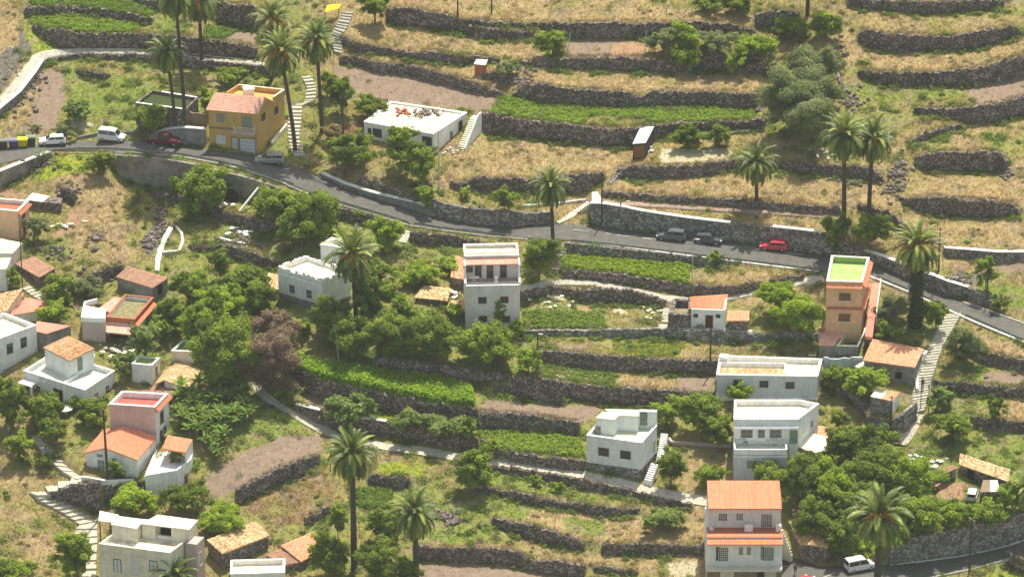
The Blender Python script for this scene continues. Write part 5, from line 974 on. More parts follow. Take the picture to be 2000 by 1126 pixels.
# 22 white flat at the left edge
H = House('white_house', 'white flat-roofed house cut by the left edge with two dark windows', at=(20,705))
zt = H.ztop((72,684), 634); q = H.foot([(-62,684),(71,635),(8,611),(-120,655)], zt); FL, FR, BR, BL = q; H.flat(q, H.g.z-3, 'grey', 'roofcream', ph=.6, th=.35); H.win(FL, FR, 19, 681, .9, 1.5, 'glass', 'darkwood'); H.win(FL, FR, 46, 669, .9, 1.5, 'glass', 'darkwood')
# 23 pink roofs
H = House('pink_roofed_house', 'low ochre house with a salmon painted flat roof at the left edge', at=(75,628))
zt = H.ztop((72,626), 608); q = H.foot([(20,616),(72,608),(115,582),(50,563)], zt); H.flat(q, H.g.z-2.5, 'sand', 'salmon', ph=.25, th=.2, cap='salmon'); 
H = House('tiled_house', 'old house with lumpy pale tile roof at the left edge above the white house', at=(10,640))
zt = H.ztop((12,640), 606); q = [H.P(-60,622,zt), H.P(12,606,zt), H.P(56,581,zt+.35), H.P(38,563,zt+.9)]; q = [H.P(-50,620,zt), H.P(12,607,zt), H.P(42,564,zt+1.0), H.P(-20,577,zt+1.0)]; H.body([addz(p,-.12) for p in q], H.g.z-2, 'sand'); H.tiles(q, 'pale', rough=.06, tw=.3)
H = House('red_roofed_annex', 'grey annex with a flat red painted roof left behind the tile-roofed tower', 'annex', at=(90,692))
zt = H.ztop((91,690), 651); q = H.foot([(70,646),(91,651),(138,636),(72,627)], zt); H.body([addz(p,-.1) for p in q], H.g.z-2, 'dark'); H.slab(q, .1, 'salmon', 'roof', .05)
# 24 house with red parapet
H = House('red_parapet_house', 'white house whose flat mossy roof has a brick red parapet', at=(262,664))
zt = H.ztop((264,664), 624); q = H.foot([(208,619),(263,624),(300,581),(244,575)], zt); FL, FR, BR, BL = q; H.flat(q, H.g.z-2, 'grey', 'moss', ph=.7, th=.25, cap='terra')
mb = MB(); 
for A_, B_ in ((FL, FR), (FR, BR)):
    e = (B_-A_).normalized(); n = Vector((e.y, -e.x, 0))*.03; mb.prism([addz(A_+n,-.75), addz(B_+n,-.75), addz(B_,-.75), addz(A_,-.75)], .7)
H.B(mb, 'parapet_face', M['terra']); skirt(H, FR, BR, .7, .5, 'orange', .3)
z = zt-1.0; H.tiles([H.P(207,648,z-.35), H.P(254,653,z-.35), addz(FR,-1.0), addz(FL,-1.0)], 'salmon', 'porch_roof', over=.05); H.win(FL, FR, 232, 655, 2.6, 1.5, 'black', 'redwood', name='door', bars=(2,0))  # black panel paints in the shade of the open porch, no real door
H.win(FR, BR, 275, 634, .75, 1.3, 'glass', 'trim'); H.win(FR, BR, 287.5, 617, .75, 1.3, 'glass', 'trim')
H = House('terrace', 'dazzling pink and white terrace with a rounded parapet left of the red parapet house', 'terrace', at=(190,660))
zt = max(H.ztop((190,660), 622), LV(190,600).z+.3); fl = H.foot([(160,626),(205,628),(206,604),(166,596)], zt); H.body([addz(p,-.06) for p in fl], H.g.z-1, 'pink'); H.slab(fl, .06, 'rose', 'floor', .05); H.wallstrip([fl[1], fl[0], fl[3], H.P(190,590,zt)], .25, -.1, .6, 'white', 'parapet')
H = House('lean_to', 'orange tiled lean-to roof running up to the red parapet house', 'lean-to', at=(222,600)); z = H.ztop((222,606), 596); q = [H.P(192,604,z), H.P(225,610,z), H.P(243,584,z+.3), H.P(226,580,z+.3)]; H.body([addz(p,-.12) for p in q], H.g.z-1.5, 'pink'); H.tiles(q, 'salmon')
# 25 tile roofed grey house
H = House('brown_roofed_house', 'grey stone house with a faded brown tile roof below the dry slope', at=(297,592))
zt = H.ztop((297,592), 561); q = [H.P(229,540,zt), H.P(297,561,zt), H.P(327,542,zt+.25), H.P(252,520,zt+.25)]; H.body([addz(p,-.12) for p in q], H.g.z-2, 'concrete'); H.tiles(q, 'brown'); H.win(q[1], q[2], 312, 566, .8, 1.3, 'black', 'darkwood', sill=False)
# 26, 28 tanks
H = House('water_cistern', 'small square cistern with a white rim and green inside beside the old tile roofs', 'cistern', at=(298,751))
zt = H.ztop((298,751), 714); q = H.foot([(257,710),(297,714),(312,699),(271,695)], zt); H.flat(q, H.g.z-2, 'grey', 'green', ph=.4, th=.25); H.win(q[1], q[2], 305, 725, .7, 1.6, 'black', 'trim', name='door')
H = House('water_cistern', 'square cistern with a green floor half hidden by the big green tree', 'cistern', at=(360,712))
zt = H.ztop((336,706), 685); q = H.foot([(335,685),(378,687),(400,664),(358,664)], zt); H.flat(q, H.g.z-2, 'rose', 'green', ph=.55, th=.22)
# 27 barn
H = House('tiled_barn', 'old barn with a broad sunbleached tile roof next to the small white rimmed cistern', 'barn', at=(372,768))
zt = H.ztop((366,772), 757); q = [H.P(365,757,zt), H.P(406,707,zt), H.P(352,700,zt+.7), H.P(321,741,zt+.7)]; H.body([addz(p,-.12) for p in q], H.g.z-3, 'grey'); H.tiles(q, 'pale', rough=.05, tw=.3); q2 = [H.P(303,750,zt+.1), H.P(321,742,zt+.7), H.P(352,701,zt+.7), H.P(336,706,zt+.1)]; q2 = [q2[3], q2[0], q2[1], q2[2]]; H.tiles(q2, 'pale', 'rear_slope', over=0)
H = House('tiled_shed', 'low shed with a dark brown tile roof behind the pink house', 'shed', at=(332,790))
zt = H.ztop((330,790), 780); q = [H.P(276,764,zt), H.P(330,782,zt), H.P(346,759,zt+.3), H.P(313,748,zt+.3)]; H.body([addz(p,-.12) for p in q], H.g.z-2.5, 'stone'); H.tiles(q, 'brown')
# 29 peach house
H = House('peach_house', 'peach coloured house cut by the left edge above the dry slope', at=(36,470))
zt = H.ztop((36,470), 413); q = H.foot([(-60,403),(35,413),(56,392),(-40,384)], zt); FL, FR, BR, BL = q; H.flat(q, H.g.z-2, 'peach', 'terra', ph=.6, th=.3, cap='cream'); skirt(H, FR, BR, .25, .5, 'red', .3); H.win(FR, BR, 48, 445, .8, 2.0, 'redwood', 'darkwood', name='door'); H.win(FR, BR, 46, 420, .8, 1.0, 'glass', 'darkwood')
zt2 = H.ztop((30,498), 474); q = H.foot([(-70,492),(24,494),(43,474),(-50,455)], zt2); H.body([addz(p,-.1) for p in q], H.g.z-4, 'sand', 'lower_wall'); H.slab(q, .1, 'roofcream', 'lower_roof', .06)
# 30, 31, sheds far left
H = House('brown_roofed_shed', 'small dark shed with a brown tile roof near the left edge', 'shed', at=(76,560))
zt = H.ztop((77,560), 540); q = [H.P(32,515,zt), H.P(77,540,zt), H.P(107,523,zt+.3), H.P(60,497,zt+.3)]; H.body([addz(p,-.12) for p in q], H.g.z-1.5, 'stone'); H.tiles(q, 'brown')
H = House('white_outbuilding', 'corner of a white flat-roofed outbuilding at the left edge', 'outbuilding', at=(14,562)); zt = H.ztop((14,562), 520); q = H.foot([(-60,528),(12,524),(21,503),(-50,505)], zt); H.body([addz(p,-.1) for p in q], H.g.z-1, 'grey'); H.slab(q, .1, 'roofcream', 'roof', .08)
H = House('stone_hut', 'black stone hut with a white sheet roof above the peach house', 'hut', at=(90,408)); zt = H.ztop((88,408), 392); q = H.foot([(52,389),(82,393),(95,383),(64,377)], zt); H.body([addz(p,-.1) for p in H.foot([(80,393),(119,396),(122,385),(93,382)], zt)], H.g.z-1.5, 'stone'); H.body([addz(p,-.1) for p in q], H.g.z-1.5, 'stone', 'side_wall'); H.slab(q, .08, 'white', 'roof', .15)
# small hut near the top
H = House('brick_hut', 'tiny reddish hut with a white sheet roof among the terraces near the top centre', 'hut', at=(938,146)); zt = H.ztop((945,146), 126); q = [H.P(927,124,zt), H.P(947,126,zt), H.P(951,117,zt+.2), H.P(932,116,zt+.2)]; H.body([addz(p,-.08) for p in q], H.g.z-.8, 'terra'); H.slab(q, .08, 'white', 'roof', .15)
# ruins between the crenellated house and tall house
for (lb, base, top, pxs, m1, m2) in (('broken pale tile roof of a ruin left of the tall house, the larger one', (850,596), 584, [(812,580),(872,586),(879,566),(828,562)], 'pale', 'stone'),('orange rubble-strewn tile roof touching the left wall of the tall house', (900,560), 540, [(882,540),(908,545),(909,508),(888,503)], 'ruddy', 'stone'),('small pale slab roof below the ruin left of the tall house', (895,620), 606, [(870,604),(908,608),(908,592),(885,590)], 'pale', 'stone')):
    H = House('ruined_shed', lb, 'ruin', at=base); zt = H.ztop(base, top); q = H.foot(pxs, zt); q[2] = addz(q[2], .3); q[3] = addz(q[3], .3); H.body([addz(p,-.12) for p in q], H.g.z-1.5, m2); H.tiles(q, m1, rough=.09, tw=.32)
# reservoir with white rim, yellow awning, fenced plot posts
H = House('reservoir', 'sunken water tank with dark green water and a white rim left of the yellow house', 'reservoir', at=(315,246)); zt = H.ztop((300,248), 204); q = H.foot([(266,200),(362,213),(385,190),(298,176)], zt)
H.wallstrip([q[0], q[1], q[2], q[3], q[0]], .3, -3.6, 0, 'stone', 'wall'); H.wallstrip([q[0], q[1]], .34, 0, .06, 'white', 'rim'); H.wallstrip([q[2], lerp(q[2], q[3], .8)], .34, 0, .06, 'white', 'rim'); H.slab([addz(p,-.45) for p in q], .1, mat('tank_water', (0.045,0.06,0.015), .7, spec=.1), 'water')
H = House('yellow_awning', 'bright yellow awning at the top edge beside the stone steps', 'awning', at=(645,40)); z = H.ztop((645,40), 16); yel = mat('yellow_canvas', (0.85,0.62,0.02), .8); mb = MB(); mb.prism([H.P(634,24,z-.3), H.P(662,17,z-.3), H.P(668,8,z+.1), H.P(640,10,z+.1)], .06); H.B(mb, 'canvas', yel); mb = MB()
for u, v in ((636,23),(661,16)): p = H.P(u, v, z-.3); mb.tube([p, dz(p, z-2.5)], .04, 6)
H.B(mb, 'pole', M['darkwood'])
# ------------------------------------------------------------------ vegetation
def leafmat(name, gloss=.45, trans=.35, spec=.12):
    m = bpy.data.materials.new(name); m.use_nodes = True; n = m.node_tree.nodes; l = m.node_tree.links; p = n['Principled BSDF']; out = n['Material Output']
    at = n.new('ShaderNodeAttribute'); at.attribute_name = 'tint'; p.inputs['Roughness'].default_value = gloss; p.inputs['Specular IOR Level'].default_value = spec
    l.new(at.outputs['Color'], p.inputs['Base Color']); tr = n.new('ShaderNodeBsdfTranslucent'); sc = n.new('ShaderNodeVectorMath'); sc.operation = 'MULTIPLY'; sc.inputs[1].default_value = (1.25, 1.3, .55)
    l.new(at.outputs['Color'], sc.inputs[0]); l.new(sc.outputs[0], tr.inputs['Color']); mx = n.new('ShaderNodeMixShader'); mx.inputs[0].default_value = trans
    l.new(p.outputs[0], mx.inputs[1]); l.new(tr.outputs[0], mx.inputs[2]); l.new(mx.outputs[0], out.inputs['Surface']); return m
LEAF = leafmat('leaves', .6, .38); FROND = leafmat('palm_frond', .42, .20, .22); GRASS = leafmat('grass_blades', .8, .25)
barkm = mat('bark', (0.16,0.12,0.09), var=.35, scale=5, bump=.6, obj=False); palmbark = mat('palm_bark', (0.115,0.085,0.07), col2=(0.045,0.035,0.03), scale=6, bump=.9, obj=False)
fruitm = mat('date_stalks', (0.90,0.36,0.05), .7, var=.25, scale=6, obj=False); ivym = LEAF
def basis(nrm):
    a = np.where(np.abs(nrm[:, 2:3]) < .9, np.array([[0, 0, 1.]]), np.array([[1., 0, 0]])); t = np.cross(nrm, a); t /= np.linalg.norm(t, axis=1)[:, None]+1e-9; return t, np.cross(nrm, t)
def leaf_quads(c, nrm, sz, R, aspect=.6):
    """c (n,3) centres, nrm (n,3), sz (n,) -> verts, faces"""
    t, b = basis(nrm); th = R.random(len(c))*6.283; ct, st = np.cos(th)[:, None], np.sin(th)[:, None]; x = t*ct+b*st; y = -t*st+b*ct; s = sz[:, None]
    v = np.stack([c-x*s, c-y*s*aspect+nrm*s*.15, c+x*s, c+y*s*aspect+nrm*s*.15], 1).reshape(-1, 3); f = np.arange(len(v)).reshape(-1, 4); return v, f
def unit(a): return a/(np.linalg.norm(a, axis=-1, keepdims=True)+1e-9)
KIND = dict(dark=((0.090,0.135,0.020),(0.28,0.350,0.038)), mid=((0.115,0.170,0.020),(0.34,0.430,0.042)), lime=((0.165,0.240,0.020),(0.40,0.510,0.042)), olive=((0.16,0.19,0.075),(0.31,0.34,0.14)),
  brown=((0.21,0.145,0.10),(0.36,0.26,0.18)), fig=((0.14,0.21,0.05),(0.29,0.36,0.10)), vine=((0.15,0.21,0.05),(0.30,0.36,0.10)), dry=((0.26,0.20,0.09),(0.42,0.33,0.16)))
def crown_mesh(name, rx, ry, rz, kind, R, parent, zc, leaf=None, dens=1.0, cx=0.0, cy=0.0):
    ca, cb = map(np.array, KIND[kind]); rm = (rx+ry+rz)/3; leaf = leaf or {'fig': .34, 'vine': .26, 'olive': .15, 'brown': .14, 'dry': .14}.get(kind, .19)
    nb = int(np.clip(17*rm**1.35, 14, 90)); d = unit(R.normal(size=(nb, 3))); d[:, 2] = np.abs(d[:, 2])*np.where(R.random(nb) < .66, 1, -1); lobe = .82+.28*np.sin(np.arctan2(d[:, 1], d[:, 0])*3+R.random()*6)[:, None]*np.array([[1, 1, .5]])
    rr = .30+.72*R.random((nb, 1))**.55; sc3 = np.tile([[rx, ry, rz]], (nb, 1))*np.where(R.random((nb, 1)) < .16, 1.22, .98); sc3[d[:, 2] < 0, 2] = max(rz*.9, zc*.82); bc = d*rr*lobe*sc3; br = (.13+.17*R.random(nb))*rm*(1.35-.5*rr[:, 0]); per = (br**2*4*np.pi*dens*3.0/(leaf*leaf*1.2)).astype(int); tot = per.sum(); bi = np.repeat(np.arange(nb), per)
    dd = unit(R.normal(size=(tot, 3))); dd[:, 2] += .25; dd = unit(dd)*np.array([[1.15, 1.15, .85]]); sh = .60+.45*R.random((tot, 1)); c = bc[bi]+dd*br[bi][:, None]*sh
    c = c*(1+.10*R.normal(size=(tot, 1))); nr = unit(dd*.55+R.normal(size=(tot, 3))*.45+np.array([[0, -.10, .75]])); sz = leaf*(.6+.7*R.random(tot))
    v, f = leaf_quads(c, nr, sz, R); v += np.array([[cx, cy, zc]]); bt = R.random(nb); t = np.clip(bt[bi]*.8-.1+.4*R.random(tot), 0, 1)[:, None]; col = ca*(1-t)+cb*t; col = np.repeat(col, 4, axis=0)
    return mesh_np(name, v, f, LEAF, parent, cols=col)
def tree(label, ub, vb, uc, vc, rx, ry, kind='mid', name='tree', cat='tree', group=None, seed=None, dens=1.0):
    g = LV(ub, vb); pp = PPM(g); R = np.random.default_rng(int(ub*7+vb*13)); o = empty(name, g, label, cat, group)
    RX = rx/pp; RZ = math.sqrt(max((ry/pp)**2-(RX*SP*.9)**2, (.45*ry/pp)**2))/CP; H = max((vb-vc)/pp/CP, RZ*.75); cx = (uc-ub)/pp
    lob = crown_mesh('crown', RX, RX*.9, RZ, kind, R, o, H, dens=dens, cx=cx)
    mb = MB(); r0 = max(.05, RX*.07); top = Vector((cx*.6, 0, H*.95)); mb.tube([Vector((0,0,-.4)), Vector((cx*.2, .05, H*.4)), top], [r0, r0*.75, r0*.35], 7)
    for k in range(5):
        a = k*1.3+R.random(); mb.tube([Vector((cx*.2, .05, H*.42)), Vector((cx*.6+math.cos(a)*RX*.35, math.sin(a)*RX*.35, H*.75)), Vector((cx+math.cos(a)*RX*.65, math.sin(a)*RX*.6, H+RZ*.1))], [r0*.5, r0*.3, r0*.12], 5)
    mesh_np('trunk', mb.v, mb.f, barkm, o); return o
# ---- palms
def palm_crown(R0, seed, nf=92, fruit=False, ratio=1.0):
    R = np.random.default_rng(seed); VV = []; FF = []; CC = []; base = 0
    for k in range(nf):
        t = (k+.5)/nf; az = k*2.39996+R.normal()*.12; el = math.radians(86-(146+10*(seed % 3))*t**.8+R.normal()*6); Lf = R0*(.80+.3*math.sin(math.pi*min(1, .25+t*.8))+.06*R.normal()); droop = .62+.70*(1-abs(math.sin(el)))+.30*R.random()+.12*(seed % 2)
        n = 15; s = np.linspace(0, 1, n); dirh = np.array([math.cos(az), math.sin(az), 0]); up = np.array([0, 0, 1.]); side = np.array([-math.sin(az), math.cos(az), 0])
        ang = el-droop*1.25*s**1.4; seg = Lf/(n-1); pos = np.zeros((n, 3)); 
        for i in range(1, n): pos[i] = pos[i-1]+seg*(dirh*math.cos(ang[i-1])*1.0+up*math.sin(ang[i-1]))
        nr = -dirh*np.sin(ang)[:, None]+up*np.cos(ang)[:, None]; tan = dirh*np.cos(ang)[:, None]+up*np.sin(ang)[:, None]
        tint = np.array([0.075,0.110,0.020])+np.array([0.24,0.25,0.05])*R.random()**2.5; 
        if t > .90: tint = np.array([0.24,0.17,0.08])
        # rachis
        w = .05*(1-s)+.012; q0 = pos-side*w[:, None]; q1 = pos+side*w[:, None]; VV.append(np.concatenate([q0, q1])); i = np.arange(n-1); FF.append(np.stack([base+i, base+i+1, base+n+i+1, base+n+i], 1)); CC.append(np.tile(tint*1.7, (2*n, 1))); base += 2*n
        m_ = 30; ss = np.linspace(.10, .99, m_); px = np.stack([np.interp(ss, s, pos[:, j]) for j in range(3)], 1); nn = unit(np.stack([np.interp(ss, s, nr[:, j]) for j in range(3)], 1)); tt = unit(np.stack([np.interp(ss, s, tan[:, j]) for j in range(3)], 1))
        ll = R0*.135*np.sin(np.pi*np.clip(.12+ss*.83, 0, 1))**.6
        for sg in (-1, 1):
            d = unit(side*sg*.80+tt*.62+nn*(.30)+R.normal(size=(m_, 3))*.07); e_ = px+d*ll[:, None]; wd = tt*(Lf/m_*.62); v = np.stack([px-wd, px+wd, e_+wd*.25-nn*.03, e_-wd*.25-nn*.03], 1).reshape(-1, 3)
            VV.append(v); FF.append(np.arange(4*m_).reshape(-1, 4)+base); CC.append(np.tile(tint, (4*m_, 1))*(.8+.4*R.random((4*m_, 1)))); base += 4*m_
    return np.concatenate(VV), np.concatenate(FF), np.concatenate(CC)
PC = {}
def palm(label, ub, vb, uc, vc, r, fruit=0, thick=.26, ivy=False, skirt=True, seed=0, nf=92):
    g = LV(ub, vb); pp = PPM(g); H = (vb-vc)/pp/CP; dx = (uc-ub)/pp; o = empty('palm_tree', g, label, 'palm tree', 'tall date palms')
    key = (round(r/8), seed % 4)
    if key not in PC:
        v, f, c = palm_crown(key[0]*8/13.4*1.05, 11+key[1]+key[0], nf=nf); tmp = mesh_np('crown', v, f, FROND, o, cols=c); PC[key] = tmp.data; cr = tmp
    else: cr = bpy.data.objects.new('crown', PC[key]); link(cr, o)
    cr.location = (dx, 0, H); cr.rotation_euler = (0, 0, seed*1.7); sc_ = r/(key[0]*8); cr.scale = (sc_, sc_, sc_)
    mb = MB(); n = max(6, int(H/.7)); pts = []; rs = []
    for i in range(n+1):
        t = i/n; pts.append(Vector((dx*(t**1.3), 0, -.5+(H+.5)*t))); rs.append(thick*(1.25-.35*t if t < .93 else 1.25)*(1+.05*(i % 2)))
    mb.tube(pts, rs, 9); mesh_np('trunk', mb.v, mb.f, palmbark, o)
    R = np.random.default_rng(seed+int(ub)); rr = r/pp
    # boss of old leaf bases below the crown
    mb = MB(); mb.tube([Vector((dx, 0, H-rr*.38)), Vector((dx, 0, H-rr*.12)), Vector((dx, 0, H+.1))], [thick*1.15, thick*2.3, thick*1.1], 10); mesh_np('leaf_base_boss', mb.v, mb.f, mat('x', (1,1,1)) if False else palmbark, o)
    for k in range(fruit):
        a = R.random()*6.28 if fruit > 3 else -1.57+(k-(fruit-1)/2)*1.1; mb = MB(); c = Vector((dx, 0, H-.1)); d = Vector((math.cos(a), math.sin(a), 0)); 
        for q in range(22):
            e2 = d*(rr*.30+R.random()*rr*.16)+Vector((R.normal()*.09*rr, R.normal()*.09*rr, rr*.06-R.random()*rr*.34)); mb.tube([c, c+d*rr*.14+Vector((0,0,.22*rr)), c+e2], [.03, .045, .10], 4)
        mesh_np('fruit_cluster', mb.v, mb.f, fruitm, o)
    if ivy:
        R2 = np.random.default_rng(3); nn_ = 2600; z = R2.random(nn_)*(H-1.2); a = R2.random(nn_)*6.28; rad = .62+.35*(1-z/H)+.18*R2.normal(size=nn_); c = np.stack([np.cos(a)*rad+dx*(z/H), np.sin(a)*rad, z], 1); nrm = unit(np.stack([np.cos(a), np.sin(a), .3+0*a], 1)+R2.normal(size=(nn_, 3))*.4)
        v, f = leaf_quads(c, nrm, .16+.1*R2.random(nn_), R2); col_ = np.array([0.06,0.075,0.03])*(.7+.8*R2.random((nn_, 1))); mesh_np('ivy', v, f, LEAF, o, cols=np.repeat(col_, 4, 0))
    return o
PALMS = [
 ("tallest palm at the upper left, its foot standing by the reservoir rim", 362,247,350,-4,52,0,.24,0,1),
 ("palm with the shortest crown, leaning over the reservoir left of the yellow house", 343,247,330,106,44,0,.22,0,2),
 ("palm behind the upper footpath, right of the reservoir palms", 394,117,391,2,52,1,.25,0,3),
 ("fruiting palm at the top, behind the pair beside the winding staircase", 530,158,533,42,50,3,.25,0,0),
 ("fruiting palm leaning in front of the winding staircase at the yellow house corner", 577,294,552,106,50,3,.26,0,1),
 ("fruiting palm right of the winding staircase, by the bare soil field", 629,258,621,84,50,2,.26,0,2),
 ("lone palm on the lower road edge in the middle of the picture", 1080,480,1075,365,44,0,.24,0,3),
 ("short palm above the road wall behind the parked dark cars", 1478,394,1474,318,47,0,.24,0,0),
 ("left one of the two tall palms by the road bend", 1648,455,1643,268,52,0,.30,0,1),
 ("right one of the two tall palms by the road bend", 1696,434,1699,274,52,1,.28,0,2),
 ("thick ivy-clad fruiting palm below the road at the right", 1788,636,1786,482,54,7,.45,1,3),
 ("fruiting palm standing in front of the crenellated white house", 697,652,690,500,55,3,.30,0,0),
 ("tall palm in the lower left middle, beside the soil plot", 692,1112,691,884,53,2,.36,0,1),
 ("palm in the lower middle, right of the tall slender one", 814,1150,811,1000,50,0,.34,0,2),
 ("large fruiting palm at the bottom right in front of the white van", 1713,1160,1713,1004,62,3,.42,0,3),
 ("small palm whose crown just rises over the bottom left edge", 342,1165,341,1122,44,0,.3,0,0),
 ("palm at the right edge above the high brown road wall", 2012,1010,2008,955,40,0,.25,0,1),
 ("palm trunk at the top edge above the dark bush shadow", 1577,30,1577,-128,52,0,.26,0,2),
]
for a in PALMS: palm(a[0], a[1], a[2], a[3], a[4], a[5], fruit=a[6], thick=a[7], ivy=bool(a[8]), seed=a[9])

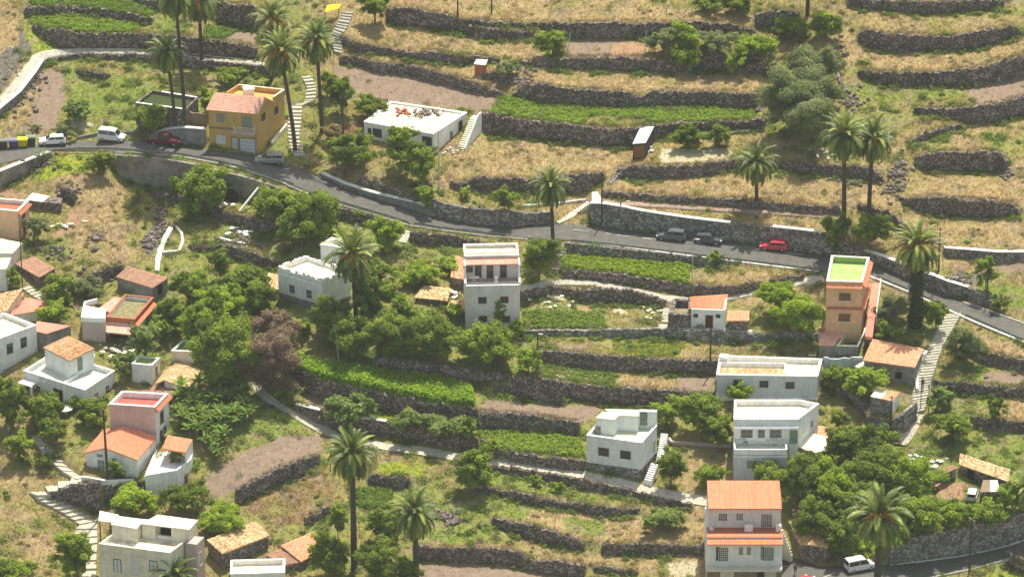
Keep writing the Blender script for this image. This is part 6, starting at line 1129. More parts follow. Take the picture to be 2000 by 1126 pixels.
T = [  # label, base u, base v, crown u, v, rx, ry, kind
("grey green shrub on the upper left road bank above the white hatchback",152,238,152,214,28,18,'fig'),
("low pale green shrub between the white hatchback and the white van",125,268,122,254,26,13,'olive'),
("round bush in front of the reservoir wall, left of the short palm",300,262,297,231,36,27,'mid'),
("bright shrub squeezed between the reservoir and the yellow house",402,222,402,190,17,25,'lime'),
("dark shrub above the reservoir under the palm shadow",450,165,450,146,35,16,'mid'),
("leafy tree right of the winding staircase, upper left of the flat white roof",668,226,667,180,31,29,'dark'),
("bushy tree touching the left back corner of the long white flat roof",725,232,722,204,30,20,'mid'),
("dark tree behind the palm by the bare soil field",640,190,640,158,18,22,'dark'),
("tree at the top edge casting a black shadow on the wall",733,48,730,6,32,18,'dark'),
("tree in front of the long white flat-roofed house, the left one",783,335,782,276,31,32,'mid'),
("tree in front of the long white flat-roofed house, the right rounder one",822,358,820,312,38,36,'mid'),
("dark hedge-like shrub below the left front of the long white flat-roofed house",690,325,688,290,46,26,'dark'),
("dry russet shrub left of the long white flat-roofed house",650,275,650,256,22,16,'dry'),
("bright bush on the road wall below the long white flat-roofed house",833,408,833,381,21,22,'lime'),
("small ragged tree in front of the dark roadside wall",985,415,985,386,20,23,'mid'),
("bright shrub left of the small stone hut terrace, top centre",900,385,905,372,16,8,'lime'),
("wide tree cluster by the road, its left crown",545,432,540,396,46,30,'mid'),
("wide tree cluster by the road, its tall right crown",618,462,612,410,48,40,'mid'),
("wide tree cluster by the road, its low front crown",590,482,585,446,44,30,'dark'),
("low tree at the right foot of the wide tree cluster by the road",648,480,645,450,28,26,'lime'),
("very round bright green tree on the lower road edge right of the road bend",757,492,756,455,31,33,'lime'),
("round dark tree in front of the concrete culvert wall",400,418,400,366,48,42,'mid'),
("round bush at the left end of the concrete culvert wall",195,342,196,317,27,21,'dark'),
("slim bright shrub left of the round tree at the culvert wall",340,382,340,362,11,18,'lime'),
("small shrub at the foot of the culvert wall",272,390,272,374,15,12,'mid'),
("dark conical fruit tree at the upper end of the orchard",430,548,430,512,23,30,'dark'),
("wide dark orchard tree behind the crenellated white house",480,580,482,545,44,27,'dark'),
("orchard tree right of the white curved walls",370,600,370,560,38,32,'mid'),
("bright orchard tree in the middle of the orchard",445,642,442,590,44,36,'lime'),
("bright low orchard tree above the half hidden green cistern",388,664,388,624,38,32,'lime'),
("dark orchard tree touching the lean-to of the crenellated house",505,622,505,580,34,30,'dark'),
("dark tree right of the red parapet house",340,645,338,608,30,28,'dark'),
("small tree in front of the red parapet house",325,668,322,645,22,20,'mid'),
("vines hanging over the garden between the red parapet house and the square cistern",285,712,282,672,28,34,'vine'),
("leafy shrub at the left of the square cistern",245,740,242,712,20,26,'vine'),
("big grey green tree left of the reddish bare tree",450,755,448,690,62,62,'mid'),
("broad crown behind the big grey green tree",420,690,420,655,40,34,'dark'),
("reddish brown half dead tree, upper crown",545,700,543,640,42,36,'brown'),
("reddish brown half dead tree, lower crown",540,765,535,702,54,54,'brown'),
("small yellow green tree inside the reddish dead trees",555,720,550,670,22,18,'lime'),
("dark tree right of the reddish dead trees",560,790,560,768,26,22,'dark'),
("dark tree below the window side of the crenellated white house",650,660,646,612,38,38,'dark'),
("low tree at the front corner of the crenellated white house",592,655,592,636,24,16,'mid'),
("dark tree directly right of the fruiting palm trunk",728,640,726,580,36,48,'dark'),
("shadowy tree below the fruiting palm trunk",690,700,686,656,46,42,'dark'),
("bright shrub behind the fruiting palm",745,556,742,530,34,22,'mid'),
("low bright hedge of shrubs left of the ruined roofs",820,552,820,531,42,18,'lime'),
("small bright shrubs under the road wall left of the tall house",870,530,870,513,30,13,'lime'),
("tree left of the larger broken pale roof",785,660,783,616,36,38,'mid'),
("big leafy tree under the larger broken pale roof",770,694,768,650,46,40,'dark'),
("broad dark tree left of the foot of the tall house",845,697,845,655,54,42,'dark'),
("bright tree in front of the foot of the tall house",955,706,955,672,54,38,'mid'),
("slender climber reaching up the front wall of the tall house",975,648,975,612,12,34,'mid'),
("bright shrub beside the small pale slab roof",892,625,890,606,22,16,'lime'),
("black green tree by the lone roadside palm foot",1053,545,1053,498,33,38,'dark'),
("bright bush at the left end of the small vegetable plots",1032,728,1031,702,25,25,'lime'),
("green bush right of the tall house foot",1012,660,1014,640,18,18,'mid'),
("round tree left of the orange house, the upper crown",1525,620,1524,580,40,28,'lime'),
("round tree left of the orange house, the lower crown",1562,655,1560,614,44,36,'lime'),
("round bush on the lower road verge near the lamp post",1402,520,1400,504,16,14,'mid'),
("huge olive green tree at the upper right, main crown",1568,262,1566,200,72,56,'olive'),
("huge olive green tree at the upper right, upper crown",1590,200,1584,136,50,42,'olive'),
("dark round bush at the top edge right of the bare palm trunk",1612,76,1610,46,30,28,'mid'),
("shaded dark bush left of the bare palm trunk",1545,78,1545,52,34,26,'dark'),
("dark tree cluster at the top edge above the dry bank, right part",1440,26,1438,6,34,18,'dark'),
("dark tree cluster at the top edge above the dry bank, left part",1385,22,1385,6,30,14,'dark'),
("round dark bush below the upper crop terrace, left of the pair",1345,290,1345,264,28,25,'dark'),
("round dark bush below the upper crop terrace, right of the pair",1405,288,1405,265,25,21,'dark'),
("bush touching the left post of the fenced soil plot",1080,108,1078,80,30,24,'mid'),
("bush right behind the fenced soil plot",1295,104,1296,78,30,24,'olive'),
("bright bush second right of the fenced soil plot",1342,102,1342,74,28,28,'lime'),
("bushes between the fenced soil plot and the big olive tree, left crown",1400,102,1400,80,36,20,'olive'),
("bushes between the fenced soil plot and the big olive tree, right crown",1472,108,1470,86,42,20,'lime'),
("bush hanging over the wall below the fenced soil plot",1340,132,1338,108,38,20,'mid'),
("bright bush growing out of the wall left of the big olive tree",1432,146,1432,126,18,20,'lime'),
("olive scrub beside the tiny reddish hut",990,146,988,130,28,14,'olive'),
("dark shrub under the twin palms, at the road wall",1630,492,1630,452,30,32,'dark'),
("dark shrub between the twin palm feet",1700,485,1700,450,36,32,'dark'),
("shrub with slim trunk right of the thick ivy-clad palm",1925,565,1924,527,22,28,'mid'),
("small dark bush on the upper verge of the right road",1950,608,1950,590,16,18,'dark'),
("dry bush left of the ivy-clad palm trunk",1740,640,1742,606,32,34,'olive'),
("green shrub left of the ivy-clad palm foot",1735,668,1735,648,28,18,'mid'),
("green shrub right of the ivy-clad palm foot",1828,640,1826,610,24,26,'mid'),
("olive scrub right of the long staircase near the road",1882,705,1880,670,36,36,'olive'),
("leafy shrub right of the long staircase landing",1838,806,1836,780,28,26,'vine'),
("small round tree on the lowest plot right of the staircase",1943,822,1943,794,19,23,'dark'),
("pale green spreading bush below the staircase ramp",1866,860,1862,832,40,26,'mid'),
("small tree in front of the long white house",1442,785,1440,765,26,19,'lime'),
("dark tree left of the terrace of the white two storey house",1372,845,1370,800,44,36,'mid'),
("bright tree behind the small white cube house",1302,832,1300,806,30,24,'lime'),
("bushy tree below the left front of the white two storey house",1402,872,1400,838,32,30,'mid'),
("round dark bush at the outside stairs of the white cube house",1310,950,1310,908,29,36,'dark'),
("low bush in the dry yard left of the white two storey house",1385,950,1385,926,32,22,'mid'),
("bush right of the long white house",1630,765,1630,735,28,32,'mid'),
("climber-covered shrub behind the small shed",1690,772,1684,738,44,24,'lime'),
("small round tree between the long white house and the canopy",1638,842,1636,816,20,20,'mid'),
("tree right of the cream canopy",1650,905,1648,868,38,36,'dark'),
("dark tree at the foot of the stone ramp",1705,910,1704,866,42,38,'dark'),
("bright tree in front of the terrace of the white two storey house",1500,948,1500,922,38,26,'mid'),
("dark tree behind the orange-roofed apartment house",1558,985,1556,932,44,42,'dark'),
("bright tree in the middle of the lower right grove",1625,990,1622,942,48,42,'lime'),
("dark broad tree at the top of the lower right grove",1728,965,1726,918,54,42,'dark'),
("big bright tree in the lower right grove left of the ruined barn",1790,990,1786,944,50,44,'lime'),
("tree left of the fruiting palm in the lower right grove",1672,1020,1670,978,44,38,'mid'),
("dark tree behind the weathered tiled shed",1592,1052,1588,1006,38,36,'dark'),
("tree above the white van",1640,1085,1638,1042,40,38,'dark'),
("bright shrub above the white van roof",1680,1090,1680,1070,30,20,'lime'),
("brown withered bush behind the weathered tiled shed",1562,1020,1562,1004,22,16,'brown'),
("tree right of the large fruiting palm crown",1802,1040,1800,1002,48,36,'mid'),
("bush on top of the high brown road wall, middle",1868,1030,1866,1004,38,26,'mid'),
("bush on top of the high brown road wall, right",1938,1022,1936,1000,40,22,'mid'),
("tree at the right edge beside the ruined barn",1978,1000,1976,966,26,32,'lime'),
("bush left of the high brown road wall",1752,1062,1750,1040,34,24,'mid'),
("dark grove tree directly below the cream canopy",1592,930,1590,905,30,26,'dark'),
("big leaved fig bush above the main footpath",682,832,680,796,40,28,'fig'),
("small fig bush right of the big one above the main footpath",720,815,718,795,20,18,'fig'),
("spreading vine patch above the main footpath, left part",800,846,800,818,36,22,'vine'),
("spreading vine patch above the main footpath, right part",865,856,865,832,40,22,'vine'),
("bush at the right end of the spreading vine patch",915,862,914,840,22,26,'dark'),
("round bush overgrowing the main footpath",928,958,925,912,40,38,'mid'),
("small bush where the main footpath passes the overgrown bend",960,890,960,872,18,16,'mid'),
("prickly pear patch below the main footpath near the orange-roofed house",1300,1030,1300,1008,44,18,'vine'),
("dark shrub second terrace below the main footpath, left",1048,948,1048,936,14,12,'mid'),
("dark shrub second terrace below the main footpath, right",1092,962,1092,950,13,12,'mid'),
("dark tree between the two lower palms",755,1060,755,1024,34,32,'dark'),
("tree right of the slender palm foot",735,1130,735,1090,44,34,'dark'),
("bushy tree left of the slender palm foot",645,1125,645,1080,38,40,'dark'),
("narrow bush above the bushy tree left of the slender palm",660,1055,660,1015,18,34,'mid'),
("bush at the bottom edge between the two lower palms",790,1150,790,1112,32,28,'dark'),
("bright bush below the patio wall",262,1000,262,972,46,24,'lime'),
("dark bush below the patio, right of the bright one",360,1000,360,968,42,24,'dark'),
("yellow green bush behind the sunbleached tiled shed",432,1040,432,1014,48,26,'lime'),
("dark vine mass on the bottom left stepped path",152,1130,150,1080,32,46,'mid'),
("dark shrub in the bottom left corner",25,1150,22,1112,44,22,'mid'),
("dark tree at the left edge below the tile-towered house",25,835,22,780,34,46,'dark'),
("dark garden tree in front of the tile-towered house",92,832,90,800,44,32,'dark'),
("shrub at the lower left of the tile-towered house garden",105,870,104,842,30,24,'dark'),
("garden shrub right of the round garden table",180,828,178,800,34,22,'mid'),
("bright little shrub at the front corner of the tile-towered house",150,800,150,786,15,14,'lime'),
("dark shrub by the stepped path at the far left",88,915,88,900,24,16,'dark'),
("shrub at the far left above the stepped path",40,900,38,870,28,26,'mid'),
("shrub below the small brown roofed shed",112,590,110,560,34,28,'mid'),
("shrub by the white outbuilding at the left edge",20,565,22,540,18,20,'mid'),
("bright round bush between the salmon flat roof and the red roofed annex",106,628,106,606,34,18,'lime'),
("grey scrub below the dry slope, left of the brown roofed house",175,582,172,560,34,18,'olive'),
("small clipped shrub on the bright patio",345,910,344,892,13,18,'dark'),
("shrub climbing at the gabled house front",225,935,224,915,16,20,'mid'),
("scrub in the dry slope beside the peach house",75,470,72,440,26,22,'olive'),
("shrub at the foot of the scree at the far left",70,255,70,248,14,8,'olive'),
]
for t_ in T: tree(*t_)
# bananas: separate plants with long arching leaves
def banana_mesh(seed):
    R = np.random.default_rng(seed); V = []; F = []; Cc = []; base = 0
    for k in range(13):
        az = k*2.4+R.random()*.6; el = math.radians(84-46*R.random()); Lf = 1.2+.6*R.random(); n = 7; s = np.linspace(0, 1, n); d = np.array([math.cos(az), math.sin(az), 0]); sd_ = np.array([-math.sin(az), math.cos(az), 0]); a = el-1.25*s**1.5; p = np.zeros((n, 3)); p[0, 2] = 1.5
        for i in range(1, n): p[i] = p[i-1]+Lf/(n-1)*(d*math.cos(a[i-1])+np.array([0,0,1.])*math.sin(a[i-1]))
        w = .19*np.sin(np.pi*np.clip(.1+.9*s, 0, 1))+.02; V += [p-sd_*w[:, None]-np.array([0,0,.07])*(w/.19)[:, None], p, p+sd_*w[:, None]-np.array([0,0,.07])*(w/.19)[:, None]]; i = np.arange(n-1)
        F += [np.stack([base+i, base+i+1, base+n+i+1, base+n+i], 1), np.stack([base+n+i, base+n+i+1, base+2*n+i+1, base+2*n+i], 1)]; c = np.array([0.20,0.29,0.055])*(.6+.8*R.random()); Cc.append(np.tile(c, (3*n, 1))); base += 3*n
    return np.concatenate(V), np.concatenate(F), np.concatenate(Cc)
bm_ = [banana_mesh(s) for s in range(4)]; bme = []
R = np.random.default_rng(5); spots = []
while len(spots) < 92:
    u, v = R.uniform(350, 500), R.uniform(762, 905)
    if inpoly(np.array([u]), np.array([v]), [(352,770),(400,748),(470,755),(500,800),(495,835),(440,870),(430,905),(385,880),(345,830)])[0] and all(abs(u-a)+1.6*abs(v-b_) > 11 for a, b_ in spots): spots.append((u, v))
    elif len(spots) > 50 and R.random() < .002: break
for k, (u, v) in enumerate(spots):
    g = LV(u, v); o = empty('banana_plant', g, 'banana plant with arching pale green leaves in the grove right of the pink house', 'banana plant', 'banana plants of the grove', rz=float(R.random()*6))
    s = .8+.4*R.random()
    if k < 4:
        v_, f_, c_ = bm_[k]; cr = mesh_np('leaves', v_, f_, LEAF, o, cols=c_); mb = MB(); mb.tube([Vector((0,0,-.3)), Vector((0,0,.8)), Vector((0,0,1.55))], [.13, .11, .07], 7); st = mesh_np('stem', mb.v, mb.f, mat('banana_stem', (0.16,0.17,0.06)), o); bme.append((cr.data, st.data))
    else:
        a, b_ = bme[k % 4]; link(bpy.data.objects.new('leaves', a), o); link(bpy.data.objects.new('stem', b_), o)
    o.scale = (s, s, s)

# ---- ground cover: dry grass, weeds, low scrub, crops
GXZ = gx
def gpos(u, v):
    fx = np.clip((u-U0)/ST, 0, NU-1.001); fy = np.clip((v-V0)/ST, 0, NV-1.001); i = fx.astype(int); j = fy.astype(int); a = (fx-i)[:, None]; b = (fy-j)[:, None]
    return (GXZ[j, i]*(1-a)+GXZ[j, i+1]*a)*(1-b)+(GXZ[j+1, i]*(1-a)+GXZ[j+1, i+1]*a)*b, col[np.minimum(j+(b[:, 0] > .5), NV-1), np.minimum(i+(a[:, 0] > .5), NU-1)]
dyv = np.abs(np.gradient(gx[..., 1], axis=0)); dxu = np.abs(np.gradient(gx[..., 0], axis=1)); AREA = dyv*dxu
view = (GU > -90) & (GU < 2090) & (GV > -50) & (GV < 1190)
def sample(weight, n, R):
    w = (weight*AREA*view).ravel(); cdf = np.cumsum(w); k = np.searchsorted(cdf, R.random(n)*cdf[-1]); k = np.minimum(k, NU*NV-1); j, i = np.divmod(k, NU)
    return gu[i]+R.random(n)*ST-ST/2, gv[j]+R.random(n)*ST-ST/2
def blades(name, label, weight, n, h, spread, nb, wd, jitc, tip, R, cat=None):
    u, v = sample(weight, n, R); p, c = gpos(u, v); hh = h*(.55+.75*R.random(n))
    P = np.repeat(p, nb, 0); off = R.normal(size=(n*nb, 2))*spread; P[:, :2] += off*.45; P[:, 2] -= .04; H_ = np.repeat(hh, nb)*(.6+.6*R.random(n*nb)); top = P.copy(); top[:, :2] += off*1.0; top[:, 2] += H_
    a = R.random(n*nb)*3.1416; sd_ = np.stack([np.cos(a), np.sin(a), 0*a], 1)*wd*(.6+.8*R.random((n*nb, 1))); V = np.stack([P-sd_, P+sd_, top+sd_*.35, top-sd_*.35], 1).reshape(-1, 3)
    cc = np.repeat(c, nb, 0)*(1+jitc*(R.random((n*nb, 1))*2-1))*np.repeat(.85+.35*R.random((n, 1)), nb, 0); cc = np.repeat(cc, 4, 0).reshape(-1, 4, 3); cc[:, 2:] *= tip; cc = np.clip(cc.reshape(-1, 3), 0, 1)
    o = mesh_np(name, V, np.arange(len(V)).reshape(-1, 4), GRASS, cols=cc); tag(o, label, None, kind='stuff'); return o
R = np.random.default_rng(21); nz = fbm(GU, GV*2, 1/20., 41)
blades('dry_grass', 'dry yellow grass covering the terraces', dens*(grn < .6)*(.3+nz), 120000, .30, .16, 4, .026, .10, np.array([1.12,1.08,1.0]), R)
def leafy(name, label, weight, n, h, r, nl, sz, R, pal=None, jit_=.3):
    u, v = sample(weight, n, R); p, c = gpos(u, v); s = (.5+.9*R.random(n)); k = np.repeat(np.arange(n), nl); d = R.normal(size=(n*nl, 3)); d[:, 2] = np.abs(d[:, 2]); d = unit(d)*(R.random((n*nl, 1))**.4)
    cen = p[k]+d*np.array([[r, r, h]])*s[k][:, None]; nr = unit(d*.7+R.normal(size=(n*nl, 3))*.45+np.array([[0,0,.9]])); V, F = leaf_quads(cen, nr, sz*(.6+.8*R.random(n*nl)), R)
    base = (c if pal is None else np.array(pal)[(R.random(n)*len(pal)).astype(int)]); cc = base[k]*(1+jit_*(R.random((n*nl, 1))*2-1))*(.8+.4*R.random((n, 1)))[k]; cc = np.repeat(np.clip(cc, 0, 1), 4, 0)
    o = mesh_np(name, V, F, LEAF, cols=cc); tag(o, label, None, kind='stuff'); return o
leafy('green_weeds', 'low green weeds spread over the terraces', dens*np.clip(grn-.25, 0, 1)*(.2+nz), 52000, .24, .28, 8, .07, R, jit_=.18)
leafy('low_scrub', 'knee high scrub and bushes scattered over the slope', dens*(grn > .35)*(nz > .50), 2600, .70, .85, 84, .13, R, pal=[(0.11,0.17,0.025),(0.17,0.26,0.035),(0.21,0.24,0.07),(0.14,0.21,0.035),(0.24,0.25,0.09)])
leafy('low_scrub', 'dry straggly scrub in the yellow slopes', dens*(grn <= .35)*(nz > .5), 700, .45, .6, 60, .10, R, pal=[(0.24,0.23,0.10),(0.33,0.27,0.13),(0.18,0.19,0.08)])
wallfoot = foot & (nz > .45)
leafy('wall_weeds', 'green weeds growing along the feet of the stone walls', (wallfoot+isw*(fbm(GU, GV, 1/16., 51) > .60)*.5)*1.0, 8500, .5, .4, 22, .11, R, pal=[(0.14,0.20,0.03),(0.21,0.28,0.04),(0.18,0.22,0.06)])
top_m = np.zeros(GU.shape, bool)
for n_, l_, s_, p_ in WALLS:
    if s_ != 'r': continue
    x, a, b_ = zip(*p_); tt_ = np.interp(GU, x, a); top_m |= (GU >= x[0]) & (GU <= x[-1]) & (GV > tt_-7) & (GV < tt_+2)
top_m &= ~isr
blades('wall_top_grass', 'dry grass hanging over the tops of the stone walls', top_m*(.2+nz), 16000, .38, .22, 5, .03, .18, np.array([1.1,1.06,1.0]), R)
CROPS = [("rows of bright green potato plants on the upper long crop terrace",[(985,190),(1085,203),(1212,210),(1350,208),(1475,213),(1470,234),(1325,238),(1275,240),(1270,230),(1150,226),(1140,244),(1050,234),(950,222)],.42,7000,'potato_crop',(0.25,0.36,0.04)),
 ("topmost strip of green crops at the upper left corner",[(58,-6),(262,-6),(300,22),(298,33),(180,16),(75,11),(56,6)],.35,3400,'potato_crop',(0.18,0.28,0.035)),
 ("second strip of green crops at the upper left corner",[(62,33),(150,29),(272,46),(270,64),(165,62),(75,54),(60,44)],.35,3000,'potato_crop',(0.25,0.36,0.04)),
 ("small green crop patch between the palms at the upper left",[(402,50),(468,58),(440,74),(395,74)],.35,800,'potato_crop',(0.17,0.26,0.035)),
 ("thick lime green bean field below the road",[(1100,502),(1150,500),(1345,517),(1347,554),(1225,536),(1100,526)],.55,4600,'bean_field',(0.26,0.36,0.025)),
 ("long vivid green hedge-like crop above the shaded wall",[(578,700),(650,716),(740,730),(860,743),(922,762),(926,794),(830,783),(700,755),(625,740),(574,716)],1.0,9500,'maize_crop',(0.27,0.42,0.03)),
 ("dense green vines left of the white cube house",[(940,846),(1090,848),(1135,862),(1138,894),(1000,880),(940,868)],.6,2600,'vine_patch',(0.25,0.36,0.04)),
 ("leafy green vegetables right of the tall house",[(1024,612),(1060,606),(1175,612),(1185,640),(1024,643)],.5,1900,'vegetable_patch',(0.20,0.29,0.04)),
 ("rows of small vegetables on the plot below the lamp post",[(1040,716),(1100,714),(1200,726),(1212,730),(1196,756),(1075,740),(1040,734)],.22,700,'vegetable_patch',(0.18,0.24,0.05)),
 ("yellow green low crop on the middle terrace",[(1200,666),(1340,667),(1322,694),(1200,690)],.22,1300,'fodder_crop',(0.28,0.33,0.05)),
 ("green patch beside the slender lower palm",[(680,956),(768,956),(768,996),(682,990)],.4,1200,'vegetable_patch',(0.17,0.26,0.035))]
for lb, poly, h, n, nm, c in CROPS:
    mk = inpoly(GU, GV, poly)
    if not mk.any(): continue
    ph_ = np.sin(gx[..., 1]*2*np.pi/1.5+gx[..., 0]*.25); rowm = 1.0 if nm == 'maize_crop' else (.25+.75*(ph_ > -.25))*np.clip(.35+1.3*fbm(GU, GV*2, 1/18., 91), .2, 1)
    leafy(nm, lb, mk*rowm, n, h, .24, 12 if h < .9 else 26, .12 if h < .9 else .14, R, pal=[c, tuple(x*.8 for x in c), (c[0]*1.25, c[1]*1.15, c[2])])
# loose stones
def stones(name, label, spots_, n, R):
    V = []; F = []; b0 = 0; cube = np.array([(-1,-1,-1),(1,-1,-1),(1,1,-1),(-1,1,-1),(-1,-1,1),(1,-1,1),(1,1,1),(-1,1,1)], float); fc = np.array([(0,3,2,1),(4,5,6,7),(0,1,5,4),(1,2,6,5),(2,3,7,6),(3,0,4,7)])
    for (u, v, su, sv) in spots_:
        for k in range(n):
            uu_, vv_ = u+R.normal()*su, v+R.normal()*sv
            if isr[int(np.clip((vv_-V0)/ST, 0, NV-1)), int(np.clip((uu_-U0)/ST, 0, NU-1))]: continue
            p = L(uu_, vv_); s = .12+.28*R.random()**2; c_ = cube*(.6+.6*R.random((8, 3)))*s; V.append(c_*np.array([1, 1, .7])+p+np.array([0, 0, s*.3])); F.append(fc+b0); b0 += 8
    o = mesh_np(name, np.concatenate(V), np.concatenate(F), rub); tag(o, label, None, kind='stuff')
stones('rubble', 'grey stones strewn over slopes and tumbled wall ends', [(60,150,15,25),(30,190,15,20),(315,440,10,25),(290,475,8,8),(200,540,25,12),(150,560,20,10),(110,490,15,8),(1010,140,20,10),(1020,165,10,8),(1640,120,8,30),(1660,200,12,12),(1740,370,15,15),(1760,330,10,20),(870,1010,10,6),(1870,545,15,8),(1960,335,10,6),(450,470,20,6),(470,450,12,10),(1480,205,5,15),(560,925,20,12),(130,380,12,10),(75,320,12,10),(1660,350,20,6)], 60, R)
# ------------------------------------------------------------------ vehicles, poles, rails, bins, people
def paint(name, c, m_=0.0): return mat(name, c, .28, spec=.5, metallic=m_)
tyre = mat('tyre_rubber', (0.02,0.02,0.02), .8); rimm = mat('alloy_rim', (0.42,0.42,0.43), .35, metallic=.7); lampm = mat('lamp_glass', (0.75,0.75,0.7), .15, spec=.6); redl = mat('tail_lamp', (0.35,0.02,0.02), .3); cgl = mat('car_glass', (0.02,0.024,0.028), .06, spec=.8); trimk = mat('black_trim', (0.03,0.03,0.03), .6)
PROF = {  # side profile: (x along the car, z) belt line body, then greenhouse; nose at +x
'hatch': dict(L=4.0, W=1.68, body=[(-2.0,.30),(-2.0,.62),(-1.93,.92),(.72,.90),(1.55,.80),(1.95,.66),(2.0,.30)], roof=[(-1.90,.90),(-1.60,1.38),(-.10,1.44),(.35,1.36),(1.02,.88)]),
'van': dict(L=4.1, W=1.74, body=[(-2.05,.32),(-2.05,1.05),(.95,1.05),(1.70,.92),(2.03,.72),(2.05,.32)], roof=[(-2.03,1.05),(-1.96,1.78),(-1.6,1.84),(.30,1.84),(.62,1.74),(1.28,1.03)]),
'pickup': dict(L=4.9, W=1.78, body=[(-2.45,.42),(-2.45,.98),(1.10,1.0),(2.2,.92),(2.45,.78),(2.45,.42)], roof=[(-.95,.98),(-.72,1.62),(.35,1.66),(.62,1.58),(1.15,.98)]),
'wagon': dict(L=4.3, W=1.75, body=[(-2.15,.30),(-2.15,.66),(-2.08,.98),(.90,.95),(1.75,.84),(2.1,.68),(2.15,.30)], roof=[(-2.05,.96),(-1.85,1.50),(-.2,1.58),(.35,1.48),(1.10,.93)])}
def vehicle(name, label, cat, kind, u, v, yaw, mt, bed=False):
    g = LV(u, v); g.z += .05; d = PROF[kind]; W = d['W']; o = empty(name, g, label, cat, None, yaw)
    # follow the road's slope
    def extr(prof, w_, inset=0.0):
        mb = MB(); n = len(prof); k = 5; ys = [-w_/2, -w_/2*.94, 0, w_/2*.94, w_/2]; sc = [.965, 1, 1.0, 1, .965]; zc = sum(p[1] for p in prof)/n
        for y, s_ in zip(ys, sc): mb.v += [(x*(s_ if abs(x) > .1 else 1), y, zc+(z-zc)*(s_ if s_ < 1 else 1)) for x, z in prof]
        for a in range(k-1):
            for i in range(n): j = (i+1) % n; mb.f.append((a*n+i, a*n+j, (a+1)*n+j, (a+1)*n+i)); mb.m.append(0)
        mb.f.append(tuple(range(n-1, -1, -1))); mb.f.append(tuple((k-1)*n+i for i in range(n))); mb.m += [0, 0]; return mb
    prof = d['body']; body = extr(prof, W); 
    b = mesh_np('body', body.v, body.f, mt, o); bm = b.modifiers.new('bevel', 'BEVEL'); bm.width = .07; bm.segments = 2; bm.limit_method = 'ANGLE'
    rf = d['roof']; n = len(rf); mb = MB(); tw = [W/2*.93 if z < max(1.06, rf[0][1]+.1) else W/2*.80 for x, z in rf]
    for sgn in (-1, 1): mb.v += [(x, sgn*t, z) for (x, z), t in zip(rf, tw)]
    for i in range(n-1): mb.f.append((i, i+1, n+i+1, n+i)); mb.m.append(0)
    mb.f.append(tuple(range(n-1, -1, -1))); mb.f.append(tuple(range(n, 2*n))); mb.m += [0, 0]; c = mesh_np('cabin', mb.v, mb.f, mt, o)
    # windows laid just proud of the cabin
    zt_ = max(z for x, z in rf); zb = rf[0][1]
    def panel(nm, pts): mesh_np(nm, pts, [tuple(range(len(pts)))], cgl, o)
    for sgn in (-1, 1):
        def sp(x, z): t = (z-zb)/(zt_-zb); return (x, sgn*(W/2*(.93-.13*min(1, t))+.012), z)
        xs = [rf[0][0], rf[-1][0]]; x0 = rf[1][0] if kind != 'van' else -1.85; x1 = rf[-2][0]; xm = (-.35 if kind in ('hatch','wagon') else (.05 if kind == 'pickup' else -.35)); zl, zh = zb+.06, zt_-.16
        fr = lambda t: rf[-1][0]+(rf[-2][0]-rf[-1][0])*t; bkx = lambda t: rf[0][0]+(rf[1][0]-rf[0][0])*t
        w1 = [sp(bkx(.1)+.14, zl), sp(xm-.04, zl), sp(xm-.04, zh), sp(bkx(.85)+.12, zh)]; w2 = [sp(xm+.05, zl), sp(fr(.1)-.16, zl), sp(fr(.8)-.08, zh), sp(xm+.05, zh)]
        for w_ in (w1, w2): panel('window', w_ if sgn < 0 else w_[::-1])
    def across(p0, p1, off):
        (x0, z0), (x1, z1) = p0, p1; nx_, nz_ = (z1-z0), -(x1-x0); ln = math.hypot(nx_, nz_); nx_, nz_ = nx_/ln*off, nz_/ln*off; q = lambda t: (x0+(x1-x0)*t+nx_, z0+(z1-z0)*t+nz_); a_, b2 = q(.12), q(.9)
        return [(a_[0], -W/2*.82, a_[1]), (a_[0], W/2*.82, a_[1]), (b2[0], W/2*.72, b2[1]), (b2[0], -W/2*.72, b2[1])]
    panel('windscreen', across(rf[-1], rf[-2], -.015) if False else [(p[0]+.02, p[1], p[2]+.015) for p in across(rf[-1], rf[-2], 0)]); panel('rear_window', [(p[0]-.015, p[1], p[2]+.01) for p in across(rf[0], rf[1], 0)][::-1])
    hw = d['L']/2
    for sx in (-1, 1):
        for sy in (-1, 1):
            mb = MB(); x = sx*hw*.64; y = sy*(W/2-.10); mb.tube([(x, y-.10, .31), (x, y+.10, .31)], .31, 16); w_ = mesh_np('wheel', mb.v, mb.f, tyre, o)
            mb = MB(); mb.tube([(x, y+sy*.085, .31), (x, y+sy*.115, .31)], .19, 12); mesh_np('rim', mb.v, mb.f, rimm, w_)
    zl_ = .66 if kind in ('hatch', 'wagon') else .80
    for sy in (-1, 1):
        mb = MB(); mb.box((hw-.06, sy*(W/2-.27), zl_-.09), .16, .34, .17); mesh_np('headlight', mb.v, mb.f, lampm, o); mb = MB(); mb.box((-hw+.03, sy*(W/2-.17), zl_), .08, .2, .24); mesh_np('tail_light', mb.v, mb.f, redl, o)
        mb = MB(); mb.box((rf[-1][0]-.22, sy*(W/2+.06), zb+.02), .12, .16, .13); mesh_np('mirror', mb.v, mb.f, mt, o)
    mb = MB(); mb.box((hw-.02, 0, .28), .14, W*.92, .22); mesh_np('front_bumper', mb.v, mb.f, trimk if kind != 'hatch' else mt, o); mb = MB(); mb.box((-hw+.02, 0, .28), .14, W*.92, .22); mesh_np('rear_bumper', mb.v, mb.f, trimk, o)
    mb = MB(); mb.box((hw+.055, 0, .42), .02, .5, .11); mesh_np('number_plate', mb.v, mb.f, white, o)
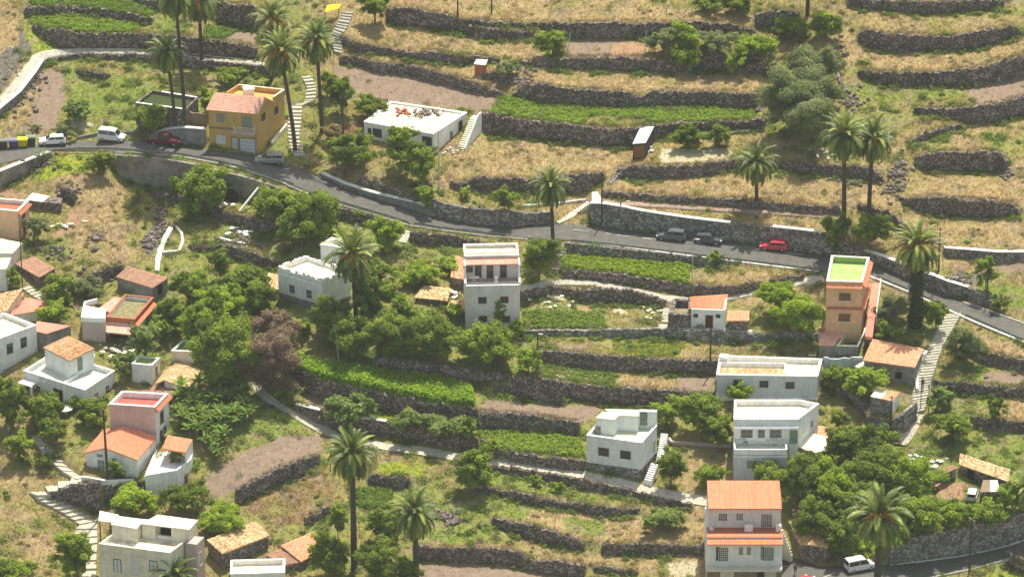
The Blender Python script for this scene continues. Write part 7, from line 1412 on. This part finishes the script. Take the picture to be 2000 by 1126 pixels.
    if kind == 'pickup':
        mb = MB(); mb.box((-1.72, 0, .985), 1.36, W*.84, .01); mesh_np('load_bed', mb.v, mb.f, mat('load_bed', (0.30,0.28,0.20), var=.3, scale=4), o); mb = MB()
        for sy in (-1, 1): mb.tube([(-2.35, sy*W*.42, 1.0), (-2.35, sy*W*.42, 1.28), (-1.05, sy*W*.42, 1.28)], .03, 5)
        mesh_np('bed_rail', mb.v, mb.f, trimk, o)
    return o
def yaw_px(u, v, du): a, b_ = LV(u-du, v), LV(u+du, v); return a, b_
def road_yaw(u, v1, v2, du=24): a, b_ = LV(u-du, v1), LV(u+du, v2); return math.atan2(b_.y-a.y, b_.x-a.x)
wh = paint('white_car_paint', (0.80,0.80,0.77)); rd = paint('red_car_paint', (0.62,0.045,0.075)); mr_ = paint('maroon_car_paint', (0.16,0.02,0.03)); sv = paint('silver_car_paint', (0.42,0.43,0.43), .5); gy = paint('dark_grey_car_paint', (0.13,0.14,0.15), .2); bl = paint('black_blue_car_paint', (0.085,0.09,0.11), .2); gw = paint('grey_white_van_paint', (0.72,0.72,0.68))
vehicle('parked_car', 'small white hatchback parked beside the recycling bins', 'car', 'hatch', 103, 281, road_yaw(103,281,281)+math.pi, wh)
vehicle('parked_van', 'silvery white compact van parked second from the left on the upper road', 'van', 'van', 219, 274, road_yaw(219,275,275), paint('silver_white_paint', (0.74,0.75,0.75), .1))
vehicle('parked_pickup', 'maroon pickup truck with an open load bed near the yellow house', 'pickup truck', 'pickup', 322, 281, road_yaw(322,277,285), mr_)
vehicle('parked_car', 'silver estate car in the palm shadow in front of the yellow house', 'car', 'wagon', 527, 318, road_yaw(527,314,322)+math.pi, sv)
vehicle('parked_car', 'dark grey car parked furthest left under the tall road wall', 'car', 'wagon', 1311, 467, road_yaw(1311,465,470)+math.pi, gy)
vehicle('parked_car', 'blackish car parked between the dark grey one and the palm shadow', 'car', 'hatch', 1383, 474, road_yaw(1383,471,478), bl)
vehicle('parked_car', 'bright red hatchback parked under the tall road wall', 'car', 'hatch', 1511, 487, road_yaw(1511,484,490)+math.pi, rd)
vehicle('parked_van', 'white van on the lower road behind the large palm trunk', 'van', 'van', 1679, 1112, road_yaw(1679,1116,1108), gw)
vehicle('parked_car', 'red car whose roof just enters the bottom edge by the yard', 'car', 'hatch', 1573, 1146, road_yaw(1573,1146,1146)+1.2, rd)
# wrecked van at the ruin
o = vehicle('wrecked_van', 'stripped white van wreck beside the ruined barn', 'van', 'van', 1899, 974, 1.35, wh); o.scale = (.72, .8, .8)
def binn(label, u, v, c, lid):
    g = LV(u, v); o = empty('recycling_bin' if c[1] > .3 else 'waste_bin', g, label, 'bin', None, .05); mb = MB(); a = [Vector((x*.62, y*.5, .12)) for x, y in ((-1,-1),(1,-1),(1,1),(-1,1))]; n = len(mb.v); mb.v += [tuple(p) for p in a]+[(p.x*1.15, p.y*1.15, 1.15) for p in a]
    for i in range(4): mb.f.append((i, (i+1) % 4, 4+(i+1) % 4, 4+i)); mb.m.append(0)
    mb.f += [(3,2,1,0),(4,5,6,7)]; mb.m += [0, 0]; mesh_np('tub', mb.v, mb.f, mat('bin_plastic', c, .5, var=.1, scale=4), o); mb = MB(); mb.tube([(-.78,0,1.12),(.78,0,1.12)], [.62,.62], 14); lidv = [(x, y, 1.12+(z-1.12)*.55 if z > 1.12 else 1.16) for x, y, z in mb.v]; mesh_np('lid', lidv, mb.f, mat('bin_lid', lid, .45), o)
    for sx in (-1, 1):
        for sy in (-1, 1): mb = MB(); mb.tube([(sx*.55, sy*.45-.03, .09), (sx*.55, sy*.45+.03, .09)], .09, 8); mesh_np('wheel', mb.v, mb.f, tyre, o)
binn('yellow recycling bin at the left road edge', 45, 285, (0.55,0.42,0.01), (0.85,0.75,0.02)); binn('blue grey waste bin left of the yellow one', 27, 287, (0.06,0.06,0.10), (0.20,0.20,0.30)); binn('dark waste bin cut by the left edge', 6, 288, (0.05,0.05,0.05), (0.18,0.20,0.15)); binn('dark green bin half hidden behind the yellow one', 61, 281, (0.03,0.06,0.03), (0.20,0.24,0.16))
# poles and lamps
wood = mat('tarred_pole', (0.07,0.055,0.045), var=.3, scale=3); gal = mat('pale_steel', (0.50,0.50,0.44), .5, var=.1, scale=2)
def pole(label, u, v, vt, r=.11, m=None, kind='utility_pole', lean=0.0, lamp=0):
    g = LV(u, v); h = top_h(g, vt); cat = {'utility_pole':'utility pole','street_lamp':'street lamp','post':'post'}[kind]; o = empty(kind, g, label, cat); dx = lean/PPM(g); mb = MB(); mb.tube([Vector((0,0,-.5)), Vector((dx*.5,0,h*.5)), Vector((dx,0,h))], [r*1.25, r*1.05, r*.8], 8); mesh_np('pole', mb.v, mb.f, m or wood, o)
    if kind == 'utility_pole':
        mb = MB(); mb.box((dx, 0, h-.35), .8, .07, .09); 
        mesh_np('crossarm', mb.v, mb.f, m or wood, o)
        for sx in (-.33,.33): mb = MB(); mb.tube([(dx+sx,0,h-.26),(dx+sx,0,h-.12)], .045, 6); mesh_np('insulator', mb.v, mb.f, gal, o)
    elif kind == 'street_lamp':
        mb = MB(); mb.tube([Vector((dx,0,h-.1)), Vector((dx+lamp*.5,-.1,h+.12)), Vector((dx+lamp*1.0,-.2,h+.1))], .04, 6); mesh_np('arm', mb.v, mb.f, m or wood, o); mb = MB(); mb.box((dx+lamp*1.05,-.2,h+.0), .6, .26, .14); mesh_np('lamp_head', mb.v, mb.f, gal, o)
    return o
pole('dark utility pole at the foot of the white edged roadside stairs', 1175, 441, 336); pole('dark lamp post beside the utility pole at the roadside wall', 1212, 445, 393, kind='street_lamp', lamp=1)
pole('pale street lamp standing at the corner of the bean field', 1352, 552, 467, .07, gal, 'street_lamp', lamp=.6)
pole('black pole in front of the little house with the red door', 1387, 728, 641); pole('black lamp post at the left of the small vegetable plots', 1050, 722, 652, kind='street_lamp', lamp=.4)
pole('dark pole standing on the lower right road edge', 1893, 1118, 1014); pole('thin pole at the right road verge', 1927, 597, 540); pole('dark pole behind the thick ivy-clad palm', 1833, 530, 444)
pole('dark pole at the top edge above the stone wall', 894, 36, -60); pole('short dark pole at the top edge, right of the taller one', 960, 26, -20); pole('thin pole in front of the tree left of the flat white roof', 670, 262, 188, .07)
pole('grey concrete pole in front of the right corner of the long white flat-roofed house', 857, 366, 255, .1, gal); pole('tall dark utility pole in front of the gabled house', 211, 942, 800, .16, lean=-4); pole('grey pole at the left edge below the tile-towered house', 17, 842, 790, .09, gal)
pole('tall thin dark pole beside the small brown roofed shed', 44, 562, 448, .07); pole('pale leaning pole in the dark grove below the fruiting palm', 664, 712, 632, .06, gal, 'post', lean=-12); pole('pale grey post in front of the big fig bush', 682, 842, 795, .08, gal, 'post', lean=4)
pole('black street lamp behind the orange house on the road wall', 1698, 512, 474, .05, kind='street_lamp', lamp=.2); pole('dark pole beside the small shed at the long staircase', 1739, 862, 772, .09); pole('slim lamp at the staircase landing', 1798, 800, 735, .05, kind='street_lamp', lamp=.3)
# white drain pipe on the culvert wall, culvert mouth, white curved walls
g0 = LV(468,414); g1 = LV(506,368); mb = MB(); mb.tube([g0+Vector((0,-.3,.3)), Vector((g1.x, g1.y-.6, g1.z+.5))], .17, 10); x = mb.build('drain_pipe', M['trim']); tag(x, 'thick white drain pipe running down from the road wall', 'drain pipe')
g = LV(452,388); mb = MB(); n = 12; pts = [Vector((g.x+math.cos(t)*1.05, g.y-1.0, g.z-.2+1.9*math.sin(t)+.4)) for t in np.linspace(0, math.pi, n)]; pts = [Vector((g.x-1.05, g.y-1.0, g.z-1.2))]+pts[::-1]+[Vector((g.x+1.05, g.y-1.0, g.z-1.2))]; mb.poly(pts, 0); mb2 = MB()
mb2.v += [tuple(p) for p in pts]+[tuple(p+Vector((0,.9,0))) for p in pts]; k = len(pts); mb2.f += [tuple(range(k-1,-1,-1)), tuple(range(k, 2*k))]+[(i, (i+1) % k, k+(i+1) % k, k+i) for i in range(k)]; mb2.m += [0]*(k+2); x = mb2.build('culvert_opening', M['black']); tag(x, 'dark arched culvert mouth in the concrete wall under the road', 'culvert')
def lowwall(label, pts, th, h0, h1, m, name='low_wall', cat='wall'):
    P = []
    for a, b_ in zip(pts[:-1], pts[1:]):
        n = max(1, int(math.hypot(a[0]-b_[0], a[1]-b_[1])/6))
        for i in range(n): P.append(LV(a[0]+(b_[0]-a[0])*i/n, a[1]+(b_[1]-a[1])*i/n))
    P.append(LV(*pts[-1])); R = random.Random(len(P)); mb = MB(); n = len(P)
    for i, p in enumerate(P):
        t = P[min(i+1, n-1)]-P[max(i-1, 0)]; t.z = 0; t.normalize(); s_ = Vector((-t.y, t.x, 0))*th/2*(1+R.uniform(-.2,.2)); hh = h1*(1+R.uniform(-.12,.12)); mb.v += [tuple(p-s_+Vector((0,0,h0))), tuple(p-s_+Vector((0,0,hh))), tuple(p+s_+Vector((0,0,hh))), tuple(p+s_+Vector((0,0,h0)))]
    for i in range(n-1):
        for k in range(3): mb.f.append((i*4+k, (i+1)*4+k, (i+1)*4+k+1, i*4+k+1)); mb.m.append(0)
    mb.f += [(0,1,2,3), (4*n-1,4*n-2,4*n-3,4*n-4)]; mb.m += [0, 0]; x = mb.build(name, m); tag(x, label, cat); return x
lowwall('wide crumbling white wall running down the dry slope', [(334,449),(322,470),(314,490),(309,510),(307,532)], .75, -.4, .45, M['cream']); lowwall('thin white curved wall closing a loop with the crumbling white wall', [(344,445),(355,458),(357,475),(350,492),(336,494),(318,495)], .4, -.4, .35, M['cream'])
lowwall('row of white blotched stones below the small rubble wall', [(430,467),(450,472),(478,478)], .4, -.2, .3, M['cream'])
lowwall('brown garden wall close to the left wall of the yellow house', [(371,240),(404,246)], .3, -.5, 1.8, M['brown'])
lowwall('pale slanting handrail wall at the right wall of the yellow house', [(530,284),(545,266),(560,250)], .4, -.3, .7, M['cream']); lowwall('low grey kerb wall behind the white van on the upper road', [(150,272),(190,264),(240,262),(292,260)], .25, -.4, .45, M['concrete'])
lowwall('white parapet of the small path left of the roadside stairs', [(1020,404),(1060,402),(1100,398),(1145,392)], .3, -.2, .35, white); lowwall('white edging left of the long staircase, curving beside the broad tiled roof', [(1792,765),(1790,740),(1797,712),(1808,690)], .45, -.5, .5, white)
lowwall('light grey garden wall below the low grey annex', [(1608,722),(1650,722),(1684,722)], .25, -1, 1.9, M['blue']); lowwall('tiled ochre wall left of the white two storey house', [(1306,860),(1312,868),(1350,870),(1400,872),(1428,873)], .35, -1, .5, M['pink'])
lowwall('thin vertical rock wall at the edge of the upper right gully', [(1622,102),(1632,135),(1642,165),(1660,185)], .4, -.3, .5, rub); lowwall('pale beam lying behind the upper crop terrace wall', [(1422,262),(1450,259),(1492,256)], .25, 0, .3, M['concrete'])
# stairs beside the road wall
def stair_px(label, pts, wd, n, m, rise=0.0):
    P = [LV(u, v) for u, v in pts]; mb = MB(); tot = [0]
    for a, b_ in zip(P[:-1], P[1:]): tot.append(tot[-1]+(b_-a).length)
    def at(t):
        s_ = t*tot[-1]
        for i in range(len(P)-1):
            if s_ <= tot[i+1]+1e-6: return lerp(P[i], P[i+1], (s_-tot[i])/(tot[i+1]-tot[i]))
        return P[-1]
    for i in range(n):
        a, b_ = at(i/n), at((i+1)/n); e = b_-a; e.z = 0; e.normalize(); nn = Vector((-e.y, e.x, 0))*wd/2; z = (a.z+b_.z)/2+.12; mb.prism([dz(a-nn, z-1.3), dz(b_-nn, z-1.3), dz(b_+nn, z-1.3), dz(a+nn, z-1.3)], 1.3)
    x = mb.build('staircase', m); tag(x, label, 'staircase')
stair_px('white edged stairs climbing along the roadside wall by the lone palm', [(1088,434),(1112,424),(1124,414),(1150,396)], 1.1, 14, M['cream']); stair_px('short flight of white steps above the roadside stairs', [(1166,400),(1166,390),(1166,376)], 1.5, 5, M['cream']); stair_px('small stone steps climbing past the left end of the dry terrace', [(1190,360),(1200,346),(1212,332)], .8, 7, mas)
stair_px('short white steps going down from the road by the round bright tree', [(800,452),(792,462),(786,474)], 1.2, 6, M['cream']); stair_px('stone steps left of the bean field by the dark tree', [(1100,478),(1096,500),(1088,528)], 1.3, 9, mas)
stair_px('pale stepped lane beside the small brown roofed shed', [(52,560),(70,574),(95,588)], 1.6, 6, stepm)
stair_px('little steps right of the weathered tiled shed', [(1616,1092),(1616,1082),(1614,1074)], .8, 3, M['cream'])
# guard rails
def guard(label, pts, h_=.62):
    P = []
    for a, b_ in zip(pts[:-1], pts[1:]):
        n = max(1, int(math.hypot(a[0]-b_[0], a[1]-b_[1])/27))
        for i in range(n): P.append(LV(a[0]+(b_[0]-a[0])*i/n, a[1]+(b_[1]-a[1])*i/n))
    P.append(LV(*pts[-1])); g = P[0]; o = empty('guard_rail', g, label, 'guard rail'); mb = MB(); n = len(P)
    for i, p in enumerate(P):
        t = P[min(i+1, n-1)]-P[max(i-1, 0)]; t.z = 0; t.normalize(); s_ = Vector((-t.y, t.x, 0)); q = p-g
        for dd, hz in ((-.0,-.16),(-.05,-.08),(.0,0),(-.05,.08),(0,.16)): mb.v.append(tuple(q+s_*dd+Vector((0,0,h_+hz))))
    for i in range(n-1):
        for k in range(4): mb.f.append((i*5+k, (i+1)*5+k, (i+1)*5+k+1, i*5+k+1)); mb.m.append(0)
    r = mesh_np('beam', mb.v, mb.f, mat('guard_rail_steel', (0.20,0.21,0.19), .5, var=.2, scale=2, metallic=.2), o); r.modifiers.new('s', 'SOLIDIFY').thickness = .02
    for p in P: mb = MB(); mb.box(p-g+Vector((0,0,-.3)), .09, .12, h_+.42); mesh_np('post', mb.v, mb.f, gal, o)
guard('steel guard rail on the lower side of the road above the bean field', [(1115,476),(1200,485),(1300,497),(1430,513),(1500,521),(1598,534)])
guard('steel guard rail on the road bend above the culvert wall', [(100,301),(150,297),(220,297),(260,300),(350,307),(420,320),(480,334),(520,347),(575,367)])
guard('steel guard rail along the middle part of the road', [(640,394),(700,412),(760,429),(800,442)]); guard('steel guard rail on the road above the tall house', [(808,443),(860,451),(950,462),(990,466)])
guard('steel guard rail right of the long staircase head', [(1885,622),(1950,650),(2000,671),(2050,692)]); guard('steel guard rail between the orange house and the ivy-clad palm', [(1712,546),(1775,573),(1850,607)])
def pipe_rail(label, pts, h_=.95, m=None, sp=28, name='handrail', cat='handrail'):
    P = []
    for a, b_ in zip(pts[:-1], pts[1:]):
        n = max(1, int(math.hypot(a[0]-b_[0], a[1]-b_[1])/sp))
        for i in range(n): P.append(LV(a[0]+(b_[0]-a[0])*i/n, a[1]+(b_[1]-a[1])*i/n))
    P.append(LV(*pts[-1])); mb = MB(); U_ = Vector((0,0,1))
    mb.tube([p+U_*h_ for p in P], .03, 5); mb.tube([p+U_*h_*.5 for p in P], .02, 5)
    for p in P: mb.tube([p, p+U_*h_], .03, 5)
    x = mb.build(name, m or gal); tag(x, label, cat)
pipe_rail('metal handrail on the outer side of the long right staircase', [(1878,616),(1865,640),(1849,668),(1835,700),(1825,732),(1817,755),(1814,805)]); pipe_rail('brown railing of the footpath above the roadside wall', [(1178,397),(1300,406),(1425,414),(1575,423),(1638,430)], .8, mat('rusty_rail', (0.22,0.13,0.09), .7)); pipe_rail('metal handrail along the upper left footpath', [(75,130),(90,114),(150,105),(250,105),(300,107),(425,120),(500,127)], .8)
grn_post = mat('green_fence', (0.10,0.22,0.14), .6); x = pipe_rail('green wire fence round the small square soil plot', [(1108,112),(1114,80),(1262,78),(1260,112)], 1.6, grn_post, 36, 'wire_fence', 'fence'); pipe_rail('dark mesh fence on the curved wall left of the small shed', [(1612,748),(1640,752),(1668,768),(1690,800)], 1.1, mat('mesh_fence', (0.12,0.13,0.11), .7), 14, 'wire_fence', 'fence')
# retaining fence pipe along dry slope, overhead cables between the roadside poles
def cable(label, A_, B_, sag, r=.018):
    pts = [lerp(A_, B_, t)-Vector((0,0,sag*4*t*(1-t))) for t in np.linspace(0, 1, 14)]; mb = MB(); mb.tube(pts, r, 4); x = mb.build('overhead_cable', trimk); tag(x, label, 'cable')
def tip(u, v, vt): g = LV(u, v); return addz(g, top_h(g, vt))
cable('overhead cable from the roadside pole to the ivy-clad palm pole', tip(1175,441,340), tip(1833,530,448), 2.0); cable('overhead cable over the lower right road', tip(1893,1118,1018), tip(1739,862,776), 1.5); cable('overhead cable from the roadside pole to the black pole by the little house', tip(1175,441,340), tip(1387,728,645), 1.5)
# small things
def boxes(nm, lb, ct, u, v, items, m, rz=0.0):
    g = LV(u, v); mb = MB()
    for (x, y, z, sx, sy, sz) in items: mb.box(g+Vector((x, y, z)), sx, sy, sz, rz)
    x = mb.build(nm, m); tag(x, lb, ct); return x
def debris(nm, lb, ct, u, v, m, n=9, spread=.9, sz=.7):
    R = random.Random(int(u*3+v)); g = LV(u, v); root = None; V = MB()
    for k in range(n): V.box(g+Vector((R.gauss(0, spread), R.gauss(0, spread*.8), R.uniform(-.1,.25))), R.uniform(.2, sz), R.uniform(.2, sz*.8), R.uniform(.05,.3), R.random()*3)
    x = V.build(nm, m); tag(x, lb, ct, kind='stuff')
debris('rubble', 'white boards and junk lying in the dry slope at the left', 'junk', 121, 442, M['cream'], 6, .7, 1.1); debris('rubble', 'white plank pieces on the dry slope, right of the other boards', 'junk', 172, 432, M['cream'], 2, .3, 1.4); debris('rubble', 'pale stones and junk under the culvert wall', 'junk', 450, 396, M['cream'], 10, 1.0, .8)
debris('rubble', 'yellowish rocks in the yard of the tile-towered house', 'rocks', 210, 680, M['cream'], 42, 2.2, .9); debris('rubble', 'building rubble between the road and the orchard', 'rubble', 470, 455, M['white'], 14, 1.4, .9); debris('rubble', 'pale rubble right of the tall house by the concrete path', 'rubble', 1075, 582, M['cream'], 18, 1.9, .6); debris('rubble', 'white rubble beside the short stone steps', 'rubble', 1280, 612, M['cream'], 20, 1.3, .6)
debris('rubble', 'junk heap between the ruined lean-to and the grove', 'junk', 1815, 905, M['metal'], 22, 1.7, 1.0); debris('rubble', 'planks and rubble below the ruined barn', 'junk', 1862, 985, M['concrete'], 18, 1.4, .9); debris('rubble', 'white objects beside the brown garden hut', 'junk', 1275, 296, M['white'], 5, .7, .7); debris('rubble', 'pale stones near the twin palms', 'rubble', 1610, 300, M['cream'], 14, 1.6, .6)
debris('rubble', 'light stones left of the tall house', 'rubble', 885, 575, M['cream'], 16, 1.2, .8); debris('rubble', 'junk on the verge under the outside stairs of the long white house', 'junk', 880, 296, M['metal'], 9, .9, .5); debris('rubble', 'stone rubble right of the fenced soil plot wall', 'rubble', 1355, 128, M['concrete'], 8, 1.0, .5)
for (lb, u, v, r_) in (('black boulder in the dry slope, the upper one', 190, 464, 1.3), ('black boulder in the dry slope, the lower one', 184, 486, .9), ('black rock mound in the lower middle terraces', 883, 1018, 1.5), ('grey rock among the vines left of the cube house', 950, 862, 1.1)):
    g = LV(u, v); R = np.random.default_rng(u); n1_, n2_ = 14, 9; V = []
    for j in range(n2_):
        ph = math.pi*j/(n2_-1)
        for i in range(n1_):
            a = 6.283*i/n1_; k = r_*(.75+.35*noise.noise(Vector((math.cos(a)*1.6+u, math.sin(a)*1.6, math.cos(ph)*1.6)))+.06*R.normal()); V.append((g.x+k*math.sin(ph)*math.cos(a), g.y+k*math.sin(ph)*math.sin(a), g.z+k*.62*math.cos(ph)))
    F = [(j*n1_+i, j*n1_+(i+1) % n1_, (j+1)*n1_+(i+1) % n1_, (j+1)*n1_+i) for j in range(n2_-1) for i in range(n1_)]; x = mesh_np('boulder', V, F, rub); tag(x, lb, 'boulder')
def antenna(label, u, v, z, h_=1.6):
    p0 = V3(at_z(u, v, z)); o = empty('tv_antenna', p0, label, 'antenna'); mb = MB(); mb.tube([Vector((0,0,0)), Vector((0,0,h_))], .025, 5); mesh_np('mast', mb.v, mb.f, gal, o); mb = MB(); mb.tube([Vector((-.5,0,h_-.1)), Vector((.5,.1,h_-.1))], .018, 4)
    for k in range(5): x = -.4+k*.2; mb.tube([Vector((x,-.25,h_-.1)), Vector((x,.25,h_-.1))], .012, 4)
    mesh_np('elements', mb.v, mb.f, gal, o)
for lb_, bu, bv, tv, add_, au, av in (('thin television antenna on the roof of the tall house', 1015, 650, 558, 2.8, 978, 492), ('thin television antenna on the long white house roof', 1597, 778, 735, .0, 1585, 712), ('thin television antenna on the roof above the outside stairs', 854, 303, 262, .0, 900, 226)):
    antenna(lb_, au, av, LV(bu, bv).z+top_h(LV(bu, bv), tv)+add_)
patchm = mat('asphalt_patch', (0.075,0.073,0.066), var=.2, scale=2, obj=False)
for lb_, pts_, hw_ in (('darker repair patch on the road above the tall house', [(905,446),(960,452)], .7), ('long dark crack filled with tar on the upper road', [(360,297),(430,305),(500,318)], .06), ('dark repair patch on the right part of the road', [(1905,607),(1940,620)], .6), ('dark tar line across the lower road', [(1735,1108),(1790,1130)], .12), ('dark repair patch beside the silver car', [(600,348),(640,366)], .8)):
    side_strip('road_patch', pts_, hw_, patchm, lb_, 'road patch', .064, 0.0, 'structure', thick=.02)
# people
def person(label, u, v, h_, top, legs, yaw=0, lift=0.0):
    g = LV(u, v); g.z += lift; s = h_/1.72; me = bpy.data.meshes.new('person')
    J = dict(pel=(0,0,.95), ch=(0,.0,1.25), ns=(0,0,1.45), hd=(0,-.02,1.56), ht=(0,-.01,1.70), hl=(-.10,0,.90), hr=(.10,0,.90), kl=(-.13,-.06,.50), kr=(.12,.06,.48), al=(-.13,.04,.09), ar=(.12,.14,.09), tl=(-.14,-.10,.04), tr_=(.13,.0,.04), sl=(-.19,0,1.40), sr=(.19,0,1.40), el=(-.26,.03,1.12), er=(.26,.02,1.12), wl=(-.24,-.10,.90), wr=(.25,-.08,.88))
    nm = list(J); E = [('pel','ch'),('ch','ns'),('ns','hd'),('hd','ht'),('pel','hl'),('pel','hr'),('hl','kl'),('kl','al'),('al','tl'),('hr','kr'),('kr','ar'),('ar','tr_'),('ch','sl'),('ch','sr'),('sl','el'),('el','wl'),('sr','er'),('er','wr')]
    rad = dict(pel=.15, ch=.16, ns=.06, hd=.10, ht=.07, hl=.10, hr=.10, kl=.065, kr=.065, al=.045, ar=.045, tl=.04, tr_=.04, sl=.06, sr=.06, el=.045, er=.045, wl=.03, wr=.03)
    V = [tuple(c*s for c in J[k]) for k in nm]; Ed = [(nm.index(a), nm.index(b_)) for a, b_ in E]
    for sg, wk in ((-1, 'wl'), (1, 'wr')):     # hands: palm, four fingers and a thumb
        w0 = Vector(J[wk]); pi = len(V); V.append(tuple((w0+Vector((0, -.03, -.07)))*s)); Ed.append((nm.index(wk), pi)); rad[pi] = .026
        for q in range(4): fi = len(V); V.append(tuple((w0+Vector(((q-1.5)*.020, -.05, -.155+.012*abs(q-1.5))))*s)); Ed.append((pi, fi)); rad[fi] = .009
        fi = len(V); V.append(tuple((w0+Vector((-sg*.05, -.06, -.09)))*s)); Ed.append((pi, fi)); rad[fi] = .010
    me.from_pydata(V, Ed, []); o = bpy.data.objects.new('person', me); link(o); o.location = g; o.rotation_euler = (0, 0, yaw); sk = o.modifiers.new('skin', 'SKIN')
    for i, vt in enumerate(me.skin_vertices[0].data): r_ = rad.get(i) if i >= len(nm) else rad[nm[i]]; vt.radius = (r_*s, r_*s)
    me.skin_vertices[0].data[0].use_root = True; o.modifiers.new('sub', 'SUBSURF').levels = 1; o.modifiers['sub'].render_levels = 2
    m = bpy.data.materials.new('clothes'); m.use_nodes = True; n = m.node_tree.nodes; l = m.node_tree.links; tc = n.new('ShaderNodeTexCoord'); sx = n.new('ShaderNodeSeparateXYZ'); l.new(tc.outputs['Object'], sx.inputs[0]); cr = n.new('ShaderNodeValToRGB'); mp = n.new('ShaderNodeMath'); mp.operation = 'DIVIDE'; mp.inputs[1].default_value = 1.8*s; l.new(sx.outputs['Z'], mp.inputs[0]); l.new(mp.outputs[0], cr.inputs[0]); cr.color_ramp.interpolation = 'CONSTANT'
    el = cr.color_ramp.elements; el[0].position = 0; el[0].color = (0.03,0.025,0.02,1); el[1].position = .06; el[1].color = (*legs, 1)
    for pz, c in ((.54, top), (.82, (0.42,0.26,0.18)), (.915, (0.03,0.02,0.015))): e_ = el.new(pz); e_.color = (*c, 1)
    l.new(cr.outputs[0], n['Principled BSDF'].inputs['Base Color']); me.materials.append(m)
    return tag(o, label, 'person')
person('person in dark clothes standing at the landing of the long right staircase', 1802, 760, 1.7, (0.03,0.035,0.05), (0.03,0.03,0.04), .4, .1)
person('person in dark clothes near the yard entrance at the bottom, right of the apartment house', 1553, 1122, 1.65, (0.02,0.05,0.03), (0.02,0.02,0.025), -.6, .05)
c = M['trim']

# ------------------------------------------------------------------ the dusty air between the camera and the slope
zmin = float(gx[..., 2].min()); zmax = max(float(gx[..., 2].max()), float(CAM[2]))
x0, x1, y0, y1, z0_, z1_ = -1520.0, 1520.0, float(CAM[1])-30, 1520.0, min(zmin, -520*SB-60)-1, max(zmax, 1500*SB)+25
x0, x1 = -1520.0, 1520.0; mb = MB(); mb.prism([Vector((x0,y0,z0_)), Vector((x1,y0,z0_)), Vector((x1,y1,z0_)), Vector((x0,y1,z0_))], z1_-z0_)
hz = bpy.data.materials.new('haze'); hz.use_nodes = True; n = hz.node_tree.nodes; n.remove(n['Principled BSDF']); pv = n.new('ShaderNodeVolumePrincipled'); pv.inputs['Color'].default_value = (0.93, 0.95, 0.90, 1); pv.inputs['Density'].default_value = HAZE; pv.inputs['Anisotropy'].default_value = 0.2
hz.node_tree.links.new(pv.outputs[0], n['Material Output'].inputs['Volume']); x = mb.build('haze', hz); tag(x, 'thin pale haze in the valley air', None, kind='stuff'); x.display_type = 'WIRE'
SC.cycles.volume_bounces = 0
